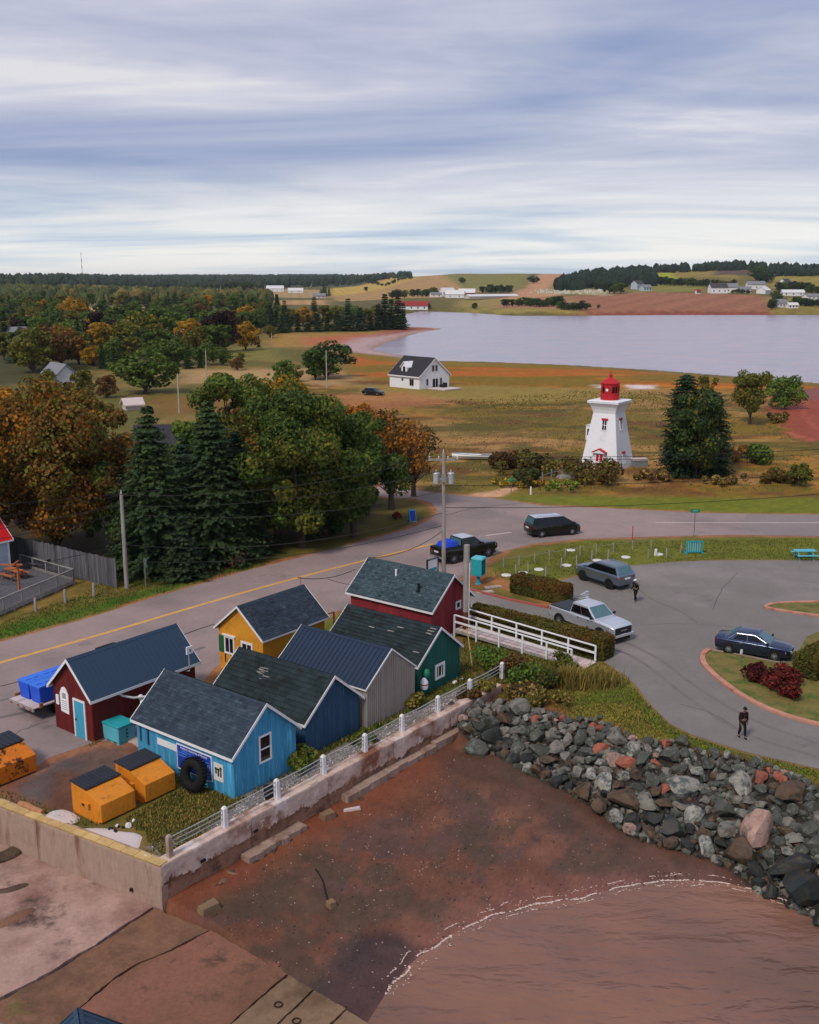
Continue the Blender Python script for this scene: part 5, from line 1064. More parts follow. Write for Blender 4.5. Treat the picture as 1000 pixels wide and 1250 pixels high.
# beach litter: shells, pebbles
for nm, mats, cnt, rr, poly, lab in (('pebbles', ['rock_dark', 'rock_wet', 'rock_brown', 'rock_pink'], 2600, (.012, .05), [(240, 1110), (560, 930), (760, 1020), (860, 1060), (640, 1100), (520, 1150), (440, 1235)], 'dark pebbles strewn over the red beach'), ('shells', ['stone_white', 'plaster'], 120, (.012, .028), [(240, 1120), (350, 1030), (520, 985), (560, 1040), (420, 1120), (300, 1150)], 'white shell scraps strewn over the red beach')):
    poly = np.array(PX(poly, -1.9)); lo, hi = poly.min(0), poly.max(0); q = rng.uniform(lo, hi, (cnt * 5, 2)); q = q[sdf(q, poly) < 0][:cnt]
    dens = fbm(q, 2.5, 44); q = q[dens + rng.random(len(q)) * .35 > .55]; zz = height(q); rr_ = rng.uniform(rr[0], rr[1], len(q)) ** 1.0
    tag(scatter_rocks(nm, [(a, b, c + d * .2, d) for (a, b), c, d in zip(q, zz, rr_)], mats, len(mats)), lab, 'shingle' if nm == 'pebbles' else 'shells')
# name_gravel: loose grey stones of the walk behind the fence
gp = np.array([ab(-32.6, 24.6)[:2], ab(-32.4, 47.2)[:2], ab(-31.55, 47.6)[:2], ab(-31.6, 24.4)[:2]]); lo, hi = gp.min(0), gp.max(0); q = rng.uniform(lo, hi, (60000, 2)); q = q[sdf(q, gp) < 0][:2600]
tag(scatter_rocks('gravel', [(a, b, .01, random.uniform(.02, .055)) for a, b in q], ['rock_grey', 'rock_pale', 'plaster'], 3), 'loose grey gravel on the walk behind the white post fence', 'gravel')
# foam along the water's edge
mk('foam', S(200, 178, 168), .7, .15)
wl_s = arc(smooth_line(WATERLINE[1:12], 3), 700); fm = MB()
for off_, wd_, th_, sd_n in ((.0, .042, -.22, 2), (.38, .022, .05, 9), (-.30, .02, .12, 15)):
    prev = None
    for i in range(1, len(wl_s)):
        x, y = wl_s[i]; dx, dy = wl_s[i] - wl_s[i - 1]; L_ = math.hypot(dx, dy) + 1e-9; nx_, ny_ = -dy / L_, dx / L_; k = mnoise.noise((i * .035, sd_n, 0)) + .5 * mnoise.noise((i * .22, sd_n, 3))
        o_ = off_ + .22 * mnoise.noise((i * .03, 7, sd_n)) + .05 * mnoise.noise((i * .4, 1, sd_n)); w_ = wd_ * max(.15, 1 + 1.3 * mnoise.noise((i * .31, 5, sd_n))); cx, cy = x + nx_ * o_, y + ny_ * o_; zf = max(SEA, hz(cx, cy)) + .012; cur = ((cx + nx_ * w_, cy + ny_ * w_, zf), (cx, cy, zf + .012), (cx - nx_ * w_, cy - ny_ * w_, zf))
        if k > th_ and prev: fm.add([*prev, *cur], [(0, 1, 4, 3), (1, 2, 5, 4)], 0, random.uniform(.3, .6))
        prev = cur if k > th_ else None
        if random.random() < .14:
            r = random.uniform(.008, .03); bx, by = cx + random.gauss(0, .14), cy + random.gauss(0, .14); zf = max(SEA, hz(bx, by)) + .008; fm.add([(bx + r * 1.6 * math.cos(w), by + r * math.sin(w), zf) for w in np.linspace(0, 6.28, 6)[:-1]] + [(bx, by, zf + .012)], [(i2, (i2 + 1) % 5, 5) for i2 in range(5)], 0, .5)
tag(stuff(fm.build('foam', 'foam')), 'broken line of white foam where the water meets the beach', 'foam')
# ================================================================== VEHICLES
def paint(name, c, metal=.35, rough=.28): mk(name, c, rough, .03, 1, metal=metal, coat=.6, tint=0)
paint('car_navy', S(56, 68, 98), .85, .32); paint('car_silver', S(222, 225, 230), .75, .34); paint('car_grey', S(124, 138, 152), .85, .34); paint('car_black', S(14, 15, 17), .2)
mk('tail_red', S(150, 16, 20), .25, .05); mk('lamp_clear', S(205, 210, 215), .15, .05, spec=.6); mk('plate', S(214, 214, 210), .5, .03); mk('plastic', S(26, 27, 29), .6, .1)
def loft(mb, stations, mi=0):
    """stations along x: (x, z_bottom, z_shoulder, z_top, half width, half width at the top)"""
    n = 12; base = len(mb.v); V = []; F = []
    for x, zb, zs, zt, w, wt in stations:
        r = [(0, zb), (w * .86, zb), (w * .97, zb + .10), (w, zb + (zs - zb) * .55), (w * .975, zs), (wt, zt), (0, zt + .025)]
        r += [(-a, b) for a, b in r[-2:0:-1]]; V += [(x, a, b) for a, b in r]
    for i in range(len(stations) - 1):
        for j in range(n): F.append((i * n + j, (i + 1) * n + j, (i + 1) * n + (j + 1) % n, i * n + (j + 1) % n))
    F.append(tuple(range(n))); F.append(tuple(range(len(V) - 1, len(V) - n - 1, -1))); return mb.add(V, F, mi)
def bil(q, u, v): a, b, c, d = [Vector(p) for p in q]; return (a * (1 - u) + b * u) * (1 - v) + (d * (1 - u) + c * u) * v
def pane(q, u0, u1, v0, v1, off, par, mat='glass', name='window', frame=0):
    n = (Vector(q[1]) - Vector(q[0])).cross(Vector(q[3]) - Vector(q[0])).normalized()
    p = [bil(q, u, v) for u, v in ((u0, v0), (u1, v0), (u1, v1), (u0, v1))]
    m = MB(); m.hexa([x - n * .02 for x in p], [x + n * off for x in p]); return m.build(name, mat, par)
def wheel(par, x, y, r, w, rim='steel', sp=5):
    m = MB(); m.ring((0, 0, 0), r - .085, (.085, w / 2), 22, 8, 'y'); o = m.build('wheel', 'rubber', par, (x, y, r), smooth=50); sg = 1 if y > 0 else -1
    m = MB(); m.tube([(0, -w * .3, 0), (0, w * .3, 0)], r - .12, 16)
    c = m.build('rim', rim, o); m2 = MB(); yy = sg * (w * .3 + .012)
    m2.tube([(0, sg * w * .3, 0), (0, yy + sg * .012, 0)], (r - .1) * .28, 10)
    for k in range(sp * 2): a = 2 * math.pi * k / (sp * 2); m2.beam((0, yy, 0), ((r - .13) * math.cos(a), yy, (r - .13) * math.sin(a)), .055, .02)
    m2.build('spokes', 'galv' if rim != 'plastic' else 'plastic', o); return o
def vehicle(name, label, cat, rear, front, near, col, body, cab, wheels, wr=.33, ww=.22, rim='steel', rwin=True, sides=((.05, .30), (.34, .62), (.66, .94)), glass='glass', roofmat=None, scale=1.0, rails=False, extra=None, side_v=(.10, .84), grp=None):
    a, b = Vector((*rear[:2], 0)), Vector((*front[:2], 0)); h = (b - a).normalized(); nrm = Vector((-h.y, h.x, 0)); hw = body[len(body) // 2][4]
    c = (a + b) / 2 + nrm * (hw - ww / 2) * (1 if near == 'right' else -1); xm = (wheels[0] + wheels[1]) / 2; c -= h * xm
    t = thing(name, label, cat, (c.x, c.y, .022), math.atan2(h.y, h.x), grp)
    m = MB(); loft(m, body); m.build('body', col, t, smooth=38, bevel=.025)
    x0, x1, z0, w0, r0, r1, z1, w1 = cab; m = MB(); zc = z1 + .055
    lv = [[(x0, -w0, z0 - .05), (x1, -w0, z0 - .05), (x1, w0, z0 - .05), (x0, w0, z0 - .05)], [(r0, -w1, z1), (r1, -w1, z1), (r1, w1, z1), (r0, w1, z1)], [(r0 + .14, -w1 * .72, zc), (r1 - .18, -w1 * .72, zc), (r1 - .18, w1 * .72, zc), (r0 + .14, w1 * .72, zc)]]
    m.hexa(lv[0], lv[1]); m.build('cabin', col, t, bevel=.03); m = MB(); m.hexa(lv[1], lv[2]); m.build('roof', roofmat or col, t, bevel=.03, smooth=60)
    B, T_ = lv[0], lv[1]
    pane([B[1], B[2], T_[2], T_[1]], .05, .95, .16, .93, .012, t, glass, 'windscreen')
    if rwin: pane([B[3], B[0], T_[0], T_[3]], .07, .93, .22, .90, .012, t, glass, 'rear_window')
    for q in ([B[0], B[1], T_[1], T_[0]],):
        for u0, u1 in sides: pane(q, u0, u1, side_v[0] + .06, side_v[1], .012, t, 'glass_dark', 'side_window')
    for u0, u1 in sides: pane([B[2], B[3], T_[3], T_[2]], 1 - u1, 1 - u0, side_v[0] + .06, side_v[1], .012, t, 'glass_dark', 'side_window')
    for x in wheels:
        for sg in (-1, 1):
            m = MB(); m.tube([(x, sg * (hw - .30), wr + .02), (x, sg * (hw + .006), wr + .02)], wr * 1.17, 18); m.build('wheel_arch', 'black', t); wheel(t, x, sg * (hw - ww / 2 + .025), wr, ww, rim)
    xf, xr = body[-1][0], body[0][0]; zf = body[-2][2]; zr_ = body[1][2]; wf = body[-2][4]; wr_ = body[1][4]
    for sg in (-1, 1):
        m = MB(); m.hexa([(xf - .30, sg * (wf - .02), zf - .20), (xf + .005, sg * (wf - .34), zf - .20), (xf + .005, sg * (wf - .38), zf - .04), (xf - .30, sg * (wf - .0), zf - .04)], [(xf - .27, sg * (wf + .035), zf - .18), (xf + .03, sg * (wf - .26), zf - .18), (xf + .02, sg * (wf - .30), zf - .05), (xf - .28, sg * (wf + .03), zf - .05)]); m.build('headlight', 'lamp_clear', t)
        m = MB(); m.hexa([(xr + .22, sg * (wr_ + .0), zr_ - .22), (xr - .012, sg * (wr_ - .34), zr_ - .20), (xr - .012, sg * (wr_ - .34), zr_ - .02), (xr + .22, sg * (wr_ + .0), zr_ - .02)], [(xr + .18, sg * (wr_ + .04), zr_ - .20), (xr - .035, sg * (wr_ - .28), zr_ - .19), (xr - .03, sg * (wr_ - .28), zr_ - .03), (xr + .19, sg * (wr_ + .035), zr_ - .03)]); m.build('taillight', 'tail_red', t)
        m = MB(); m.cbox((x1 - .28, sg * (w0 + .14), z0 + .12), (.12, .22, .16)); m.build('mirror', col if not extra == 'truck' else 'plastic', t, bevel=.03)
    m = MB(); m.box((xf - .1, -.40, zf - .34), (xf + .02, .40, zf - .12)); m.build('grille', 'plastic', t); m = MB(); m.box((xf - .1, -.26, body[-1][1] + .06), (xf + .04, .26, body[-1][1] + .18)); m.build('number_plate', 'plate', t); m = MB(); m.box((xr - .045, -.26, zr_ - .26), (xr + .05, .26, zr_ - .14)); m.build('number_plate', 'plate', t)
    m = MB(); m.hexa([(xf - .5, -wf * .9, .2), (xf + .01, -wf * .7, .2), (xf + .01, wf * .7, .2), (xf - .5, wf * .9, .2)], [(xf - .5, -wf * .9, .34), (xf + .025, -wf * .7, .34), (xf + .025, wf * .7, .34), (xf - .5, wf * .9, .34)]); m.build('bumper', 'plastic' , t)
    m = MB()
    for sg in (-1, 1): m.box((wheels[0] + .45, sg * (hw - .02) - .02, .22), (wheels[1] - .45, sg * (hw - .02) + .025, .32))
    m.build('sill', 'plastic', t)
    for sg in (-1, 1):
        for xx in ((x0 + x1) / 2 - .35, (x0 + x1) / 2 + .55): m = MB(); m.cbox((xx, sg * (hw + .004), z0 - .13), (.17, .03, .03)); m.build('door_handle', 'chrome' if extra != 'truck' else 'plastic', t)
    if rails:
        for sg in (-1, 1): m = MB(); m.tube([(r0 + .1, sg * w1 * .86, z1 + .02), (r0 + .25, sg * w1 * .86, z1 + .09), (r1 - .35, sg * w1 * .86, z1 + .09), (r1 - .2, sg * w1 * .86, z1 + .03)], .022, 6); m.build('roof_rail', 'chrome', t)
    return t
# sedan
SED = [(-2.30, .42, .80, .90, .66, .50), (-2.22, .28, .88, .99, .80, .62), (-1.7, .22, .90, 1.03, .89, .70), (-.9, .20, .90, .96, .905, .72), (.4, .20, .88, .95, .905, .72), (1.05, .20, .86, .96, .90, .70), (1.75, .22, .80, .88, .87, .64), (2.15, .24, .72, .78, .78, .58), (2.30, .32, .62, .66, .62, .45)]
sed = vehicle('parked_car', 'dark navy saloon car parked along the edge of the traffic island', 'car', at(890, 798), at(944.5, 807), 'right', 'car_navy', SED, (-1.86, 1.22, .95, .82, -1.02, .30, 1.43, .60), (-1.36, 1.40), wr=.33, sides=((.20, .50), (.535, .86)), glass='glass_teal')
m = MB(); m.tube([(-1.45, -.81, .97), (-.95, -.70, 1.36), (.15, -.68, 1.38), (.95, -.82, 1.0)], .018, 5); m.build('window_trim', 'chrome', sed)
# big silver pickup
PU = [(-2.92, .55, 1.12, 1.20, .90, .86), (-2.86, .50, 1.20, 1.26, .98, .93), (-1.0, .48, 1.20, 1.26, 1.01, .95), (-.2, .48, 1.20, 1.26, 1.01, .93), (1.1, .48, 1.20, 1.28, 1.01, .90), (1.9, .48, 1.18, 1.27, 1.00, .88), (2.6, .48, 1.14, 1.22, .98, .86), (2.86, .50, 1.08, 1.16, .95, .82), (2.95, .52, 1.02, 1.08, .90, .76)]
def pickup(label, rear, front, col, cover, roofmat=None):
    t = vehicle('pickup_truck', label, 'pickup truck', rear, front, 'right', col, PU, (-1.0, 1.42, 1.26, .94, -.84, .50, 1.95, .75), (-1.85, 1.85), wr=.43, ww=.28, sides=((.05, .48), (.492, .94)), glass='glass_teal', extra='truck', roofmat=roofmat, rim='galv')
    m = MB(); m.box((-2.84, -.9, 1.262), (-1.02, .9, 1.33)); m.build('bed_cover', cover, t, bevel=.02); m = MB(); m.box((-2.98, -.88, .5), (-2.86, .88, .68)); m.build('rear_bumper', 'chrome', t); m = MB(); m.box((2.86, -.74, .64), (3.005, .74, 1.08)); m.build('radiator_grille', 'plastic', t, bevel=.02); m = MB(); m.box((2.66, -.95, .44), (3.03, .95, .62)); m.build('front_bumper', 'car_silver', t, bevel=.03); m = MB(); m.box((3.001, -.28, .84), (3.01, .28, .91)); m.build('badge', 'chrome', t)
    return t
pickup('big silver pickup truck with a covered bed beside the long hedge', at(683.5, 764.5), at(734, 783), 'car_silver', 'lid')
SUVB = [(-2.40, .55, 1.06, 1.14, .84, .80), (-2.32, .38, 1.12, 1.18, .94, .88), (-1.6, .34, 1.12, 1.18, .98, .90), (0, .32, 1.10, 1.16, .99, .88), (1.0, .32, 1.10, 1.18, .98, .86), (1.8, .34, 1.06, 1.15, .96, .82), (2.25, .36, .98, 1.08, .90, .76), (2.42, .44, .88, .95, .80, .64)]
vehicle('parked_car', 'grey blue crossover with roof rails parked facing the grass', 'car', at(745.7, 719.6), at(710.6, 708), 'left', 'car_grey', SUVB, (-2.34, 1.42, 1.14, .91, -1.88, .30, 1.74, .70), (-1.42, 1.42), wr=.38, ww=.25, sides=((.04, .30), (.305, .60), (.605, .96)), rails=True, rim='plastic', glass='glass_teal')
VAN = [(-2.52, .5, 1.0, 1.08, .82, .78), (-2.45, .32, 1.05, 1.12, .94, .88), (-1.6, .26, 1.04, 1.10, .99, .88), (0, .24, 1.0, 1.08, 1.0, .86), (1.3, .24, 1.0, 1.08, .98, .82), (2.0, .27, .96, 1.05, .95, .76), (2.4, .30, .86, .94, .86, .62), (2.55, .38, .66, .72, .7, .46)]
vehicle('minivan', 'black minivan with pale roof driving along the village road', 'van', at(662, 656.2), at(697, 653.2), 'right', 'car_black', VAN, (-2.42, 2.0, 1.08, .92, -2.12, .72, 1.80, .74), (-1.5, 1.55), wr=.34, sides=((.08, .32), (.35, .58), (.61, .84)), glass='glass_teal', rails=True, roofmat='car_silver', rim='galv')
bp = pickup('black pickup truck with a blue tarp load at the roadside', at(549, 689), at(599, 679), 'car_black', 'plastic', roofmat='car_silver')
q = at(541, 672, 1.3); t = thing('tarp_load', 'bright blue tarpaulin over the load in the black pickup bed', 'tarp', (bp.location.x, bp.location.y, bp.location.z + 1.335), bp.rotation_euler.z); m = MB(); m.hexa([(-2.5, -.7, 0), (-1.15, -.7, 0), (-1.15, .7, 0), (-2.5, .7, 0)], [(-2.3, -.5, .45), (-1.3, -.55, .5), (-1.3, .5, .42), (-2.3, .55, .38)]); m.hexa([(-2.2, -.4, .4), (-1.6, -.4, .45), (-1.6, .3, .42), (-2.2, .3, .38)], [(-2.1, -.25, .62), (-1.7, -.2, .66), (-1.7, .2, .6), (-2.1, .2, .55)]); m.build('tarpaulin', 'blue_tarp', t, bevel=.06)
hb = vehicle('parked_car', 'dark hatchback parked on the field near the white gabled house', 'car', at(445, 481.5), at(462, 482.5), 'right', 'car_black', SED, (-2.0, 1.12, .95, .80, -1.5, .22, 1.45, .6), (-1.36, 1.40), sides=((.2, .5), (.54, .86))); hb.location.z = hz(hb.location.x, hb.location.y) + .01
# flatbed truck with blue tubs behind the dark red shed
fq = at(42, 869, .62); ta, tb = to_ab(fq); trk = thing('flatbed_truck', 'flatbed truck with a pale timber deck behind the barn red shed', 'truck', ab(ta - 1.15, tb), ROT + math.pi / 2)
for k in range(8): m = MB(); m.box((0 + .002, -1.15 + k * .2875, .74), (5.2, -1.15 + k * .2875 + .275, .80), 0, random.uniform(.35, .6)); m.build('deck_plank', 'deck_pink', trk)
m = MB(); m.box((-.05, -1.15, .60), (.03, 1.15, .79)); m.build('tail_beam', 'weathered', trk); m = MB()
for y in (-.9, -.3, .3, .9): m.box((-.065, y - .1, .63), (-.05, y + .1, .70))
m.build('tail_lamp', 'tail_red', trk); m = MB(); m.box((.1, -.5, .45), (6.8, -.38, .64)); m.box((.1, .38, .45), (6.8, .5, .64)); m.box((.0, -1.12, .61), (5.2, -1.02, .735)); m.box((0, 1.02, .61), (5.2, 1.12, .735)); m.build('chassis', 'black', trk)
for y in (-.85, .85):
    for x in (1.5, 6.0): wheel(trk, x, y, .42, .3, 'plastic')
m = MB(); m.hexa([(5.35, -1.0, .55), (7.4, -1.0, .55), (7.4, 1.0, .55), (5.35, 1.0, .55)], [(5.4, -.92, 2.2), (6.7, -.92, 2.2), (6.7, .92, 2.2), (5.4, .92, 2.2)]); m.build('cab', 'car_black', trk, bevel=.06); m = MB(); m.box((5.26, -1.1, .80), (5.32, 1.1, 1.6)); m.build('headboard', 'weathered', trk)
m = MB(); m.box((.35, 1.16, .72), (1.1, 1.24, .95)); m.build('stake_pocket', 'wood', trk); m = MB(); m.box((.3, -1.24, .72), (.5, -1.16, 1.0)); m.build('stake_pocket', 'wood', trk)
for i in range(4):
    for j in range(2):
        c = trk.matrix_basis; x, y = 1.0 + i * 1.13, -.52 + j * 1.04; wx, wy = rot2(x, y, trk.rotation_euler.z); P3 = (trk.location.x + wx, trk.location.y + wy, .803)
        o = thing('fish_tub', ['rear outer', 'rear inner', 'second outer', 'second inner', 'third outer', 'third inner', 'front outer', 'front inner'][i * 2 + j] + ' bright blue fish tub with lid on the flatbed truck', 'tub', P3, trk.rotation_euler.z, 'blue fish tubs on the flatbed truck')
        m = MB(); m.hexa([(-.46, -.42, .1), (.46, -.42, .1), (.46, .42, .1), (-.46, .42, .1)], [(-.53, -.49, .92), (.53, -.49, .92), (.53, .49, .92), (-.53, .49, .92)]); m.build('tub_body', 'blue_tub', o, bevel=.04); m = MB(); m.box((-.545, -.505, .922), (.545, .505, 1.0)); m.box((-.4, -.08, 1.0), (.4, .08, 1.04)); m.box((-.08, -.38, 1.0), (.08, .38, 1.035)); m.build('lid', mk('blue_lid', S(60, 116, 222), .45, .08, 2) if 'blue_lid' not in M else 'blue_lid', o, bevel=.02); m = MB()
        for xx in (-.36, 0, .36): m.box((xx - .09, -.40, 0), (xx + .09, .40, .1))
        m.build('foot', 'blue_tub', o)
# ================================================================== PEOPLE
def skin(name, J, E, mat, par, root=0, sub=1):
    me = bpy.data.meshes.new(name); me.from_pydata([j[0] for j in J], E, []); o = bpy.data.objects.new(name, me); COL.objects.link(o); o.parent = par
    md = o.modifiers.new('skin', 'SKIN'); md.use_smooth_shade = True
    for i, j in enumerate(J): r = j[1] if isinstance(j[1], tuple) else (j[1], j[1]); me.skin_vertices[0].data[i].radius = r; me.skin_vertices[0].data[i].use_root = (i == root)
    s = o.modifiers.new('subsurf', 'SUBSURF'); s.levels = s.render_levels = sub; me.materials.append(M[mat]); return o
def person(label, loc, rz, jacket, trousers, shoe, cap, stride=.18, cap_brim=False, hunch=.05, arm=.12):
    t = thing('person', label, 'person', loc, rz)
    hipz = .90; st = stride
    def leg(s, f): return [((0, s * .09, hipz), .085), ((.04 + f * .45, s * .095, .50), .062), ((f * 1.0 - .03, s * .10, .10), .042), ((f + .10, s * .11, .03), .035)]
    pel, ch, nk, hd, top = (0, 0, .96), (hunch * .5, 0, 1.24), (hunch, 0, 1.46), (hunch + .03, 0, 1.60), (hunch + .05, 0, 1.68)
    def armj(s, f): return [((hunch * .8, s * .17, 1.39), .055), ((hunch * .5 - .04 + f * .3, s * .235, 1.12), .042), ((hunch + .06 + f, s * .24, .90), .030), ((hunch + .075 + f * 1.1, s * .24, .82), (.034, .018))]
    J = [(pel, (.15, .11)), (ch, (.16, .11)), (nk, .055), (hd, (.085, .10)), (top, (.06, .075))]; E = [(0, 1), (1, 2), (2, 3), (3, 4)]
    for s, f in ((1, st), (-1, -st)):
        k = len(J); J += leg(s, f); E += [(0, k), (k, k + 1), (k + 1, k + 2), (k + 2, k + 3)]
    for s, f in ((1, -arm), (-1, arm)):
        k = len(J); J += armj(s, f); E += [(1, k), (k, k + 1), (k + 1, k + 2), (k + 2, k + 3)]; w = J[k + 3][0]
        for q, (dx, ln) in enumerate(((.030, .075), (.010, .088), (-.010, .082), (-.030, .064))):
            a = len(J); J += [((w[0] + dx, w[1], w[2] - .045), .009), ((w[0] + dx + .012, w[1] - s * .012, w[2] - .045 - ln * .6), .0085), ((w[0] + dx + .018, w[1] - s * .03, w[2] - .045 - ln), .007)]; E += [(k + 3, a), (a, a + 1), (a + 1, a + 2)]
        a = len(J); J += [((w[0] + .038, w[1] - s * .01, w[2] + .01), .011), ((w[0] + .058, w[1] - s * .02, w[2] - .05), .009)]; E += [(k + 3, a), (a, a + 1)]
    skin('body', J, E, 'skin', t)
    # clothes follow the same joints, a little fuller
    J = [(pel, (.165, .125)), (ch, (.185, .135)), ((hunch * .9, 0, 1.42), (.11, .085))]; E = [(0, 1), (1, 2)]
    for s, f in ((1, -arm), (-1, arm)):
        k = len(J); a = armj(s, f); J += [(a[0][0], .078), (a[1][0], .062), ((a[2][0][0], a[2][0][1], a[2][0][2] + .03), .048)]; E += [(1, k), (k, k + 1), (k + 1, k + 2)]
    skin('jacket', J, E, jacket, t)
    J = [((0, 0, .97), (.155, .12))]; E = []
    for s, f in ((1, st), (-1, -st)):
        k = len(J); a = leg(s, f); J += [(a[0][0], .105), (a[1][0], .082), ((a[2][0][0], a[2][0][1], .11), .062)]; E += [(0, k), (k, k + 1), (k + 1, k + 2)]
    skin('trousers', J, E, trousers, t)
    for s, f in ((1, st), (-1, -st)):
        a = leg(s, f); skin('shoe', [((a[2][0][0] - .05, a[2][0][1], .05), .05), ((a[2][0][0] + .06, a[2][0][1], .045), .05), ((a[3][0][0] + .09, a[3][0][1], .035), .035)], [(0, 1), (1, 2)], shoe, t)
    m = MB(); m.ball((hd[0] + .0, 0, 1.665), (.112, .098, .085), 12, 8)
    if cap_brim: m.hexa([(hd[0] + .06, -.07, 1.66), (hd[0] + .19, -.05, 1.645), (hd[0] + .19, .05, 1.645), (hd[0] + .06, .07, 1.66)], [(hd[0] + .06, -.07, 1.675), (hd[0] + .19, -.05, 1.657), (hd[0] + .19, .05, 1.657), (hd[0] + .06, .07, 1.675)])
    m.build('cap', cap, t, smooth=60)
    m = MB(); m.ball((hd[0] + .10, 0, 1.585), (.022, .014, .02), 8, 5); m.build('nose', 'skin', t, smooth=60); m = MB()
    for s in (-1, 1): m.ball((hd[0] + .082, s * .034, 1.615), .011, 6, 4)
    m.build('eye', 'black', t); m = MB(); m.cbox((hd[0] + .093, 0, 1.545), (.012, .045, .008)); m.build('mouth', 'terracotta', t); m = MB()
    for s in (-1, 1): m.ball((hd[0] + .005, s * .09, 1.60), (.022, .012, .032), 7, 5)
    m.build('ear', 'skin', t); m = MB(); m.ball((hd[0] - .045, 0, 1.62), (.075, .085, .085), 10, 7); m.build('hair', 'hair', t, smooth=60)
    return t
person('man in a maroon jacket and dark trousers walking down the drive', (*at(905.5, 901)[:2], .02), math.radians(-80), 'maroon', 'trouser', 'shoe', 'hair', stride=.15, cap_brim=True, hunch=.10)
person('person in black with a white cap walking past the crossover', (*at(775.5, 735)[:2], .02), math.radians(-150), 'cloth_black', 'cloth_black', 'cloth_white', 'cloth_white', stride=.16, cap_brim=True, hunch=.06)
# ================================================================== STREET FURNITURE
q = at(584, 713); t = thing('phone_kiosk', 'teal blue open telephone kiosk on a pedestal beside the gravel', 'kiosk', q, ROT + .2)
m = MB(); m.lathe([(.24, 0), (.22, .08), (.15, .12), (.15, .78)], 10); m.build('pedestal', 'teal', t); zb = .78
m = MB(); m.box((-.45, -.42, zb), (-.40, .42, zb + 1.25)); m.box((-.40, -.42, zb), (.42, -.37, zb + 1.25)); m.box((-.40, .37, zb), (.42, .42, zb + 1.25)); m.box((-.45, -.42, zb - .05), (.42, .42, zb)); m.build('booth_shell', 'teal', t, bevel=.02)
m = MB(); m.hexa([(-.48, -.45, zb + 1.252), (.48, -.45, zb + 1.252), (.48, .45, zb + 1.252), (-.48, .45, zb + 1.252)], [(-.42, -.40, zb + 1.40), (.42, -.40, zb + 1.40), (.42, .40, zb + 1.40), (-.42, .40, zb + 1.40)]); m.build('booth_roof', 'teal_lt', t, bevel=.02); m = MB(); m.box((-.398, -.2, zb + .35), (-.25, .2, zb + .95)); m.build('telephone', 'black', t); m = MB(); m.box((-.34, -.368, zb + .02), (.40, .368, zb + .06)); m.build('shelf', 'steel', t)
for (u, v), lab in (((602, 717), 'flat grey stone slab beside the phone kiosk'), ((592, 723), 'second flat stone slab near the red kerb')): x, y = xy(u, v); m = MB(); m.cbox((0, 0, .03), (1.3, .5, .08), .3); tag(m.build('paving_slab', 'slabrock', None, (x, y, 0)), lab, 'slab')
q = at(847, 655.5); h = hgt(847, 655.5, 622); t = thing('street_sign', 'green street name sign on a thin post by the village road', 'sign', q, 0); m = MB(); m.tube([(0, 0, -.1), (0, 0, h - .1)], .04, 7); m.build('post', 'steel', t); m = MB(); m.box((-.42, -.02, h - .28), (.42, .02, h + .02)); m.build('name_plate', 'green', t); m = MB(); m.box((-.22, -.026, h - .16), (.22, -.021, h - .08)); m.build('faded_print', 'teal_lt', t)
q = at(505, 628.5); t = thing('sandwich_board', 'blue and white sandwich board standing on the grass by the junction', 'sign', at(503, 636), math.radians(20)); 
for sg in (-1, 1): m = MB(); m.hexa([(-.34, sg * .42 - .02, 0), (.34, sg * .42 - .02, 0), (.34, sg * .42 + .02, 0), (-.34, sg * .42 + .02, 0)], [(-.34, sg * .05 - .02, 1.15), (.34, sg * .05 - .02, 1.15), (.34, sg * .05 + .02, 1.15), (-.34, sg * .05 + .02, 1.15)]); m.build('board_panel', 'teal_lt', t)
m = MB(); m.hexa([(-.28, -.41, .12), (.28, -.41, .12), (.28, -.39, .12), (-.28, -.39, .12)], [(-.28, -.115, 1.05), (.28, -.115, 1.05), (.28, -.10, 1.05), (-.28, -.10, 1.05)]); m.build('poster', 'blue_sign', t)
q = at(178, 716); h = hgt(178, 716, 682); t = thing('road_sign', 'square road sign seen from behind at the trees beside the pole', 'sign', q, ROT + 1.2); m = MB(); m.tube([(0, 0, -.1), (0, 0, h)], .05, 7); m.build('post', 'steel', t); m = MB(); m.box((.05, -.28, h - .62), (.075, .28, h)); m.build('plate', mk('sign_back', S(104, 124, 138), .5, .1), t)
qv = at(528, 690, 1.75); qg = (qv[0], qv[1], 0); t = thing('notice_sign', 'framed white notice sign behind the roof ridge of the brick red shed', 'sign', qg, ROT - .05)
for y in (-.62, .62): m = MB(); m.cbox((0, y, 1.1), (.1, .1, 2.4)); m.build('post', 'black', t)
qf = MB(); qf.box((-.03, -.57, 1.25), (.03, .57, 2.2)); qf.build('panel', 'white_clean', t); m = MB(); m.box((-.05, -.66, 2.2), (.05, .66, 2.3)); m.box((-.05, -.66, 1.15), (.05, .66, 1.25)); m.build('frame', 'wood_grey', t); m = MB(); m.box((.031, -.5, 1.32), (.036, .5, 1.55)); m.build('faded_print', 'teal', t)
t = thing('slatted_rack', 'teal slatted wooden rack standing on the grass by the car park', 'rack', at(847, 675.5), .05)
m = MB(); m.box((-.72, -.08, .1), (-.64, .08, 1.1)); m.box((.64, -.08, .1), (.72, .08, 1.1)); m.box((-.64, -.06, 1.0), (.64, .06, 1.1)); m.box((-.64, -.06, .1), (.64, .06, .2)); m.box((-.8, -.35, .0), (-.66, .35, .1)); m.box((.66, -.35, .0), (.8, .35, .1)); m.build('rack_frame', 'teal', t)
for k in range(6): m = MB(); x = -.5 + k * .2; m.box((x - .045, -.04, .2), (x + .045, .04, 1.0)); m.build('slat', 'teal_lt', t)
picnic('picnic_table', 'teal picnic table alone on the grass strip beyond the car park', at(982, 682), .02, 'teal_lt')
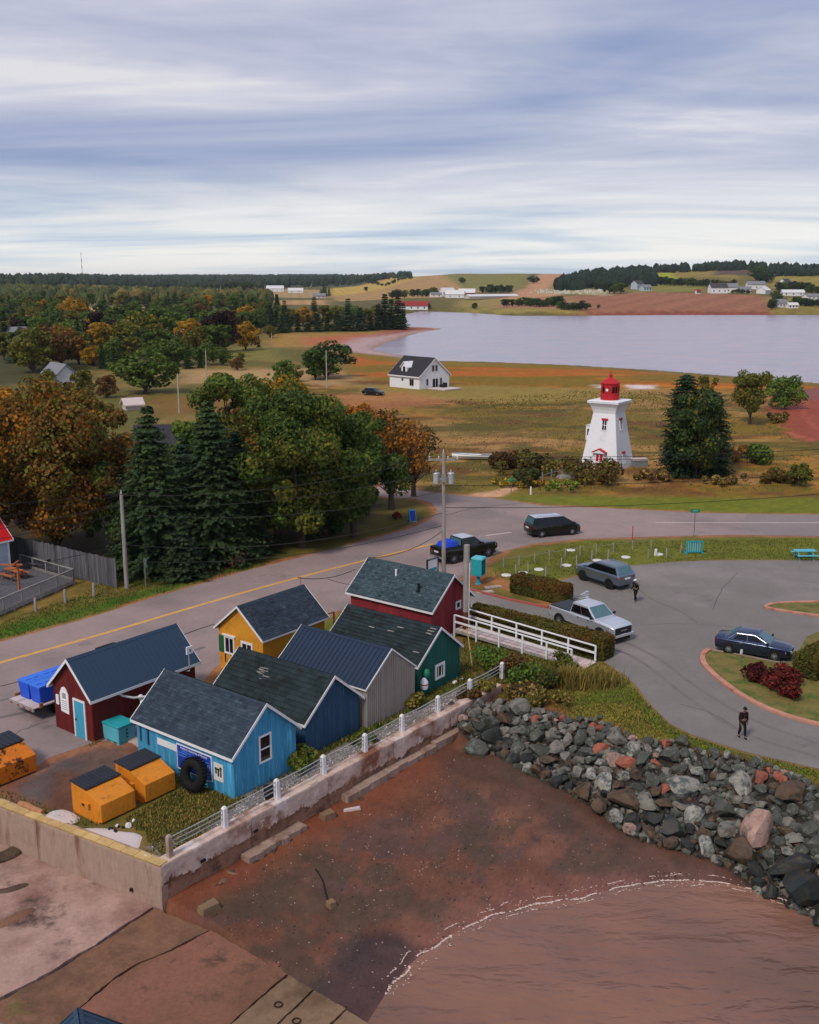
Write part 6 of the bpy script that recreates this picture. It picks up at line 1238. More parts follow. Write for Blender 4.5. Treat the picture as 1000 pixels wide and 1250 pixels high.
q = at(772, 659); m = MB(); m.tube([(0, 0, 0), (0, 0, 1.3)], .04, 6); tag(m.build('marker_stake', 'red', None, q), 'thin red marker stake at the road verge', 'stake')
q = at(823, 0 + 600); 
for (u, v), hh in (((648, 604), .9),): m = MB(); m.tube([(0, 0, 0), (0, 0, hh)], .09, 8); tag(m.build('white_bollard', 'white_clean', None, at(u, v)), 'single short white post on the lawn near the flower bed', 'post')
t = thing('hose_stand', 'green garden ornament on a post amid the yellow flowers', 'ornament', at(624, 601)); m = MB(); m.tube([(0, 0, 0), (0, 0, 1.2)], .05, 6); m.build('post', 'steel', t); m = MB(); m.ball((0, 0, 1.35), (.35, .12, .18)); m.ball((.1, 0, 1.6), (.15, .1, .16)); m.build('figure', 'green', t)
m = MB(); m.box((-.05, -.35, 0), (.05, .35, .1)); 
t = thing('island_marker', 'small white tag on a stick at the traffic island edge', 'marker', at(904, 806)); m = MB(); m.tube([(0, 0, 0), (0, 0, .5)], .02, 5); m.build('stick', 'steel', t); m = MB(); m.cbox((.02, 0, .55), (.16, .03, .3), .4); m.build('tag', 'white_clean', t)
# white rope-fence posts and round white lids
mpost = MB(); mpost.tube([(0, 0, -.1), (0, 0, .80), (0, 0, .86)], [.06, .055, .03], 7); pme = mpost.mesh('guard_post', [M['weathered']], 40)
rowA = [(615, 692), (634, 690), (653, 687), (671, 684), (690, 681), (708, 678), (728, 676), (749, 674), (772, 671), (795, 670)]; rowB = [(630, 702), (645, 699), (666, 704), (685, 693), (704, 690), (791, 682), (814, 681), (831, 675), (722, 684), (742, 683)]
for nm, row in (('far', rowA), ('near', rowB)):
    for k, (u, v) in enumerate(row):
        o = put('guard_post', pme, None, at(u, v)); o.rotation_euler = (random.uniform(-.06, .06), random.uniform(-.06, .06), 0); tag(o, 'white wooden guard post of the rope row along the road' if nm == 'far' else 'white wooden guard post among the round white lids', 'post', 'rope row posts' if nm == 'far' else 'posts among the lids')
m = MB(); pts = []
for a, b in zip(rowA[:-1], rowA[1:]):
    A, B = Vector(at(*a)), Vector(at(*b))
    for f in (0, .25, .5, .75): c = A.lerp(B, f); pts.append((c.x, c.y, .80 - .5 * f * (1 - f)))
m.tube(pts, .014, 5); tag(m.build('rope', 'weathered'), 'pale rope strung along the row of white posts', 'rope')
m = MB(); m.lathe([(.40, 0), (.40, .05), (.36, .08)], 14); lme = m.mesh('round_lid', [M['stone_white']], 40)
for u, v in ((618, 702.5), (638.5, 699.5), (658, 695.5), (692, 690.5), (729, 684.5), (764, 680.5), (804, 677), (697, 672)): tag(put('round_lid', lme, None, at(u, v)), 'flat round white lid set in the lawn by the guard posts', 'lid', 'round white lids in the lawn')
q = at(800, 678); m = MB(); m.tube([(0, 0, 0), (.05, 0, .55)], .12, 7); tag(m.build('tilted_pipe', 'white', None, q), 'stubby tilted white pipe beside a round lid', 'pipe')
for u, v in ((753, 696),): m = MB(); m.lathe([(.3, 0), (.3, .01)], 14); tag(m.build('drain_cover', 'black', None, at(u, v, .02)), 'dark round drain cover in the car park corner', 'drain')
# ================================================================== LIGHTHOUSE
lx, ly, lz = at_t(742, 572, 110); n1 = Vector((-.57, -.82, 0)).normalized(); lrz = math.atan2(n1.y, n1.x)
LH = thing('lighthouse', 'white tapered wooden lighthouse with a red lantern room', 'lighthouse', (lx + .2, ly + 1.6, lz - .1), lrz)
s0, s1, hb_ = 2.48, 1.42, 7.35
def sq(s, z): return [(s, -s, z), (s, s, z), (-s, s, z), (-s, -s, z)]
m = MB(); lev = [(s0 + .02, 0), (s0, .25), (s1 + .05, hb_ - .45), (1.56, 7.3), (1.72, 7.7), (1.98, 8.08), (2.06, 8.14), (2.08, 8.40), (1.9, 8.48)]
for (a, za), (b, zb) in zip(lev[:-1], lev[1:]): m.hexa(sq(a, za), sq(b, zb))
m.build('tower', 'lh_white', LH); 
sl_ = (s0 - s1) / hb_
def slant(face, u0, u1, z0, z1, d0, d1, mi=0):
    def p(u, z, d):
        k = s0 - sl_ * z + d
        return (k, u, z) if face == 'f' else (u, k, z)
    return [p(u0, z0, d0), p(u1, z0, d0), p(u1, z0, d1), p(u0, z0, d1)], [p(u0, z1, d0), p(u1, z1, d0), p(u1, z1, d1), p(u0, z1, d1)]
def lwin(face, u, z, w, h):
    o = MB()
    for (a, b, c, d) in ((u - w / 2 - .1, u + w / 2 + .1, z - .1, z), (u - w / 2 - .1, u - w / 2, z, z + h), (u + w / 2, u + w / 2 + .1, z, z + h)): o.hexa(*slant(face, a, b, c, d, .005, .07))
    o = o.build('window', 'white_clean', LH); m = MB(); m.hexa(*slant(face, u - w / 2, u + w / 2, z, z + h, .003, .02)); m.build('pane', 'glass_dark', o)
    m = MB(); m.hexa(*slant(face, u - w / 2 - .14, u + w / 2 + .14, z + h, z + h + .26, .004, .12)); m.build('window_head', 'red', o); m = MB(); m.hexa(*slant(face, u - .03, u + .03, z, z + h, .02, .05)); m.hexa(*slant(face, u - w / 2, u + w / 2, z + h * .5 - .03, z + h * .5 + .03, .02, .047)); m.build('muntin', 'white_clean', o)
lwin('f', .2, 4.9, .55, 1.15); lwin('r', .15, 4.9, .55, 1.15); lwin('r', .25, .75, .6, 1.2)
m = MB(); m.hexa(*slant('f', -.62, .62, 0, 2.05, .005, .14)); dfr = m.build('door_frame', 'white_clean', LH); m = MB(); m.hexa(*slant('f', -.42, .42, .12, 1.9, .145, .18)); d = m.build('door', 'red', LH); m = MB(); m.hexa(*slant('f', -.05, .05, .15, 1.87, .182, .20)); m.hexa(*slant('f', -.40, .40, .9, 1.02, .182, .203)); m.build('door_rail', 'white_clean', d)
m = MB(); xk = s0 - sl_ * 2.3
for sg in (-1, 1): m.hexa([(xk, 0, 2.55), (xk + .55, 0, 2.55), (xk + .55, sg * .95, 2.08), (xk, sg * .95, 2.08)], [(xk, 0, 2.68), (xk + .55, 0, 2.68), (xk + .55, sg * .95, 2.2), (xk, sg * .95, 2.2)])
m.build('door_hood', 'red', LH); m = MB(); m.extx([(-.85, 2.06), (.85, 2.06), (0, 2.5)], xk + .3, xk + .5); m.build('hood_gable', 'white_clean', LH)
m = MB(); m.hexa(*slant('f', -1.25, -1.1, 1.35, 1.5, .005, .12)); m.build('lamp', 'black', LH)
m = MB(); m.box((-.7, -2.75, 3.3), (.7, -1.7, 5.15)); m.extx([(-2.85, 5.15), (-1.6, 5.15), (-1.6, 5.5)], -.8, .8); m.build('side_dormer', 'lh_white', LH); m = MB(); m.box((.702, -2.55, 3.9), (.73, -2.05, 4.7)); m.build('window', 'glass_dark', LH)
m = MB(); m.lathe([(1.16, 8.45), (1.14, 9.35)], 16); m.lathe([(1.14, 10.15), (1.14, 10.45), (1.24, 10.46), (1.24, 10.54)], 16); m.lathe([(1.24, 10.54), (.80, 10.92), (.25, 11.18), (.2, 11.2), (.2, 11.42), (.26, 11.45), (.18, 11.62), (.05, 11.7), (.05, 12.0)], 16); lan = m.build('lantern_room', 'red', LH, smooth=30)
m = MB(); m.lathe([(1.06, 9.35), (1.06, 10.15)], 16); m.build('lantern_glass', 'glass_dark', lan); m = MB()
for k in range(16):
    w = 2 * math.pi * k / 16
    if 1 < k < 6 or k > 11: continue
    m.cbox((1.10 * math.cos(w), 1.10 * math.sin(w), 9.75), (.1, .46, .8), w)
for k in (2, 3, 4, 5, 12, 13, 14, 15): w = 2 * math.pi * (k + .5) / 16; m.cbox((1.10 * math.cos(w), 1.10 * math.sin(w), 9.75), (.07, .07, .8), w)
m.build('lantern_panel', 'red', lan); m = MB(); wv = math.atan2(-.98, -.19) - lrz - .33; m.cbox((1.16 * math.cos(wv), 1.16 * math.sin(wv), 9.75), (.05, .3, .3), wv); o = m.build('white_diamond', 'white_clean', lan)
t = thing('utility_box', 'grey steel cabinet with a pale lid beside the lighthouse', 'cabinet', at_t(780, 569, 110), .15); m = MB(); m.box((-.95, -.6, 0), (.95, .6, .8)); m.build('cabinet_body', 'grey_box', t); m = MB(); m.box((-1.02, -.67, .802), (1.02, .67, .95)); m.build('cabinet_lid', 'plaster', t)
# rough little fence and planks before the lighthouse
fx = [(662, 590), (673, 586), (687, 583), (700, 580), (718, 576), (746, 578)]
t = thing('post_fence', 'low rickety post and rail fence in the bushes before the lighthouse', 'fence', (0, 0, 0))
for a in fx: q = at(*a); m = MB(); m.tube([(q[0], q[1], 0), (q[0], q[1], 1.3)], .07, 6); m.build('fence_post', 'weathered', t)
for a, b in zip(fx[:-1], fx[1:]): A, B = at(*a), at(*b); m = MB(); m.beam((A[0], A[1], .9), (B[0], B[1], .9), .05, .1); m.build('fence_rail', 'weathered', t)
q = at(693, 583); m = MB(); m.hexa([(-1.2, -.6, 0), (1.0, -.6, 0), (1.0, .6, 0), (-1.2, .6, 0)], [(-1.1, -.5, .25), (.9, -.5, .7), (.9, .5, .6), (-1.1, .5, .3)]); tag(m.build('plank_pile', 'weathered', None, q, .4), 'pale heap of old planks among the bushes before the lighthouse', 'pile')
# long white boat hull on the field
q = at_t(586, 561, 100); t = thing('rowing_boat', 'long white derelict boat lying in the dry grass', 'boat', (q[0], q[1], q[2]), math.radians(-7)); st = []
for k in range(13):
    f = k / 12; x = -3.6 + 7.2 * f; w = .78 * math.sin(math.pi * (.06 + .90 * f)) ** .6; st.append((x, w, .55 + .25 * (1 - f) ** 2 + (.12 * f ** 3)))
V = []; F = []
for x, w, h in st: V += [(x, -w, h), (x, -w * .85, .28), (x, -w * .3, .05), (x, w * .3, .05), (x, w * .85, .28), (x, w, h)]
for i in range(12):
    for j in range(5): F.append((i * 6 + j, (i + 1) * 6 + j, (i + 1) * 6 + j + 1, i * 6 + j + 1))
F += [tuple(range(6)), tuple(range(77, 71, -1))]
o = MB().add(V, F).build('hull', 'white', t, smooth=45); sm = o.modifiers.new('thickness', 'SOLIDIFY'); sm.thickness = .05
m = MB()
for k in (3, 6, 9): x, w, h = st[k]; m.box((x - .12, -w * .95, h - .18), (x + .12, w * .95, h - .13))
m.build('thwart', 'weathered', t); m = MB(); m.tube([(x, -w, h + .02) for x, w, h in st], .05, 6); m.tube([(x, w, h + .02) for x, w, h in st], .05, 6); m.build('gunwale', 'grey_box', t); m = MB(); m.box((.2, -.5, .5), (1.6, .5, .72)); m.build('locker', 'weathered', t)
# ================================================================== WHITE GABLED HOUSE
A3 = at_t(476, 472, 180); B3 = at_t(512, 475.5, 180); Cc = at_t(538.5, 470.5, 180)
va = Vector((B3[0] - A3[0], B3[1] - A3[1], 0)); L3 = va.length; xa_ = va.normalized(); W3 = min(9, max(6, (Vector((Cc[0] - B3[0], Cc[1] - B3[1], 0))).length)); ya_ = Vector((-xa_.y, xa_.x, 0))
c3 = Vector(B3) - xa_ * L3 / 2 + ya_ * W3 / 2; c3.z = min(A3[2], B3[2]) - .05
h3, hx, hy = shed('gabled_house', 'white gabled house with a charcoal roof and dormer in the far meadow', c3, math.atan2(xa_.y, xa_.x), L3, W3, 2.95, 6.5, 'white_clean', 'shingle', 'metal', oh=.35, ohx=.3, boards=False, cat='house', trimw=.25)
for o in h3.children:
    if o.name.startswith('roof'):
        o.data.materials[0] = mk('charcoal', S(52, 50, 56), .85, .12, 1); [ch.data.materials.__setitem__(0, M['charcoal']) for ch in o.children]
m = MB()
for z in np.arange(.35, 2.9, .26): face_box(m, '-y', hx, hy, -hx, hx, z, z + .24, .002, .03); face_box(m, '+x', hx, hy, -hy, hy, z, z + .24, .002, .03)
stuff(m.build('clapboard', 'white_clean', h3))
window(h3, '-y', hx + .03, hy + .03, -.55, 1.6, .55, .6, fw=.08, dep=.08, frame='grey_box'); window(h3, '-y', hx, hy + .03, 2.35, .75, 1.3, 1.45, (2, 1), fw=.1, dep=.08, frame='grey_box')
for u, z, w, h, mu in ((-2.2, .8, .6, 1.4, (1, 2)), (1.9, .8, .6, 1.4, (1, 2)), (-.45, 3.7, .6, 1.3, (1, 2)), (.55, 3.7, .6, 1.3, (1, 2))): window(h3, '+x', hx + .03, hy, u, z, w, h, mu, fw=.1, dep=.08, frame='grey_box')
m = MB(); face_box(m, '+x', hx + .03, hy, -.55, .95, .1, 2.1, 0, .05); pd = m.build('patio_door', 'glass_dark', h3); m = MB(); face_box(m, '+x', hx + .03, hy, .15, .25, .1, 2.1, .05, .08); m.build('door_post', 'white_clean', pd)
dmr = MB(); dmr.extx([(-hy + .35, 3.0), (-hy + 3.1, 3.0), (-hy + 3.1, 5.2), (-hy + .35, 4.0)], -1.0, .9) if False else None
sl3 = (6.5 - 2.95) / hy; d0 = -hy + .7
m = MB(); m.add([(-1.7, d0, 3.3), (.1, d0, 3.3), (.1, d0, 4.5), (-.8, d0, 5.5), (-1.7, d0, 4.5), (-1.7, -hy + 2.6, 4.5), (.1, -hy + 2.6, 4.5), (-.8, -.15, 5.5), (-1.7, -hy + .5, 3.0), (.1, -hy + .5, 3.0)], [(0, 1, 2, 3, 4), (0, 4, 5, 8), (1, 9, 6, 2)]); dm = m.build('dormer', 'white_clean', h3); m = MB()
for sg in (-1, 1): m.hexa([(-.8, d0 - .25, 5.55), (-.8, 0, 5.55), (-.8 + sg * 1.15, 0, 4.32), (-.8 + sg * 1.15, d0 - .25, 4.32)], [(-.8, d0 - .25, 5.7), (-.8, 0, 5.7), (-.8 + sg * 1.15, 0, 4.47), (-.8 + sg * 1.15, d0 - .25, 4.47)])
m.build('dormer_roof', 'white_clean', h3); m = MB(); m.box((-1.15, d0 - .06, 3.55), (-.45, d0 - .003, 4.6)); m.build('window', 'glass_dark', h3)
t = thing('terrace', 'pale timber terrace with dark garden furniture beside the white gabled house', 'deck', tuple(c3 + xa_ * (L3 / 2 + 2.6) + ya_ * .2), math.atan2(xa_.y, xa_.x))
for k in range(8): m = MB(); m.box((-2.3, -2.7 + k * .68, .1), (2.9, -2.7 + k * .68 + .65, .32)); m.build('deck_board', 'plaster', t)
m = MB(); m.box((-1.6, .3, .33), (-.4, 1.5, .95)); m.box((-1.6, 1.3, .95), (-.4, 1.5, 1.3)); m.build('garden_seat', 'black', t)
# ================================================================== FAR BUILDINGS
def house(name, label, u, v, w, l, hw, hr, ang, wall, roof, cat='house', win=3, grp=None, chim=False, y0=300):
    x, y, z = at_t(u, v, y0); t = thing(name, label, cat, (x, y, z - .15), ang, grp); hx, hy = l / 2, w / 2
    m = MB().extx([(-hy, 0), (hy, 0), (hy, hw), (0, hr), (-hy, hw)], -hx, hx); m.build('wall', wall, t); m = MB()
    for sg in (-1, 1): s = (hr - hw) / hy; m.hexa([(-hx - .4, 0, hr + .05), (hx + .4, 0, hr + .05), (hx + .4, sg * (hy + .5), hw - s * .5 + .05), (-hx - .4, sg * (hy + .5), hw - s * .5 + .05)], [(-hx - .4, 0, hr + .3), (hx + .4, 0, hr + .3), (hx + .4, sg * (hy + .5), hw - s * .5 + .3), (-hx - .4, sg * (hy + .5), hw - s * .5 + .3)])
    r = m.build('roof', roof, t)
    if chim: m = MB(); m.box((-.5, -.4, hr - .5), (.4, .4, hr + 1.4)); m.build('chimney', 'terracotta', r)
    for k in range(win):
        m = MB(); u_ = -hx + l * (k + .5) / win; m.box((u_ - .5, -hy - .04, hw * .3), (u_ + .5, -hy - .003, hw * .3 + 1.4)); o = m.build('window', 'glass_dark', t)
    m = MB(); m.box((hx + .003, -.6, hw * .35), (hx + .04, .6, hw * .35 + 1.4)); m.build('window', 'glass_dark', t)
    return t
mk('barn_red', S(140, 48, 44), .8, .1); mk('roof_pale', S(206, 206, 208), .6, .05); mk('roof_grey', S(120, 122, 126), .8, .1); mk('roof_dark', S(66, 64, 66), .85, .1)
house('barn', 'long white farm barn with a pale metal roof beyond the wood', 336, 356, 14, 26, 5, 9, .1, 'white', 'roof_pale', 'barn', 4); house('barn', 'low white arched looking barn on the far field', 361, 357.5, 13, 22, 3.5, 7, .1, 'white', 'roof_pale', 'barn', 2)
house('house', 'grey bungalow behind the far field hedge', 390, 364, 8, 14, 3, 5.5, 0, 'plaster', 'roof_grey'); house('house', 'tiny white house on the far slope above the barns', 381, 350, 8, 10, 3.5, 6, .3, 'white', 'roof_grey'); house('house', 'pale bungalow row half hidden by the wood', 208, 362, 9, 22, 3, 5, .15, 'plaster', 'roof_pale', win=5); house('house', 'pale bungalow beside the first one beyond the wood', 222, 362, 8, 14, 3, 5, .0, 'white', 'roof_grey')
house('boathouse', 'long white boathouse with a red roof on the far shore', 503, 378, 8, 26, 3.5, 6.5, -.1, 'white', 'barn_red', 'boathouse', 5); house('barn', 'white farmhouse with a pale roof on the hill farm', 546, 362, 9, 16, 5, 9.5, .5, 'white', 'roof_pale', 'house', 3); house('barn', 'white barn beside the hill farmhouse', 556, 363.5, 10, 20, 4, 8, -.2, 'white', 'roof_pale', 'barn', 2); house('barn', 'dark red barn at the end of the hill farm', 570, 362, 10, 18, 4.5, 8.5, -.1, 'barn_red', 'roof_pale', 'barn', 3); house('barn', 'low white shed before the hill farm', 532, 362.5, 8, 12, 3, 5, .2, 'white', 'roof_grey', 'barn', 2); house('greenhouse', 'long pale polytunnel running up the hill field', 600, 364, 9, 62, 2.2, 4, .55, 'plaster', 'roof_pale', 'greenhouse', 0)
for (u, v, l, a, hw, hr, rf, lab) in ((876, 358, 16, .1, 5.5, 9, 'roof_dark', 'big white house with dark windows at the end of the red field'), (888, 357, 18, -.1, 5, 8.5, 'roof_grey', 'second white house above the red field'), (906, 357, 14, .1, 3.2, 5.5, 'roof_grey', 'low white bungalow in the middle of the hill houses'), (922, 353, 18, 0, 5, 8, 'roof_grey', 'white house set back higher on the hill'), (932, 358.5, 11, .8, 3.5, 6.5, 'roof_pale', 'white gabled garage at the end of the red field'), (958, 350, 12, .7, 5, 8.5, 'roof_dark', 'grey gabled house among the hillside trees'), (967, 361, 20, -.05, 3.2, 5.5, 'roof_pale', 'long pale bungalow among the hillside trees'), (952, 375, 9, .4, 3.5, 6, 'roof_grey', 'small white cottage low by the far shore'), (967, 376, 8, .2, 2.5, 4, 'roof_pale', 'white boat shed low by the far shore'), (778, 353, 10, .6, 6, 9, 'roof_dark', 'pale blue farmhouse at the edge of the dark wood'), (788, 355, 9, .3, 3.5, 6, 'roof_grey', 'white outbuilding beside the pale blue farmhouse'), (990, 366, 12, .2, 3.2, 5.2, 'roof_grey', 'grey roofed house in the trees at the far shore'), (852, 358.5, 4, .2, 2.5, 4, 'barn_red', 'little white hut with a red roof above the field')):
    house('house', lab, u, v, 9 if l > 8 else 4, l, hw, hr, a, 'white' if 'blue' not in lab else 'pale_blue', rf, 'house', 3, chim=l > 15)
house('house', 'grey shingled house half hidden in the trees', 24, 425, 8, 10, 3.5, 7, .3, 'plaster', 'roof_grey'); h_ = house('house', 'white gabled house hidden behind the orange maple', 74, 478, 6, 8, 3, 5.8, -.9, 'white', 'roof_grey', y0=120); house('house', 'small white house between the dark trees', 214, 428, 6, 8, 4, 6.8, .8, 'white', 'roof_pale', y0=150)
house('house', 'low dark roofed house behind the spruces', 212, 560, 7, 9, 2.6, 4.4, .2, 'plaster', 'charcoal', y0=80); house('house', 'white plank shed behind the orange maple', 162, 500, 2.4, 3.0, 1.2, 2.0, .5, 'plaster', 'plaster', y0=100, win=0)
t = thing('yellow_hut', 'pale yellow hut half hidden beneath the spruces', 'hut', at(310, 662), ROT); m = MB(); m.box((-1.4, -1.1, 0), (1.4, 1.1, 2.3)); m.build('wall', mk('pale_yellow', S(176, 160, 84), .8, .1), t); m = MB(); m.extx([(-1.3, 2.302), (1.3, 2.302), (0, 3.1)], -1.6, 1.6); m.build('roof', 'roof_dark', t)
# headstones of the hill cemetery
m = MB(); m.box((-.55, -.15, 0), (.55, .15, 1.5)); hme = m.mesh('headstone', [M['stone_white']])
for k in range(70):
    u = 648 + random.random() * 92; v = 354.5 + random.random() * 4.5; x, y, z = at_t(u, v, 700); o = put('headstone', hme, None, (x, y, z - .1)); s = random.uniform(.8, 1.5); o.scale = (s, s, s); tag(o, 'pale headstone in the hillside cemetery below the dark wood', 'headstone', 'headstones of the hillside cemetery')
x, y, z = at_t(101, 340, 1500); t = thing('lattice_mast', 'thin red and white lattice mast on the far ridge', 'mast', (x, y, z)); hh = 62 * y / 2600
for k in range(8):
    m = MB(); z0, z1 = hh * k / 8, hh * (k + 1) / 8 - .02; w = 1.6 - .12 * k
    for a, b in ((-1, -1), (1, -1), (1, 1), (-1, 1)): m.beam((a * w * .5, b * w * .5, z0), (a * w * .5, b * w * .5, z1), .3, .3)
    for a, b, c, d in ((-1, -1, 1, -1), (1, -1, 1, 1), (1, 1, -1, 1), (-1, 1, -1, -1)): m.beam((a * w * .5, b * w * .5, z0), (c * w * .5, d * w * .5, z1), .22, .22)
    m.build('mast_section', 'barn_red' if k % 2 else 'stone_white', t)
# ================================================================== VEGETATION
def leafmat(name, c, c2=None, var=.22): return mk(name, c, .7, var, .25, c2, .45, .45, .62, tint=.65, transl=.32, spec=.25)
leafmat('leaf_green', S(72, 96, 34), S(96, 110, 38)); leafmat('leaf_dark', S(58, 80, 34), S(76, 92, 36)); leafmat('leaf_olive', S(98, 102, 36), S(118, 106, 38)); leafmat('leaf_light', S(82, 112, 42), S(108, 122, 46))
leafmat('leaf_yellow', S(172, 130, 32), S(150, 118, 34)); leafmat('leaf_orange', S(134, 90, 34), S(106, 82, 36)); leafmat('leaf_rust', S(110, 76, 38), S(94, 76, 38)); leafmat('leaf_amber', S(182, 118, 34), S(140, 92, 34)); leafmat('leaf_red', S(140, 46, 34), S(110, 44, 32)); leafmat('leaf_plum', S(44, 26, 28), S(56, 32, 32))
leafmat('needle_dark', S(50, 72, 40), S(64, 82, 42)); leafmat('needle_blue', S(48, 72, 52), S(62, 82, 54)); leafmat('needle_black', S(40, 60, 36), S(54, 66, 38)); leafmat('reed', S(162, 136, 70), S(134, 122, 60)); leafmat('grass_blade', S(92, 96, 42), S(126, 106, 60)); leafmat('grass_green', S(70, 98, 34), S(92, 100, 40)); leafmat('bloom', S(204, 168, 52), S(184, 148, 40)); leafmat('bloom_lime', S(158, 172, 62), S(128, 150, 48)); leafmat('twig', S(104, 82, 62), S(88, 72, 56))
leafmat('hedge_green', S(84, 84, 32), S(102, 88, 34)); leafmat('hedge_rust', S(112, 72, 30), S(92, 74, 28)); leafmat('berry', S(70, 24, 24), S(92, 32, 28)); leafmat('bush_brown', S(88, 68, 40), S(76, 74, 34))
def cards(C, Nn, size, aspect=.75, r=rng, bend=0.0):
    """leaf-sized quads at C facing roughly Nn"""
    n = len(C); Nn = Nn / np.maximum(np.linalg.norm(Nn, axis=1, keepdims=True), 1e-6); q = r.normal(size=(n, 3)); T = np.cross(Nn, q); T /= np.maximum(np.linalg.norm(T, axis=1, keepdims=True), 1e-6); B = np.cross(Nn, T)
    s = (np.asarray(size) * np.ones(n))[:, None] / 2; V = np.stack([C - T * s - B * s * aspect * .5, C + T * s * .2 - B * s * aspect, C + T * s + B * s * aspect * .4, C - T * s * .3 + B * s * aspect], 1).reshape(-1, 3)
    return V, np.arange(4 * n).reshape(-1, 4)
def crown_pts(blobs, n, r=rng, inner=.45):
    w = np.array([b[3] ** 2 for b in blobs]); k = r.choice(len(blobs), n, p=w / w.sum()); B = np.array([b[:4] for b in blobs])[k]; d = r.normal(size=(n, 3)); d[:, 2] += .25; d /= np.linalg.norm(d, axis=1, keepdims=True)
    rad = B[:, 3] * (inner + (1.06 - inner) * r.random(n) ** .45); return B[:, :3] + d * rad[:, None] * [1, 1, .85], d + r.normal(size=(n, 3)) * .55
def decid_blobs(h, rad, base, nb, r, flat=1.0):
    out = []; ax, ay = r.uniform(.85, 1.12), r.uniform(.85, 1.12); zc = (h + base) / 2; hz2 = (h - base) / 2
    for _ in range(nb):
        a = r.random() * 6.283; u = r.random() ** .55; th = r.uniform(-.85, 1) ; zz = zc + hz2 * th * .82; prof = math.sqrt(max(.08, 1 - (th * .85 - .0) ** 2)) * (1 if th > -.4 else .85); rr = rad * prof * u * .82
        lob = 1 + .16 * math.sin(a * 3 + zz * .9) + r.normal() * .06; out.append((rr * ax * lob * math.cos(a), rr * ay * lob * math.sin(a), zz, rad * r.uniform(.13, .31)))
    out.append((0, 0, zc, rad * .40)); return out
def make_decid(name, h, rad, base, nb, nleaf, lsize, seed, mats):
    r = np.random.default_rng(seed); bl = decid_blobs(h, rad, base, nb, r); Cc, Nn = crown_pts(bl, nleaf, r); Cc[:, 2] = np.maximum(Cc[:, 2], base * .55); V, Q = cards(Cc, Nn, lsize * r.uniform(.6, 1.3, nleaf), r=r)
    cl = fbm(Cc[:, :2] + Cc[:, 2:3] * .7, rad * .35, seed); tint = np.clip(.5 + (cl - .5) * .6 + r.normal(size=nleaf) * .14, 0, 1)
    cmats = mats[0] if isinstance(mats[0], list) else [mats[0]]; fm_ = fbm(Cc[:, :2] * [1, 1] + Cc[:, 2:3] * [.9, -.6], rad * .5, seed + 5) + r.normal(size=nleaf) * .10
    cm = fastmesh('crown', V, Q, cmats, tint, mi=np.clip(((fm_ - .28) / .46 * len(cmats)).astype(int), 0, len(cmats) - 1)); m = MB(); tr = .022 * h + .06
    m.tube([(0, 0, -.2), (.02 * h * .1, 0, base * .5), (0, .02 * h * .1, base + (h - base) * .35), (0, 0, h * .8)], [tr * 1.3, tr, tr * .7, tr * .15], 8)
    for b in bl[::max(1, len(bl) // 9)]: z0 = base * .7 + r.random() * base * .4; m.tube([(0, 0, z0), (b[0] * .5, b[1] * .5, (z0 + b[2]) / 2 + .1), (b[0], b[1], b[2])], [tr * .5, tr * .3, tr * .08], 6)
    return cm, m.mesh('trunk', [mats[1]], 50)
def make_conifer(name, h, rad, nlev, seed, mats, card=.5, sparse=1.0, base=.04, pw=.85):
    r = np.random.default_rng(seed); Cs = []; Ns = []; Sz = []
    for i in range(nlev):
        f = (i + r.random() * .6) / nlev; z = h * (base + (1 - base) * f); R = rad * (1 - f) ** pw * r.uniform(.82, 1.12) + .12; nb = max(4, int((9 + R * 4.2) * sparse)); a0 = r.random() * 6.28
        for k in range(nb):
            a = a0 + 6.283 * k / nb + r.normal() * .12; L = R * r.uniform(.72, 1.1); ns = max(2, int(L / (card * .42)))
            for j in range(ns):
                q = (j + .6) / ns; d = L * q; droop = -.28 * d + .12 * d * q; w = card * (1.05 - .45 * q)
                for sg in ((-1, 1) if q < .85 else (0,)):
                    c = np.array([math.cos(a) * d - math.sin(a) * sg * w * .42, math.sin(a) * d + math.cos(a) * sg * w * .42, z + droop + r.normal() * .06]); Cs.append(c); Ns.append([math.cos(a) * .45 + r.normal() * .3, math.sin(a) * .45 + r.normal() * .3, .85]); Sz.append(w * r.uniform(.8, 1.25))
    Cs, Ns, Sz = np.array(Cs), np.array(Ns), np.array(Sz); V, Q = cards(Cs, Ns, Sz, .8, r=r); tint = np.clip(.5 + r.normal(size=len(Cs)) * .16, 0, 1)
    cm = fastmesh('crown', V, Q, mats[:1], tint); m = MB(); tr = .014 * h + .05; m.tube([(0, 0, -.2), (0, 0, h * .5), (0, 0, h * .98)], [tr * 1.3, tr * .8, .02], 7); return cm, m.mesh('trunk', [mats[1]], 50)
def tree(meshes, x, y, z, label, group=None, s=1.0, rz=None, crown=None, name='tree', sz=None):
    t = thing(name, label, 'tree', (x, y, z), random.random() * 6.28 if rz is None else rz, group); t.scale = (s, s, s * (sz or 1)); c = put('crown', meshes[0], t); k = put('trunk', meshes[1], t)
    if crown: set_mat(c, crown)
    return t
def near_px(u, v, y0=60): return at_t(u, v, y0)
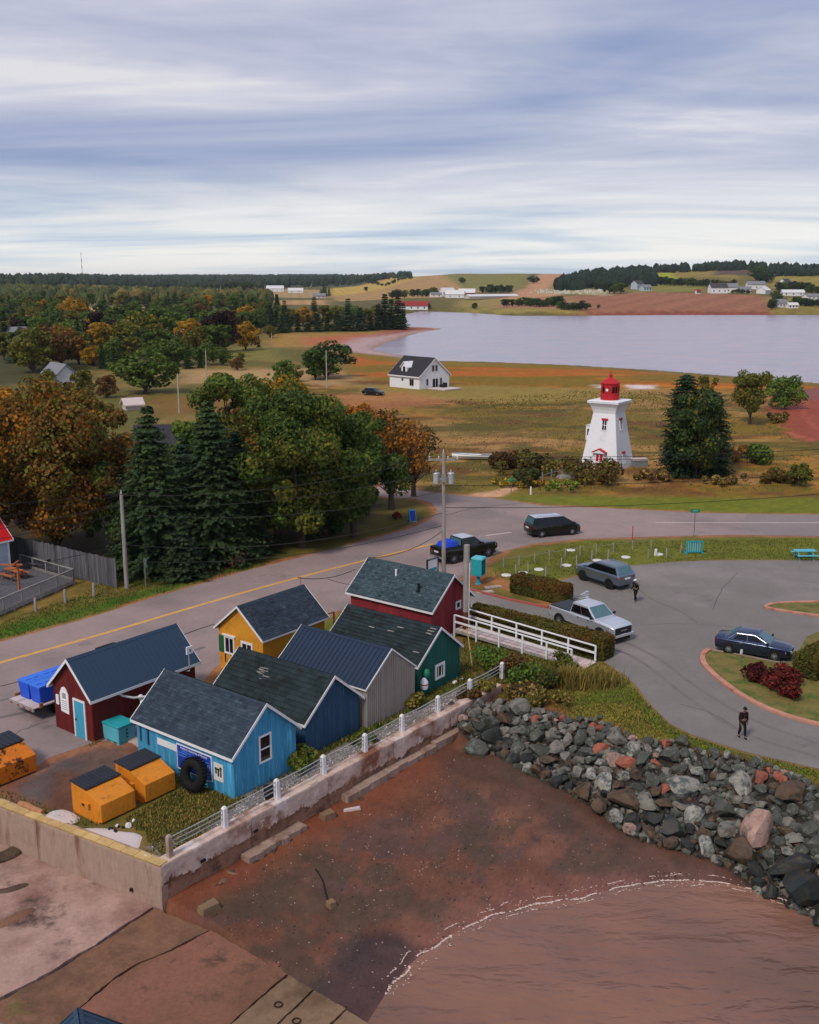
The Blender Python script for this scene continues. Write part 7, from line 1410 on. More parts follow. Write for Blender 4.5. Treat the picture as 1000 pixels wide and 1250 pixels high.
# ---- big trees along the road
x, y, z = near_px(70, 678); tree(make_decid('o', 15.2, 7.0, .9, 95, 40000, .32, 11, [['leaf_olive', 'leaf_orange', 'leaf_rust', 'leaf_orange', 'leaf_olive', 'leaf_orange', 'leaf_amber'], 'bark']), x, y, z, 'huge burnt orange maple behind the deck and board fence', name='maple_tree')
x, y, z = near_px(-30, 690); tree(make_decid('o', 13.5, 5.2, .9, 46, 13000, .38, 12, [['leaf_rust', 'leaf_olive', 'leaf_orange'], 'bark']), x, y, z, 'rust brown tree behind the white house with the red roof', name='maple_tree')
x, y, z = near_px(110, 655); tree(make_decid('o', 13.6, 4.8, .8, 54, 18000, .33, 13, [['leaf_olive', 'leaf_orange', 'leaf_rust', 'leaf_olive'], 'bark']), x, y, z, 'orange brown tree joining the huge maple and the spruce', name='maple_tree')
x, y, z = near_px(20, 640); tree(make_decid('o', 13.0, 5.2, 2.0, 40, 11000, .4, 113, [['leaf_orange', 'leaf_amber', 'leaf_yellow'], 'bark']), x, y, z, 'golden topped maple behind the huge orange one', name='maple_tree')
x, y, z = near_px(190, 694); tree(make_conifer('s', 13.4, 4.7, 34, 21, ['needle_dark', 'bark'], .48, 1.1, .03, .72), x, y, z, 'tall dark spruce standing by the road sign', name='spruce_tree')
x, y, z = near_px(262, 683); tree(make_conifer('s', 13.4, 4.6, 34, 22, ['needle_dark', 'bark'], .48, 1.1, .03, .62), x, y, z, 'dark spruce between the first spruce and the great maple', name='spruce_tree')
x, y, z = near_px(228, 672); tree(make_conifer('s', 10.0, 3.6, 26, 23, ['needle_blue', 'bark'], .5, 1.0, .03, .75), x, y, z, 'shorter bluish spruce squeezed between two taller ones', name='spruce_tree')
x, y, z = near_px(292, 672); tree(make_conifer('s', 10.6, 4.0, 26, 24, ['needle_black', 'bark'], .5, .9, .03, .7), x, y, z, 'ragged dark conifer with bare lower boughs above the yellow hut', name='spruce_tree')
x, y, z = near_px(240, 668); tree(make_decid('m', 9.4, 3.8, .6, 40, 11000, .32, 143, [['leaf_dark', 'needle_dark', 'leaf_green'], 'bark']), x, y, z, 'dark leafy tree filling the gap between the two tall spruces', name='alder_tree')
x, y, z = near_px(308, 664); tree(make_decid('m', 9.6, 3.8, .6, 40, 11000, .32, 144, [['leaf_dark', 'needle_black', 'leaf_olive'], 'bark']), x, y, z, 'dark leafy tree between the ragged conifer and the great maple', name='alder_tree')
x, y, z = near_px(152, 682); tree(make_decid('m', 8.6, 3.4, .5, 36, 9000, .32, 145, [['leaf_dark', 'leaf_olive', 'leaf_rust'], 'bark']), x, y, z, 'dark olive tree between the orange maple and the tall spruce', name='alder_tree')
x, y, z = near_px(225, 706); tree(make_conifer('s', 5.2, 2.3, 14, 25, ['needle_black', 'bark'], .45), x, y, z, 'low dark conifer at the verge beneath the spruces', name='spruce_tree')
x, y, z = near_px(368, 668); tree(make_decid('m', 13.8, 5.9, 1.0, 95, 36000, .32, 31, [['leaf_dark', 'leaf_green', 'leaf_dark', 'leaf_green', 'leaf_olive'], 'bark']), x, y, z, 'great dark green maple by the roadside', name='maple_tree')
x, y, z = near_px(432, 656); tree(make_decid('m', 11.6, 4.9, .9, 64, 27000, .31, 32, [['leaf_dark', 'leaf_green', 'leaf_dark', 'leaf_green'], 'bark']), x, y, z, 'dense dark green maple at the junction side of the great one', name='maple_tree')
x, y, z = near_px(330, 655); tree(make_decid('m', 12.6, 4.6, 1.6, 50, 17000, .33, 33, [['leaf_green', 'leaf_olive', 'leaf_orange', 'leaf_olive'], 'bark']), x, y, z, 'olive green maple leaning out of the great maple', name='maple_tree')
x, y, z = near_px(400, 630); tree(make_decid('m', 11.8, 4.6, 1.6, 40, 10000, .4, 133, ['leaf_green', 'bark']), x, y, z, 'green maple behind the roadside pair', name='maple_tree')
x, y, z = near_px(288, 610); tree(make_decid('w', 13.6, 5.2, 1.2, 64, 18000, .34, 34, [['leaf_light', 'leaf_olive', 'leaf_light'], 'bark']), x, y, z, 'light green willow rising behind the spruces', name='willow_tree')
x, y, z = near_px(345, 600); tree(make_decid('w', 13.2, 5.0, 1.2, 60, 15000, .34, 35, [['leaf_olive', 'leaf_light', 'leaf_yellow'], 'bark']), x, y, z, 'yellowish olive tree topping the group behind the maple', name='ash_tree')
x, y, z = near_px(232, 590); tree(make_decid('w', 7.6, 3.6, 1.2, 30, 6000, .4, 36, ['leaf_light', 'bark']), x, y, z, 'low light green tree behind the tall spruce', name='willow_tree')
x, y, z = near_px(478, 622); tree(make_decid('t', 10.5, 4.2, 2.4, 34, 3000, .34, 41, [['leaf_orange', 'leaf_amber', 'leaf_rust'], 'bark']), x, y, z, 'thin orange leaved tree nearly bare at the junction', name='ash_tree')
x, y, z = near_px(505, 606); tree(make_decid('t', 8.6, 3.4, 1.8, 30, 1500, .3, 42, ['leaf_rust', 'bark']), x, y, z, 'bare twiggy tree with rusty leaves behind the transformer pole', name='ash_tree')
x, y, z = near_px(440, 590); tree(make_decid('t', 9.2, 3.6, 1.8, 30, 3600, .36, 43, ['leaf_amber', 'bark']), x, y, z, 'amber tree showing behind the dense maple', name='ash_tree')
def twigs(n, h, r, seed, mat='twig'):
    q = random.Random(seed); m = MB()
    for k in range(n):
        a = q.random() * 6.28; L = h * q.uniform(.5, 1); e = (math.cos(a) * r * q.random(), math.sin(a) * r * q.random(), L); m.tube([(0, 0, h * .15), (e[0] * .5, e[1] * .5, L * .62), e], [.05, .03, .012], 4)
    return m.mesh('twigs', [M[mat]])
for i, (u, v, h) in enumerate(((478, 622, 9.8), (505, 606, 8.4))): x, y, z = near_px(u, v); o = put('bare_branches', twigs(70, h, 4.2, i), None, (x, y, z)); par = [t for t in bpy.data.objects if t.get('category') == 'tree' and abs(t.location.x - x) < .01 and abs(t.location.y - y) < .01][0]; o.parent = par; o.location = (0, 0, 0); o.rotation_euler = (0, 0, 0)
# ---- trees beside the lighthouse
x, y, z = near_px(832, 580, 100); tree(make_conifer('l', 12.2, 3.3, 32, 51, ['needle_black', 'bark'], .44, 1.3, .02, .30), x, y, z, 'tall dark evergreen next to the lighthouse', name='cedar_tree'); x, y, z = near_px(862, 578, 100); tree(make_conifer('l', 10.2, 3.5, 28, 52, ['needle_dark', 'bark'], .44, 1.3, .02, .30), x, y, z, 'second dark evergreen on the shore side of the tall one', name='cedar_tree'); x, y, z = near_px(848, 584, 100); tree(make_decid('l', 10.6, 4.1, .2, 80, 17000, .32, 53, [['leaf_dark', 'needle_black', 'leaf_olive'], 'bark']), x, y, z, 'dark bushy tree filling the foot of the evergreens', name='alder_tree')
x, y, z = near_px(915, 518, 110); tree(make_decid('l', 8.6, 4.2, 1.6, 36, 4200, .4, 54, ['leaf_olive', 'bark']), x, y, z, 'olive green small tree with a forked trunk near the red shore', name='alder_tree'); x, y, z = near_px(958, 499, 120); tree(make_decid('l', 5.4, 4.6, .3, 30, 3200, .45, 55, ['leaf_olive', 'bark']), x, y, z, 'broad yellow green shrub at the edge of the red shore', name='willow_shrub', crown='leaf_light'); x, y, z = near_px(975, 594, 90); tree(make_decid('l', 2.6, 1.7, .2, 16, 1500, .28, 56, ['leaf_olive', 'bark']), x, y, z, 'small olive bush on the bank above the red shore', name='alder_shrub'); x, y, z = near_px(860, 500, 110); tree(make_decid('l', 6.6, 2.2, 1.6, 16, 700, .36, 57, ['leaf_olive', 'bark']), x, y, z, 'spindly young tree rising behind the evergreens', name='alder_tree')
# ---- shared crowns for the middle distance
mk('bark2', S(80, 68, 60), .95, .2)
DV = [make_decid('v', 10, r * 1.12, b * .55, 34, 2300, .66, 200 + i, ['leaf_green', 'bark2']) for i, (r, b) in enumerate(((4.6, 1.2), (3.8, 1.4), (5.2, 1.0), (3.2, 2.0), (4.2, .6)))]; CV = [make_conifer('v', 10, r, 16, 300 + i, ['needle_dark', 'bark2'], .85, .8) for i, r in enumerate((2.4, 2.9, 2.0))]
def mid(kind, u, v, vtop, crown, label, grp=None, y0=120, wide=1.0, name=None):
    x, y, z = at_t(u, v, y0); f = y * cP - (z - CAM_H) * sP; h = max(2.0, (v - vtop) * f / FPX * 1.03); me = random.choice(DV) if kind == 'd' else random.choice(CV)
    t = tree(me, x, y, z - .1, label, grp, h / 10 * wide, None, crown, name or ('broadleaf_tree' if kind == 'd' else 'conifer_tree'), 1 / wide); return t
for a in (('d', 178, 480, 428, 'leaf_green', 'round dark green tree alone in the meadow before the wood'), ('d', 398, 462, 418, 'leaf_dark', 'round dark tree beside the thin pole near the white gabled house'), ('d', 385, 464, 428, 'leaf_green', 'green bushy tree joined to the round dark one'), ('d', 233, 430, 389, 'leaf_yellow', 'bright yellow autumn tree at the wood edge'), ('d', 300, 427, 392, 'leaf_yellow', 'yellow green birch with a white trunk at the wood edge'), ('d', 268, 430, 381, 'leaf_plum', 'dark purple leaved tree behind the yellow one'), ('d', 18, 422, 391, 'leaf_plum', 'dark purple beech at the side of the rust tree'), ('d', 56, 452, 396, 'leaf_rust', 'wide rust brown tree above the grey shingled house'), ('d', 40, 455, 402, 'leaf_olive', 'olive tree next to the wide rust brown one'), ('d', 75, 446, 398, 'leaf_orange', 'orange brown tree at the end of the rusty pair'), ('d', 190, 430, 378, 'leaf_green', 'big green tree in the middle of the wood edge'), ('d', 172, 432, 381, 'leaf_olive', 'olive crowned tree next to the big green one'), ('d', 150, 428, 386, 'leaf_dark', 'dark tree behind the pines'), ('d', 122, 430, 383, 'leaf_plum', 'dark brown beech by the white service pole'), ('c', 125, 450, 420, 'needle_black', 'dark pine nearest the white gable'), ('c', 140, 452, 420, 'needle_dark', 'second pine from the white gable'), ('c', 112, 445, 424, 'needle_black', 'low dark pine behind the white gable'), ('c', 215, 448, 425, 'needle_black', 'low dark spruce before the yellow tree'), ('c', 230, 450, 424, 'needle_dark', 'dark spruce right before the yellow tree trunk'), ('c', 245, 449, 426, 'needle_black', 'bushy dark spruce between the yellow tree and the birch'), ('d', 272, 446, 424, 'leaf_green', 'round green bush on the meadow before the birch'), ('d', 295, 444, 430, 'leaf_olive', 'yellow olive bush beside the round green one'), ('c', 316, 424, 410, 'needle_black', 'small dark fir beside the birch'), ('d', 330, 412, 397, 'leaf_olive', 'small olive tree at the far meadow edge'), ('d', 262, 466, 455, 'leaf_red', 'small bright red sumac by the pole in the field'), ('d', 345, 470, 440, 'leaf_light', 'light green young tree before the round dark tree'), ('d', 358, 466, 444, 'leaf_olive', 'olive sapling beside the light green one'), ('d', 85, 436, 400, 'leaf_olive', 'olive tree between the rusty trees and the purple beech'), ('d', 95, 430, 392, 'leaf_light', 'light green tree behind the service pole'), ('d', 58, 486, 452, 'leaf_olive', 'olive tree hiding the foot of the white gabled house'), ('d', 100, 482, 452, 'leaf_olive', 'olive bush covering the side of the white gabled house'), ('d', 130, 486, 458, 'leaf_rust', 'low rusty bush between the white gable and the round tree'), ('d', 5, 440, 405, 'leaf_olive', 'olive tree at the side of the purple beech'), ('d', 148, 462, 446, 'leaf_olive', 'low olive bush beside the white gable'), ('d', 90, 395, 362, 'leaf_yellow', 'yellowish tall tree in the middle of the wood'), ('d', 290, 452, 436, 'leaf_rust', 'rusty shrub at the meadow edge'), ('d', 460, 400, 374, 'leaf_olive', 'olive tree among the point conifers')):
    mid(*a, wide=1.5 if a[5].startswith('round dark') else 1.15)
for k, (u, v, vt) in enumerate(((486, 402, 362), (478, 402, 366), (470, 402, 360), (492, 400, 370), (462, 402, 372), (452, 403, 380), (440, 404, 376), (425, 404, 366), (412, 404, 381), (400, 404, 384), (388, 405, 383), (376, 405, 384), (364, 405, 383), (352, 405, 386), (344, 406, 385), (336, 405, 384), (348, 398, 368), (384, 396, 364), (330, 400, 372))): mid('c', u, v, vt, random.choice(['needle_black', 'needle_dark', 'needle_blue']), 'dark conifer in the row along the shore of the wood', 'conifers along the edge of the wood', wide=1.7 if vt > 371 else 1.3)
for k, (u, v, vt, c) in enumerate(((356, 398, 378, 'leaf_olive'), (370, 397, 374, 'leaf_yellow'), (398, 398, 372, 'leaf_olive'), (410, 397, 373, 'leaf_olive'), (420, 396, 376, 'leaf_olive'), (432, 398, 374, 'leaf_light'), (446, 398, 376, 'leaf_olive'), (452, 402, 388, 'leaf_yellow'), (344, 394, 374, 'leaf_olive'))): mid('d', u, v, vt, c, 'olive broadleaf tree behind the conifer row of the point', 'broadleaf trees behind the conifer row', wide=1.3)
# wood on the plain: filled from far to near
r4 = random.Random(9); cnt = 0
ROWS = [(374, 13, 14, 330), (379, 14, 15, 330), (385, 15, 15, 330), (391, 17, 17, 330), (398, 18, 18, 325), (406, 21, 19, 312), (415, 25, 21, 285), (425, 29, 23, 262), (435, 31, 25, 250), (445, 27, 27, 236)]
CN = {'leaf_olive': 'olive green', 'leaf_green': 'mid green', 'leaf_dark': 'dark green', 'leaf_light': 'light green', 'leaf_yellow': 'yellow', 'leaf_orange': 'orange', 'leaf_rust': 'rust brown'}
RN = ['farthest', 'second farthest', 'third', 'fourth', 'fifth', 'sixth', 'seventh', 'third nearest', 'second nearest', 'nearest']
for ri, (v0, hp_, step, um) in enumerate(ROWS):
    u = -16 + r4.random() * 10
    while u < um:
        u += step * r4.uniform(.6, 1.1); v = v0 + r4.uniform(-2.5, 2.5)
        if 62 < u < 190 and 378 < v < 384: continue
        w = r4.random(); con = w < .26; c = r4.choice(['needle_black', 'needle_dark', 'needle_blue']) if con else r4.choice(['leaf_olive', 'leaf_green', 'leaf_olive', 'leaf_dark', 'leaf_green', 'leaf_light', 'leaf_green', 'leaf_yellow', 'leaf_olive', 'leaf_olive', 'leaf_green', 'leaf_light', 'leaf_green', 'leaf_dark', 'leaf_rust'])
        kd = 'dark spruce' if con else CN[c] + ' broadleaf tree'
        mid('c' if con else 'd', u, v, v - hp_ * r4.uniform(.85, 1.35), c, f'{kd} in the {RN[ri]} rank of the mixed wood on the plain', 'spruces of the mixed wood' if con else 'broadleaf trees of the mixed wood', 260, r4.uniform(1.2, 1.5))
# hedgerows and lone trees on the far hills: each tree its own
HEDGE_AT = ["in the hedge by the far water's edge", "in the lower hedge near the far water's edge", 'in the hedge under the red field corner', 'by the tall pale trunk at the far shore', 'in the hedge behind the polytunnel', 'beside the hill farmhouse', 'on the rise behind the red roofed boathouse', 'in the hedge above the red ploughed field', 'in front of the pale blue farmhouse', 'at the end of the red ploughed field', 'among the hillside houses', 'around the small white cottage', 'between the white hill houses', 'beside the long white farm barn', 'behind the pale bungalows of the plain', 'beside the grey bungalow', 'in the hedge climbing the yellow field', 'alone in the green hill field', 'alone in the middle of the farm hill', 'alone on the golden field', 'alone beside the boathouse meadow', 'next to the boathouse', 'alone by the ploughed field track', 'in the tall group on the hill crest', 'in the short hedge above the hill houses']
for where, (pts, n, hpx, kind) in zip(HEDGE_AT, (([(636, 372), (650, 374), (665, 375)], 6, 9, 'd'), ([(612, 375), (634, 374), (655, 374)], 5, 9, 'd'), ([(684, 378), (700, 379), (718, 378)], 6, 10, 'd'), ([(668, 374), (684, 374)], 3, 11, 'd'), ([(590, 358), (610, 357), (626, 358)], 6, 9, 'd'), ([(502, 362), (520, 362), (530, 360)], 6, 8, 'd'), ([(478, 364), (495, 364)], 3, 10, 'd'), ([(804, 348), (830, 349), (866, 350)], 12, 9, 'd'), ([(738, 358), (760, 359)], 3, 12, 'd'), ([(940, 378), (950, 372), (944, 364)], 7, 10, 'd'), ([(950, 356), (968, 354), (985, 356), (1000, 360)], 10, 10, 'd'), ([(970, 372), (985, 374), (1005, 374)], 8, 9, 'd'), ([(894, 358), (918, 359)], 3, 5, 'd'), ([(276, 357), (290, 356), (312, 356)], 9, 11, 'd'), ([(236, 362), (246, 361)], 3, 12, 'd'), ([(392, 362), (402, 361)], 4, 11, 'c'), ([(448, 346), (470, 350), (490, 342), (505, 340)], 9, 4, 'd'), ([(650, 346), (651, 346)], 1, 8, 'd'), ([(565, 346), (566, 346)], 1, 7, 'd'), ([(447, 356), (448, 356)], 1, 7, 'd'), ([(578, 377), (580, 377)], 1, 7, 'd'), ([(520, 378), (524, 377)], 2, 8, 'd'), ([(732, 376), (733, 376)], 1, 4, 'd'), ([(925, 342), (936, 345)], 4, 15, 'd'), ([(870, 347), (885, 350), (900, 347)], 5, 6, 'd'))):
    n = n if n == 1 else int(n * 1.5)
    for k in range(n):
        f = (k + r4.random() * .5) / max(1, n); i = min(int(f * (len(pts) - 1)), len(pts) - 2); g = f * (len(pts) - 1) - i; u = pts[i][0] + (pts[i + 1][0] - pts[i][0]) * g + r4.uniform(-1.5, 1.5); v = pts[i][1] + (pts[i + 1][1] - pts[i][1]) * g
        mid(kind, u, v, v - hpx * r4.uniform(.8, 1.2), r4.choice(['leaf_dark', 'leaf_green', 'needle_black', 'needle_dark']), f'small dark tree {where}', 'hedgerow trees on the far hills', 500, r4.uniform(1.3, 1.8))
# ---- far woods that read as one mass
def mass(name, label, polys, n, hh, seed, cm, y0):
    r = random.Random(seed); V = []; F = []; T = []; k = 0
    for poly, frac in polys:
        P_ = np.array(PT(poly)); lo, hi = P_.min(0), P_.max(0); c = 0; tr = 0
        while c < n * frac and tr < 60000:
            tr += 1; p = np.array([[r.uniform(lo[0], hi[0]), r.uniform(lo[1], hi[1])]])
            if sdf(p, P_)[0] > 0: continue
            x, y = p[0]; z = hz(x, y); h = hh * r.uniform(.6, 1.2); w = h * r.uniform(.24, .5); con = r.random() < .45; m = 6; tt = r.uniform(.2, .8)
            rings = ((1, .0), (.95, .35), (.5, .7)) if con else ((.7, .05), (1.05, .45), (.8, .78))
            for s, zz in rings:
                for j in range(m): a = 6.283 * j / m + r.random() * .5; q = w * s * r.uniform(.75, 1.2); V.append((x + q * math.cos(a), y + q * math.sin(a), z + h * zz * r.uniform(.9, 1.1)))
            V.append((x, y, z + h)); 
            for i in range(2):
                for j in range(m): F.append((k + i * m + j, k + i * m + (j + 1) % m, k + (i + 1) * m + (j + 1) % m)); F.append((k + i * m + j, k + (i + 1) * m + (j + 1) % m, k + (i + 1) * m + j)); T += [max(0, min(1, tt + r.gauss(0, .1)))] * 2
            for j in range(m): F.append((k + 2 * m + j, k + 2 * m + (j + 1) % m, k + 3 * m)); T.append(max(0, min(1, tt + r.gauss(0, .1))))
            k += 3 * m + 1; c += 1
    return tag(stuff(put(name, fastmesh(name, np.array(V), np.array(F), [cm], np.array(T)))), label, 'wood')
mk('wood_far', S(36, 52, 36), .95, .3, .02, S(58, 60, 34), .012, .5, .62, tint=.5); mk('wood_dark', S(28, 44, 30), .95, .2, .02, tint=.5); mk('wood_autumn', S(66, 74, 36), .95, .3, .02, S(92, 78, 36), .02, .5, .62, tint=.5)
mass('far_woods', 'dark forest covering the far ridge', [([(-120, 352), (40, 351), (130, 350), (230, 352), (300, 353), (400, 350), (470, 342), (505, 338.5), (400, 338.6), (200, 339), (0, 341), (-120, 341)], 1.0)], 4200, 14, 3, 'wood_far', 900)
mass('hill_wood', 'dark plantation wood on the hill above the cemetery', [([(676, 356), (745, 353), (800, 350), (800, 338), (790, 332), (730, 336), (690, 344)], .55), ([(935, 338), (1010, 337), (1060, 337), (1060, 331), (940, 330)], .25), ([(800, 333), (880, 331), (935, 331), (935, 328), (800, 331)], .2)], 1000, 13, 4, 'wood_dark', 700)
mass('plain_woods', 'mixed woods filling the plain beyond the near trees', [([(-140, 372), (60, 371), (230, 372), (330, 374), (330, 366), (200, 363), (0, 359), (-140, 358)], 1.0)], 900, 11, 5, 'wood_autumn', 500)
mass('ridge_trees', 'thin line of trees along the skyline of the farm hill', [([(560, 334.5), (700, 334), (700, 333), (560, 333.4)], 1.0)], 60, 7, 6, 'wood_dark', 900)
# ---- hedges
def hedge(label, p, q, w, h, mats, seed, n):
    p, q = Vector((p[0], p[1], 0)), Vector((q[0], q[1], 0)); L = (q - p).length; a = math.atan2(q.y - p.y, q.x - p.x); t = thing('hedge', label, 'hedge', (p.x, p.y, 0), a); r = np.random.default_rng(seed)
    m = MB(); m.box((.12, -w / 2 + .12, 0), (L - .12, w / 2 - .12, h - .14)); m.build('hedge_core', 'hedge_core' if 'hedge_core' in M else mk('hedge_core', S(58, 52, 24), .95, .2), t)
    A = np.array([L * w, L * h, L * h, w * h, w * h]); f = r.choice(5, n, p=A / A.sum()); u, v = r.random(n), r.random(n); C_ = np.zeros((n, 3)); N_ = np.zeros((n, 3)); e = .05
    for i, (fn, nn) in enumerate((((lambda u, v: (u * L, (v - .5) * w, u * 0 + h)), (0, 0, 1)), ((lambda u, v: (u * L, u * 0 - w / 2, v * h)), (0, -1, .2)), ((lambda u, v: (u * L, u * 0 + w / 2, v * h)), (0, 1, .2)), ((lambda u, v: (u * 0, (u - .5) * w, v * h)), (-1, 0, .2)), ((lambda u, v: (u * 0 + L, (u - .5) * w, v * h)), (1, 0, .2)))): k = f == i; C_[k] = np.stack(fn(u[k], v[k]), 1); N_[k] = nn
    rad = .22; ctr = np.array([L / 2, 0, h / 2]); hs = np.array([L / 2 - rad, w / 2 - rad, h / 2 - rad]); d = C_ - ctr; core = np.clip(d, -hs, hs); dd = d - core; ln = np.maximum(np.linalg.norm(dd, axis=1, keepdims=True), 1e-6); C_ = ctr + core + dd / ln * np.minimum(ln, rad)
    bum = fbm(np.stack([C_[:, 0] + C_[:, 2] * .5, C_[:, 1] + C_[:, 2] * .6], 1), .8, seed); C_ += N_ * ((bum - .5) * .22)[:, None] + r.normal(size=(n, 3)) * .04; C_[:, 2] = np.maximum(C_[:, 2], .04)
    V, Q = cards(C_, N_ + r.normal(size=(n, 3)) * .6, .125 * r.uniform(.7, 1.4, n), r=r); mi = (r.random(n) < np.clip((fbm(C_[:, :2], 2.5, seed + 3) - .38) * 4, 0, 1) * .8 * (C_[:, 2] > h * .55)).astype(int)
    put('foliage', fastmesh('foliage', V, Q, mats, np.clip(.5 + (bum - .5) * .6 + r.normal(size=n) * .12, 0, 1), mi=mi), t); return t
A_, B_ = xy(622, 723.5), xy(686, 739.5); d_ = Vector((B_[0] - A_[0], B_[1] - A_[1])).normalized(); nn_ = Vector((-d_.y, d_.x)) * .72
hedge('thick clipped hedge with russet top between the kerb and the rope posts', (A_[0] + nn_.x, A_[1] + nn_.y), (B_[0] + nn_.x, B_[1] + nn_.y), 1.45, 1.35, ['hedge_green', 'hedge_rust'], 1, 14000)
hedge('long low clipped hedge running behind the boardwalk ramp', ab(-38.4, 56.35), ab(-27.9, 56.05), 1.45, 1.42, ['hedge_green', 'hedge_rust'], 2, 24000)
A_ = xy(976, 832); B_ = (A_[0] + .35 * 9 + .0, A_[1] + .94 * 9 * .55); hedge('golden brown clipped hedge on the traffic island behind the saloon car', (A_[0] + .35, A_[1] + .3), (A_[0] + 5.6, A_[1] + 5.4), 1.5, 1.45, ['hedge_green', 'hedge_rust'], 3, 15000)
# ---- bushes
def bush(label, u, v, w, h, mat, seed, n=1400, name='bush', size=.2, y0=45, cat='bush', grp=None, loose=.5):
    x, y, z = at_t(u, v, y0); r = np.random.default_rng(seed); bl = [(r.normal() * w * .22, r.normal() * w * .22, h * r.uniform(.3, .62), min(w, h * 1.3) * r.uniform(.22, .40)) for _ in range(9)]; C_, N_ = crown_pts(bl, n, r, .3); C_[:, 2] = np.abs(C_[:, 2]) * h / max(.1, np.abs(C_[:, 2]).max()) + .02; V, Q = cards(C_, N_, size * r.uniform(.6, 1.4, n), r=r)
    t = thing(name, label, cat, (x, y, z), 0, grp); put('foliage', fastmesh('foliage', V, Q, [mat] if isinstance(mat, str) else mat, np.clip(.5 + r.normal(size=n) * .2, 0, 1), mi=None if isinstance(mat, str) else r.integers(0, len(mat), n)), t); m = MB()
    for k in range(5): a = 6.28 * k / 5; m.tube([(0, 0, -.05), (math.cos(a) * w * .15, math.sin(a) * w * .15, h * .5)], [.03, .012], 4)
    m.build('stem', 'bark', t); return t
for lab, u, v, w, h, mt in (('rounded dark burgundy bush on the traffic island', 929, 831, 1.5, 1.0, 'berry'), ('small russet burgundy bush between two larger ones', 943, 838, 1.0, .8, ['berry', 'leaf_red']), ('bright crimson bush beside the golden hedge', 959, 834, 1.5, 1.05, ['leaf_red', 'berry']), ('low spreading burgundy bush nearest the drive', 963, 852, 1.8, .95, ['berry', 'leaf_red', 'berry'])): bush(lab, u, v, w, h, mt, int(u), 1500, size=.16, name='barberry_bush')
for lab, u, v, w, h, mt, n in (('fresh green bush by the yellow stake', 600, 817, 2.0, 1.4, 'leaf_light', 1500), ('rusty brown shrub at the end of the sea wall', 622, 824, 1.8, 1.3, ['leaf_rust', 'bush_brown'], 1300), ('green bramble patch before the ramp', 645, 832, 2.3, 1.2, ['leaf_green', 'leaf_light'], 1500), ('dark leafy weed clump by the boulders', 668, 842, 2.0, 1.1, ['leaf_green', 'bush_brown'], 1300), ('brown dry shrub above the red clay', 640, 852, 2.2, .9, ['bush_brown', 'reed'], 1200), ('greenish weed thicket beneath the ramp end', 690, 822, 1.8, 1.0, ['leaf_dark', 'leaf_olive'], 1200), ('straggling dry bush at the top of the boulders', 664, 862, 2.6, .8, ['bush_brown', 'reed', 'leaf_olive'], 1300), ('green tuft of weeds at the wall end by the boulders', 590, 846, 1.6, .7, ['leaf_olive', 'reed'], 900), ('low green bush between the sky blue and navy sheds', 362, 938, 1.6, 1.0, ['leaf_olive', 'leaf_green'], 1000), ('weeds growing at the foot of the grey shed corner', 440, 905, 1.3, .5, ['leaf_green', 'leaf_olive'], 700), ('weeds between the grey and green sheds', 506, 864, 1.2, .8, ['leaf_olive', 'reed'], 700), ('dark weed clump between the wall and the boulders', 575, 862, 1.2, .6, ['bush_brown', 'leaf_rust'], 700)): bush(lab, u, v, w, h, mt, int(u * 7), n, size=.17)
for lab, u, v, w, h, mt in (('broad brown and olive bush before the lighthouse door', 730, 588, 7.0, 2.5, ['bush_brown', 'leaf_olive', 'leaf_rust']), ('olive topped thicket beside the white boat', 650, 578, 7.5, 2.8, ['leaf_olive', 'bush_brown']), ('rusty bush at the bow of the white boat', 618, 572, 4.2, 2.3, ['leaf_rust', 'bush_brown']), ('dark green low bush behind the yellow flowers', 650, 590, 5.0, 1.6, ['leaf_dark', 'bush_brown']), ('low brown brush between the lighthouse and the evergreens', 800, 586, 6.0, 1.2, ['bush_brown', 'leaf_rust', 'reed']), ('orange dry brush behind the evergreens', 905, 560, 8.0, 1.6, ['leaf_rust', 'leaf_amber', 'bush_brown']), ('fresh green bush on the bank near the red shore', 925, 566, 3.0, 2.6, ['leaf_light', 'leaf_green']), ('rust and green shrub by the road near the red shore', 950, 590, 4.0, 1.6, ['leaf_rust', 'leaf_olive']), ('pale reed clump above the red shore', 955, 515, 6.0, 1.4, ['reed', 'bush_brown']), ('brown brush below the olive tree', 880, 590, 5.0, 1.0, ['bush_brown', 'reed'])): bush(lab, u, v, w, h, mt, int(u * 3 + v), 2200, size=.34, y0=90)
for lab, u, v, w, h, mt in (('yellow flower bed around the green ornament', 622, 595, 3.4, .9, ['bloom', 'leaf_olive']), ('smaller yellow flower bed beside the path', 655, 594, 2.6, .7, ['bloom', 'leaf_rust']), ('lime green leafy flower bed on the lawn', 682, 597, 4.6, .9, ['bloom_lime', 'leaf_light'])): bush(lab, u, v, w, h, mt, int(u * 3), 1200, 'flower_bed', .24, 80, 'flower bed')
bush('red leaved shrub under the great maple', 342, 655, 3.4, 3.4, ['leaf_red', 'leaf_rust'], 71, 1800, size=.3); bush('orange leaved shrub at the great maple foot', 322, 640, 3.4, 4.4, ['leaf_orange', 'leaf_red'], 72, 1600, size=.3); bush('dark shade shrub below the roadside maples', 400, 655, 5.0, 1.8, 'leaf_dark', 73, 1800, size=.3); bush('small red shrub on the verge by the junction', 484, 634, .8, .7, 'leaf_red', 75, 300); bush('grey dead brush at the spruce foot', 280, 690, 3.0, 1.6, ['twig', 'needle_black'], 76, 1200, size=.24)
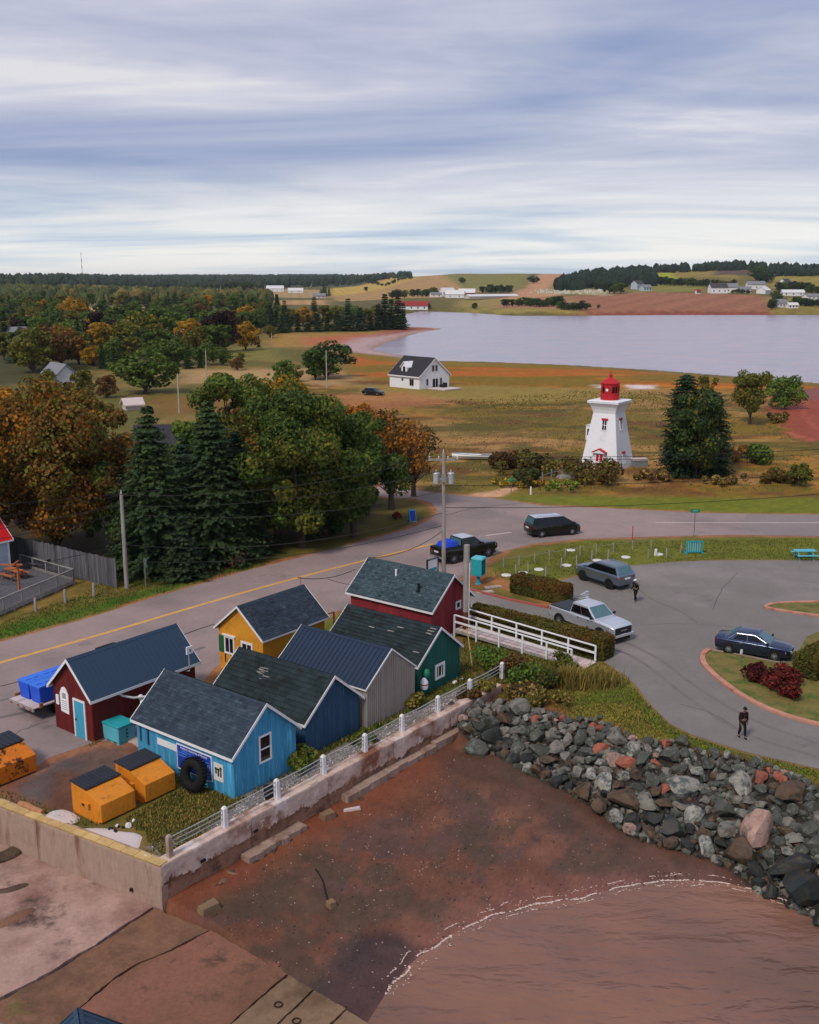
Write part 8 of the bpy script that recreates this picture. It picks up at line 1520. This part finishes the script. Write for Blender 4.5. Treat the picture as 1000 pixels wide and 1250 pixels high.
# ---- ornamental grass, weeds, tufts
def blades(name, label, P0, hgt_, mats, seed, lean=.35, w=.03, kind=True, cat='grass', grp=None, loc=(0, 0, 0)):
    r = np.random.default_rng(seed); n = len(P0); a = r.random(n) * 6.283; h = hgt_ * r.uniform(.5, 1.15, n); d = np.stack([np.cos(a), np.sin(a), np.zeros(n)], 1); s = np.stack([-np.sin(a), np.cos(a), np.zeros(n)], 1) * (w * r.uniform(.7, 1.4, n))[:, None]; L = (lean * r.uniform(.1, 1.2, n) * h)[:, None]; up = np.array([0, 0, 1.0]); mid_ = P0 + d * L * .35 + up * (h * .6)[:, None]; tip = P0 + d * L + up * h[:, None]
    V = np.stack([P0 - s, P0 + s, mid_ + s * .7, mid_ - s * .7, tip + s * .12, tip - s * .12], 1).reshape(-1, 3); k = np.arange(n)[:, None] * 6; Q = np.concatenate([k + [0, 1, 2, 3], k + [3, 2, 4, 5]]); tt = np.clip(.5 + r.normal(size=n) * .22, 0, 1)
    mi = r.integers(0, len(mats), n); o = put(name, fastmesh(name, V, Q, mats, np.concatenate([tt, tt]), mi=np.concatenate([mi, mi]))); o.location = loc; tag(o, label, cat, grp)
    if kind: stuff(o)
    return o
for lab, u, v, R, h, sd in (('tall tan ornamental grass clump by the ramp end', 712, 836, 1.0, .85, 1), ('second tan ornamental grass clump toward the drive', 736, 834, 1.0, .8, 2), ('thin dry grass stalks beside the ornamental clump', 694, 838, .6, 1.1, 3)):
    x, y, _ = at(u, v); n = 900; q = np.random.default_rng(sd).normal(size=(n, 3)) * [R * .5, R * .45, 0]; blades('ornamental_grass', lab, q, h, ['reed', 'reed', 'grass_blade'], sd, .5, .022, False, 'grass clump', loc=(x, y, 0))
def scat(poly, n, seed, thr=.45, sc_=2.0):
    poly = np.array(poly); r = np.random.default_rng(seed); lo, hi = poly.min(0), poly.max(0); q = r.uniform(lo, hi, (n * 4, 2)); q = q[sdf(q, poly) < -.05]; q = q[fbm(q, sc_, seed) + r.random(len(q)) * .25 > thr][:n]
    q = q[sdf(q, PX([(98, 1008), (125, 1007), (178, 1015), (178, 1046), (150, 1040), (118, 1024)])) > 0]; bad = (sdf(q, ROAD) < .15) | (sdf(q, LOT) < .1); q = q[~bad]; return np.concatenate([q, height(q)[:, None]], 1)
blades('bank_grass', 'rough grass along the top of the boulder bank', scat(BANK, 16000, 1, .46), .10, ['grass_blade', 'grass_green', 'reed'], 11, .5, .025); blades('yard_grass', 'weeds and rough grass around the sheds', scat(PX([(150, 1000), (230, 958), (300, 975), (230, 1035), (205, 1052)]), 8000, 2, .44, 1.2), .13, ['grass_blade', 'reed', 'grass_green', 'reed'], 12, .6, .025)
blades('shed_grass', 'rough grass beside the ramp and the green shed', scat(PX([(560, 790), (575, 760), (700, 812), (690, 830), (620, 860), (612, 838), (560, 850)]), 9000, 3, .42), .13, ['grass_blade', 'grass_green', 'reed'], 13, .5, .025)
blades('wall_grass', 'thin grass strip along the yellow topped wall', scat([ab(-52, 21.6)[:2], ab(-31.6, 24.0)[:2], ab(-31.7, 24.9)[:2], ab(-52, 22.4)[:2]], 3500, 4, .36, 1.0), .12, ['grass_green', 'grass_blade'], 14, .6, .022)
blades('roadside_grass', 'grass on the verge below the deck and the trees', scat(PX([(-100, 830), (0, 782), (130, 746), (240, 712), (330, 689), (320, 668), (160, 690), (100, 725), (0, 760)]), 9000, 5, .42, 3), .11, ['grass_green', 'grass_green', 'grass_blade'], 15, .5, .03); blades('lot_grass', 'short grass around the rope posts', scat(PX([(590, 700), (700, 662), (1000, 657), (1000, 684), (870, 683), (700, 702), (640, 714)]), 7000, 6, .46, 3), .09, ['grass_blade', 'grass_green'], 16, .5, .03); blades('island_turf', 'short dry grass on the traffic island', scat(ISL1, 6000, 7, .38, 1.5) + [0, 0, .07], .12, ['grass_blade', 'reed', 'grass_green'], 17, .6, .022)
blades('meadow_grass', 'tall dry grass and sedge of the meadow', scat(PX([(480, 600), (1000, 600), (990, 560), (940, 500), (820, 482), (560, 492), (540, 530)]), 7000, 8, .54, 6), .15, ['reed', 'grass_blade', 'grass_blade'], 18, .9, .08); blades('marsh_grass', 'dark sedge hummocks of the far meadow', scat(PT([(500, 500), (960, 500), (900, 480), (720, 476), (560, 488)]), 2500, 9, .58, 9), .22, ['leaf_olive', 'reed', 'grass_blade'], 19, .9, .12)
blades('shed_weeds', 'weeds growing along the shed walls', np.concatenate([scat([ab(*p)[:2] for p in q], n // 2, sd, .3, .8) for sd, (q, n) in enumerate(((((-32.85, 29.4), (-32.85, 33.6), (-32.5, 33.6), (-32.5, 29.4)), 350), (((-33.2, 34.4), (-33.2, 38.8), (-32.7, 38.8), (-32.7, 34.4)), 700), (((-33.0, 38.8), (-33.0, 43.1), (-32.5, 43.1), (-32.5, 38.8)), 900), (((-33.4, 43.2), (-33.4, 48.2), (-32.7, 48.2), (-32.7, 43.2)), 900), (((-46.2, 28.6), (-42.6, 28.6), (-42.6, 29.1), (-46.2, 29.1)), 350), (((-39.6, 28.9), (-33, 28.9), (-33, 29.42), (-39.6, 29.42)), 700), (((-34.6, 33.55), (-34.6, 34.5), (-32.4, 34.5), (-32.4, 33.55)), 700)))]), .22, ['grass_green', 'leaf_green', 'grass_blade', 'reed'], 20, .6, .03)
# ================================================================== POLES AND WIRES
def pole(label, base, vtop, r=.15, cross=False, xf=False, lean=0.0, y0=None, mat='pole'):
    p = at(*base) if y0 is None else at_t(*base, y0); f = p[1] * cP - (p[2] - CAM_H) * sP
    h = hgt(base[0], base[1], vtop) if y0 is None else (base[1] - vtop) * f / FPX * 1.02; t = thing('utility_pole', label, 'pole', p); top = Vector((lean * h, 0, h)); m = MB(); m.tube([(0, 0, -.2), top * .5, top], [r, r * .88, r * .72], 10); m.build('pole_shaft', mat, t, smooth=40)
    if cross:
        m = MB(); m.beam((top.x - 1.15, .16, h - .55), (top.x + 1.15, .16, h - .55), .12, .12); m.build('crossarm', 'weathered', t)
        for x in (-1.05, -.35, .35, 1.05): m = MB(); m.lathe([(.05, 0), (.09, .05), (.05, .11), (.09, .16), (.03, .24)], 8, (top.x + x, .16, h - .49)); m.build('insulator', 'galv', t)
    m = MB(); m.lathe([(.05, 0), (.08, .06), (.03, .3)], 8, (top.x, 0, h)); m.build('insulator', 'galv', t)
    if xf:
        for sx in (-.55, .55): m = MB(); m.lathe([(.2, 0), (.25, .05), (.25, .78), (.28, .8), (.22, .9), (.06, .92), (.06, 1.1)], 12, (top.x * .8 + sx, .12, h - 2.4)); m.build('transformer', 'galv', t, smooth=40)
        m = MB(); m.box((top.x * .8 - .5, .0, h - 2.1), (top.x * .8 + .5, .2, h - 1.98)); m.box((top.x * .8 - .16, -.3, h - 2.2), (top.x * .8 + .16, -.14, h - 1.6)); m.build('bracket', 'steel', t)
    return Vector(p) + top, t
T1, _ = pole('grey wooden utility pole at the end of the board fence', (155, 718), 603, .17)
T2, _ = pole('tall utility pole with two transformers behind the red shed', (542, 712), 553, .17, True, True, -.01)
for b, vt, lab in (((219, 505), 459, 'pale bare pole standing before the light green willow'), ((253, 474), 430, 'thin grey pole in the field by the red sumac'), ((399, 474), 430, 'thin white pole beside the round dark tree'), ((98, 415), 396, 'white service pole amid the wood'), ((332, 426), 408, 'thin pole at the meadow edge beyond the birch')): pole(lab, b, vt, .14, y0=100, mat='bark_pale')
def wire(a, b, sag, r=.022, label=''):
    a, b = Vector(a), Vector(b); pts = [a.lerp(b, f) - Vector((0, 0, 4 * sag * f * (1 - f))) for f in np.linspace(0, 1, 15)]; m = MB(); m.tube(pts, r, 5, caps=False); tag(m.build('power_line', 'black'), label, 'cable', 'overhead cables along the village road')
L0 = Vector((-58, 52, T1.z - .3)); R0_ = Vector((64, 98, T2.z - .5)); up = lambda v, d: v + Vector((0, 0, d))
for (a, b, s, lab) in ((up(T1, -.1), T2 + Vector((-1.0, .16, -.4)), .9, 'highest cable between the two roadside poles'), (up(T1, -.9), up(T2, -1.3), .9, 'second cable between the two roadside poles'), (up(T1, -1.5), up(T2, -2.9), 1.0, 'third cable between the two roadside poles'), (up(T1, -3.9), up(T2, -4.6), 1.2, 'low thick cable between the two roadside poles'), (up(T1, -5.2), up(T2, -5.6), 1.0, 'lowest cable between the two roadside poles'),
                       (L0, up(T1, -.1), .8, 'highest cable from the village to the grey pole'), (up(L0, -1.0), up(T1, -.9), .8, 'second cable from the village to the grey pole'), (up(L0, -1.9), up(T1, -1.5), .9, 'third cable from the village to the grey pole'), (up(L0, -4.2), up(T1, -3.9), .9, 'low cable from the village to the grey pole'), (Vector((-34, 84, 3.4)), up(T1, -.6), .4, 'service cable from the white house to the grey pole'),
                       (up(L0, 3.2), T2 + Vector((-.35, .16, -.3)), 1.2, 'top long cable crossing before the maples'), (T2 + Vector((1.05, .16, -.3)), R0_, 1.0, 'highest cable crossing before the evergreens'), (T2 + Vector((.35, .16, -.3)), up(R0_, -.7), 1.1, 'second cable crossing before the evergreens'), (up(T2, -2.5), up(R0_, -1.6), 1.2, 'third cable crossing before the evergreens'), (up(T2, -4.2), up(R0_, -3.4), 1.3, 'lowest cable crossing before the evergreens'),
                       (up(T2, -6.0), ab(-45.0, 53.55, 4.2), .5, 'service cable from the transformer pole to the brick red shed'), (ab(-43.95, 45.3, 4.85), ab(-44.6, 51.5, 3.9), .3, 'short cable between the mustard shed and the brick red shed')): wire(a, b, s, .022, lab)
# ================================================================== AIR
hm = bpy.data.materials.new('haze'); hm.use_nodes = True; hn, hl = hm.node_tree.nodes, hm.node_tree.links
for n in list(hn):
    if n.type != 'OUTPUT_MATERIAL': hn.remove(n)
pv = hn.new('ShaderNodeVolumePrincipled'); pv.inputs['Color'].default_value = (.80, .88, 1.0, 1); pv.inputs['Density'].default_value = 4e-5; pv.inputs['Anisotropy'].default_value = .0
hl.new(pv.outputs[0], [n for n in hn if n.type == 'OUTPUT_MATERIAL'][0].inputs['Volume'])
M['haze'] = hm; stuff(MB().box((-14000, -5, -5.0), (14000, 12600, 92)).build('haze', hm))
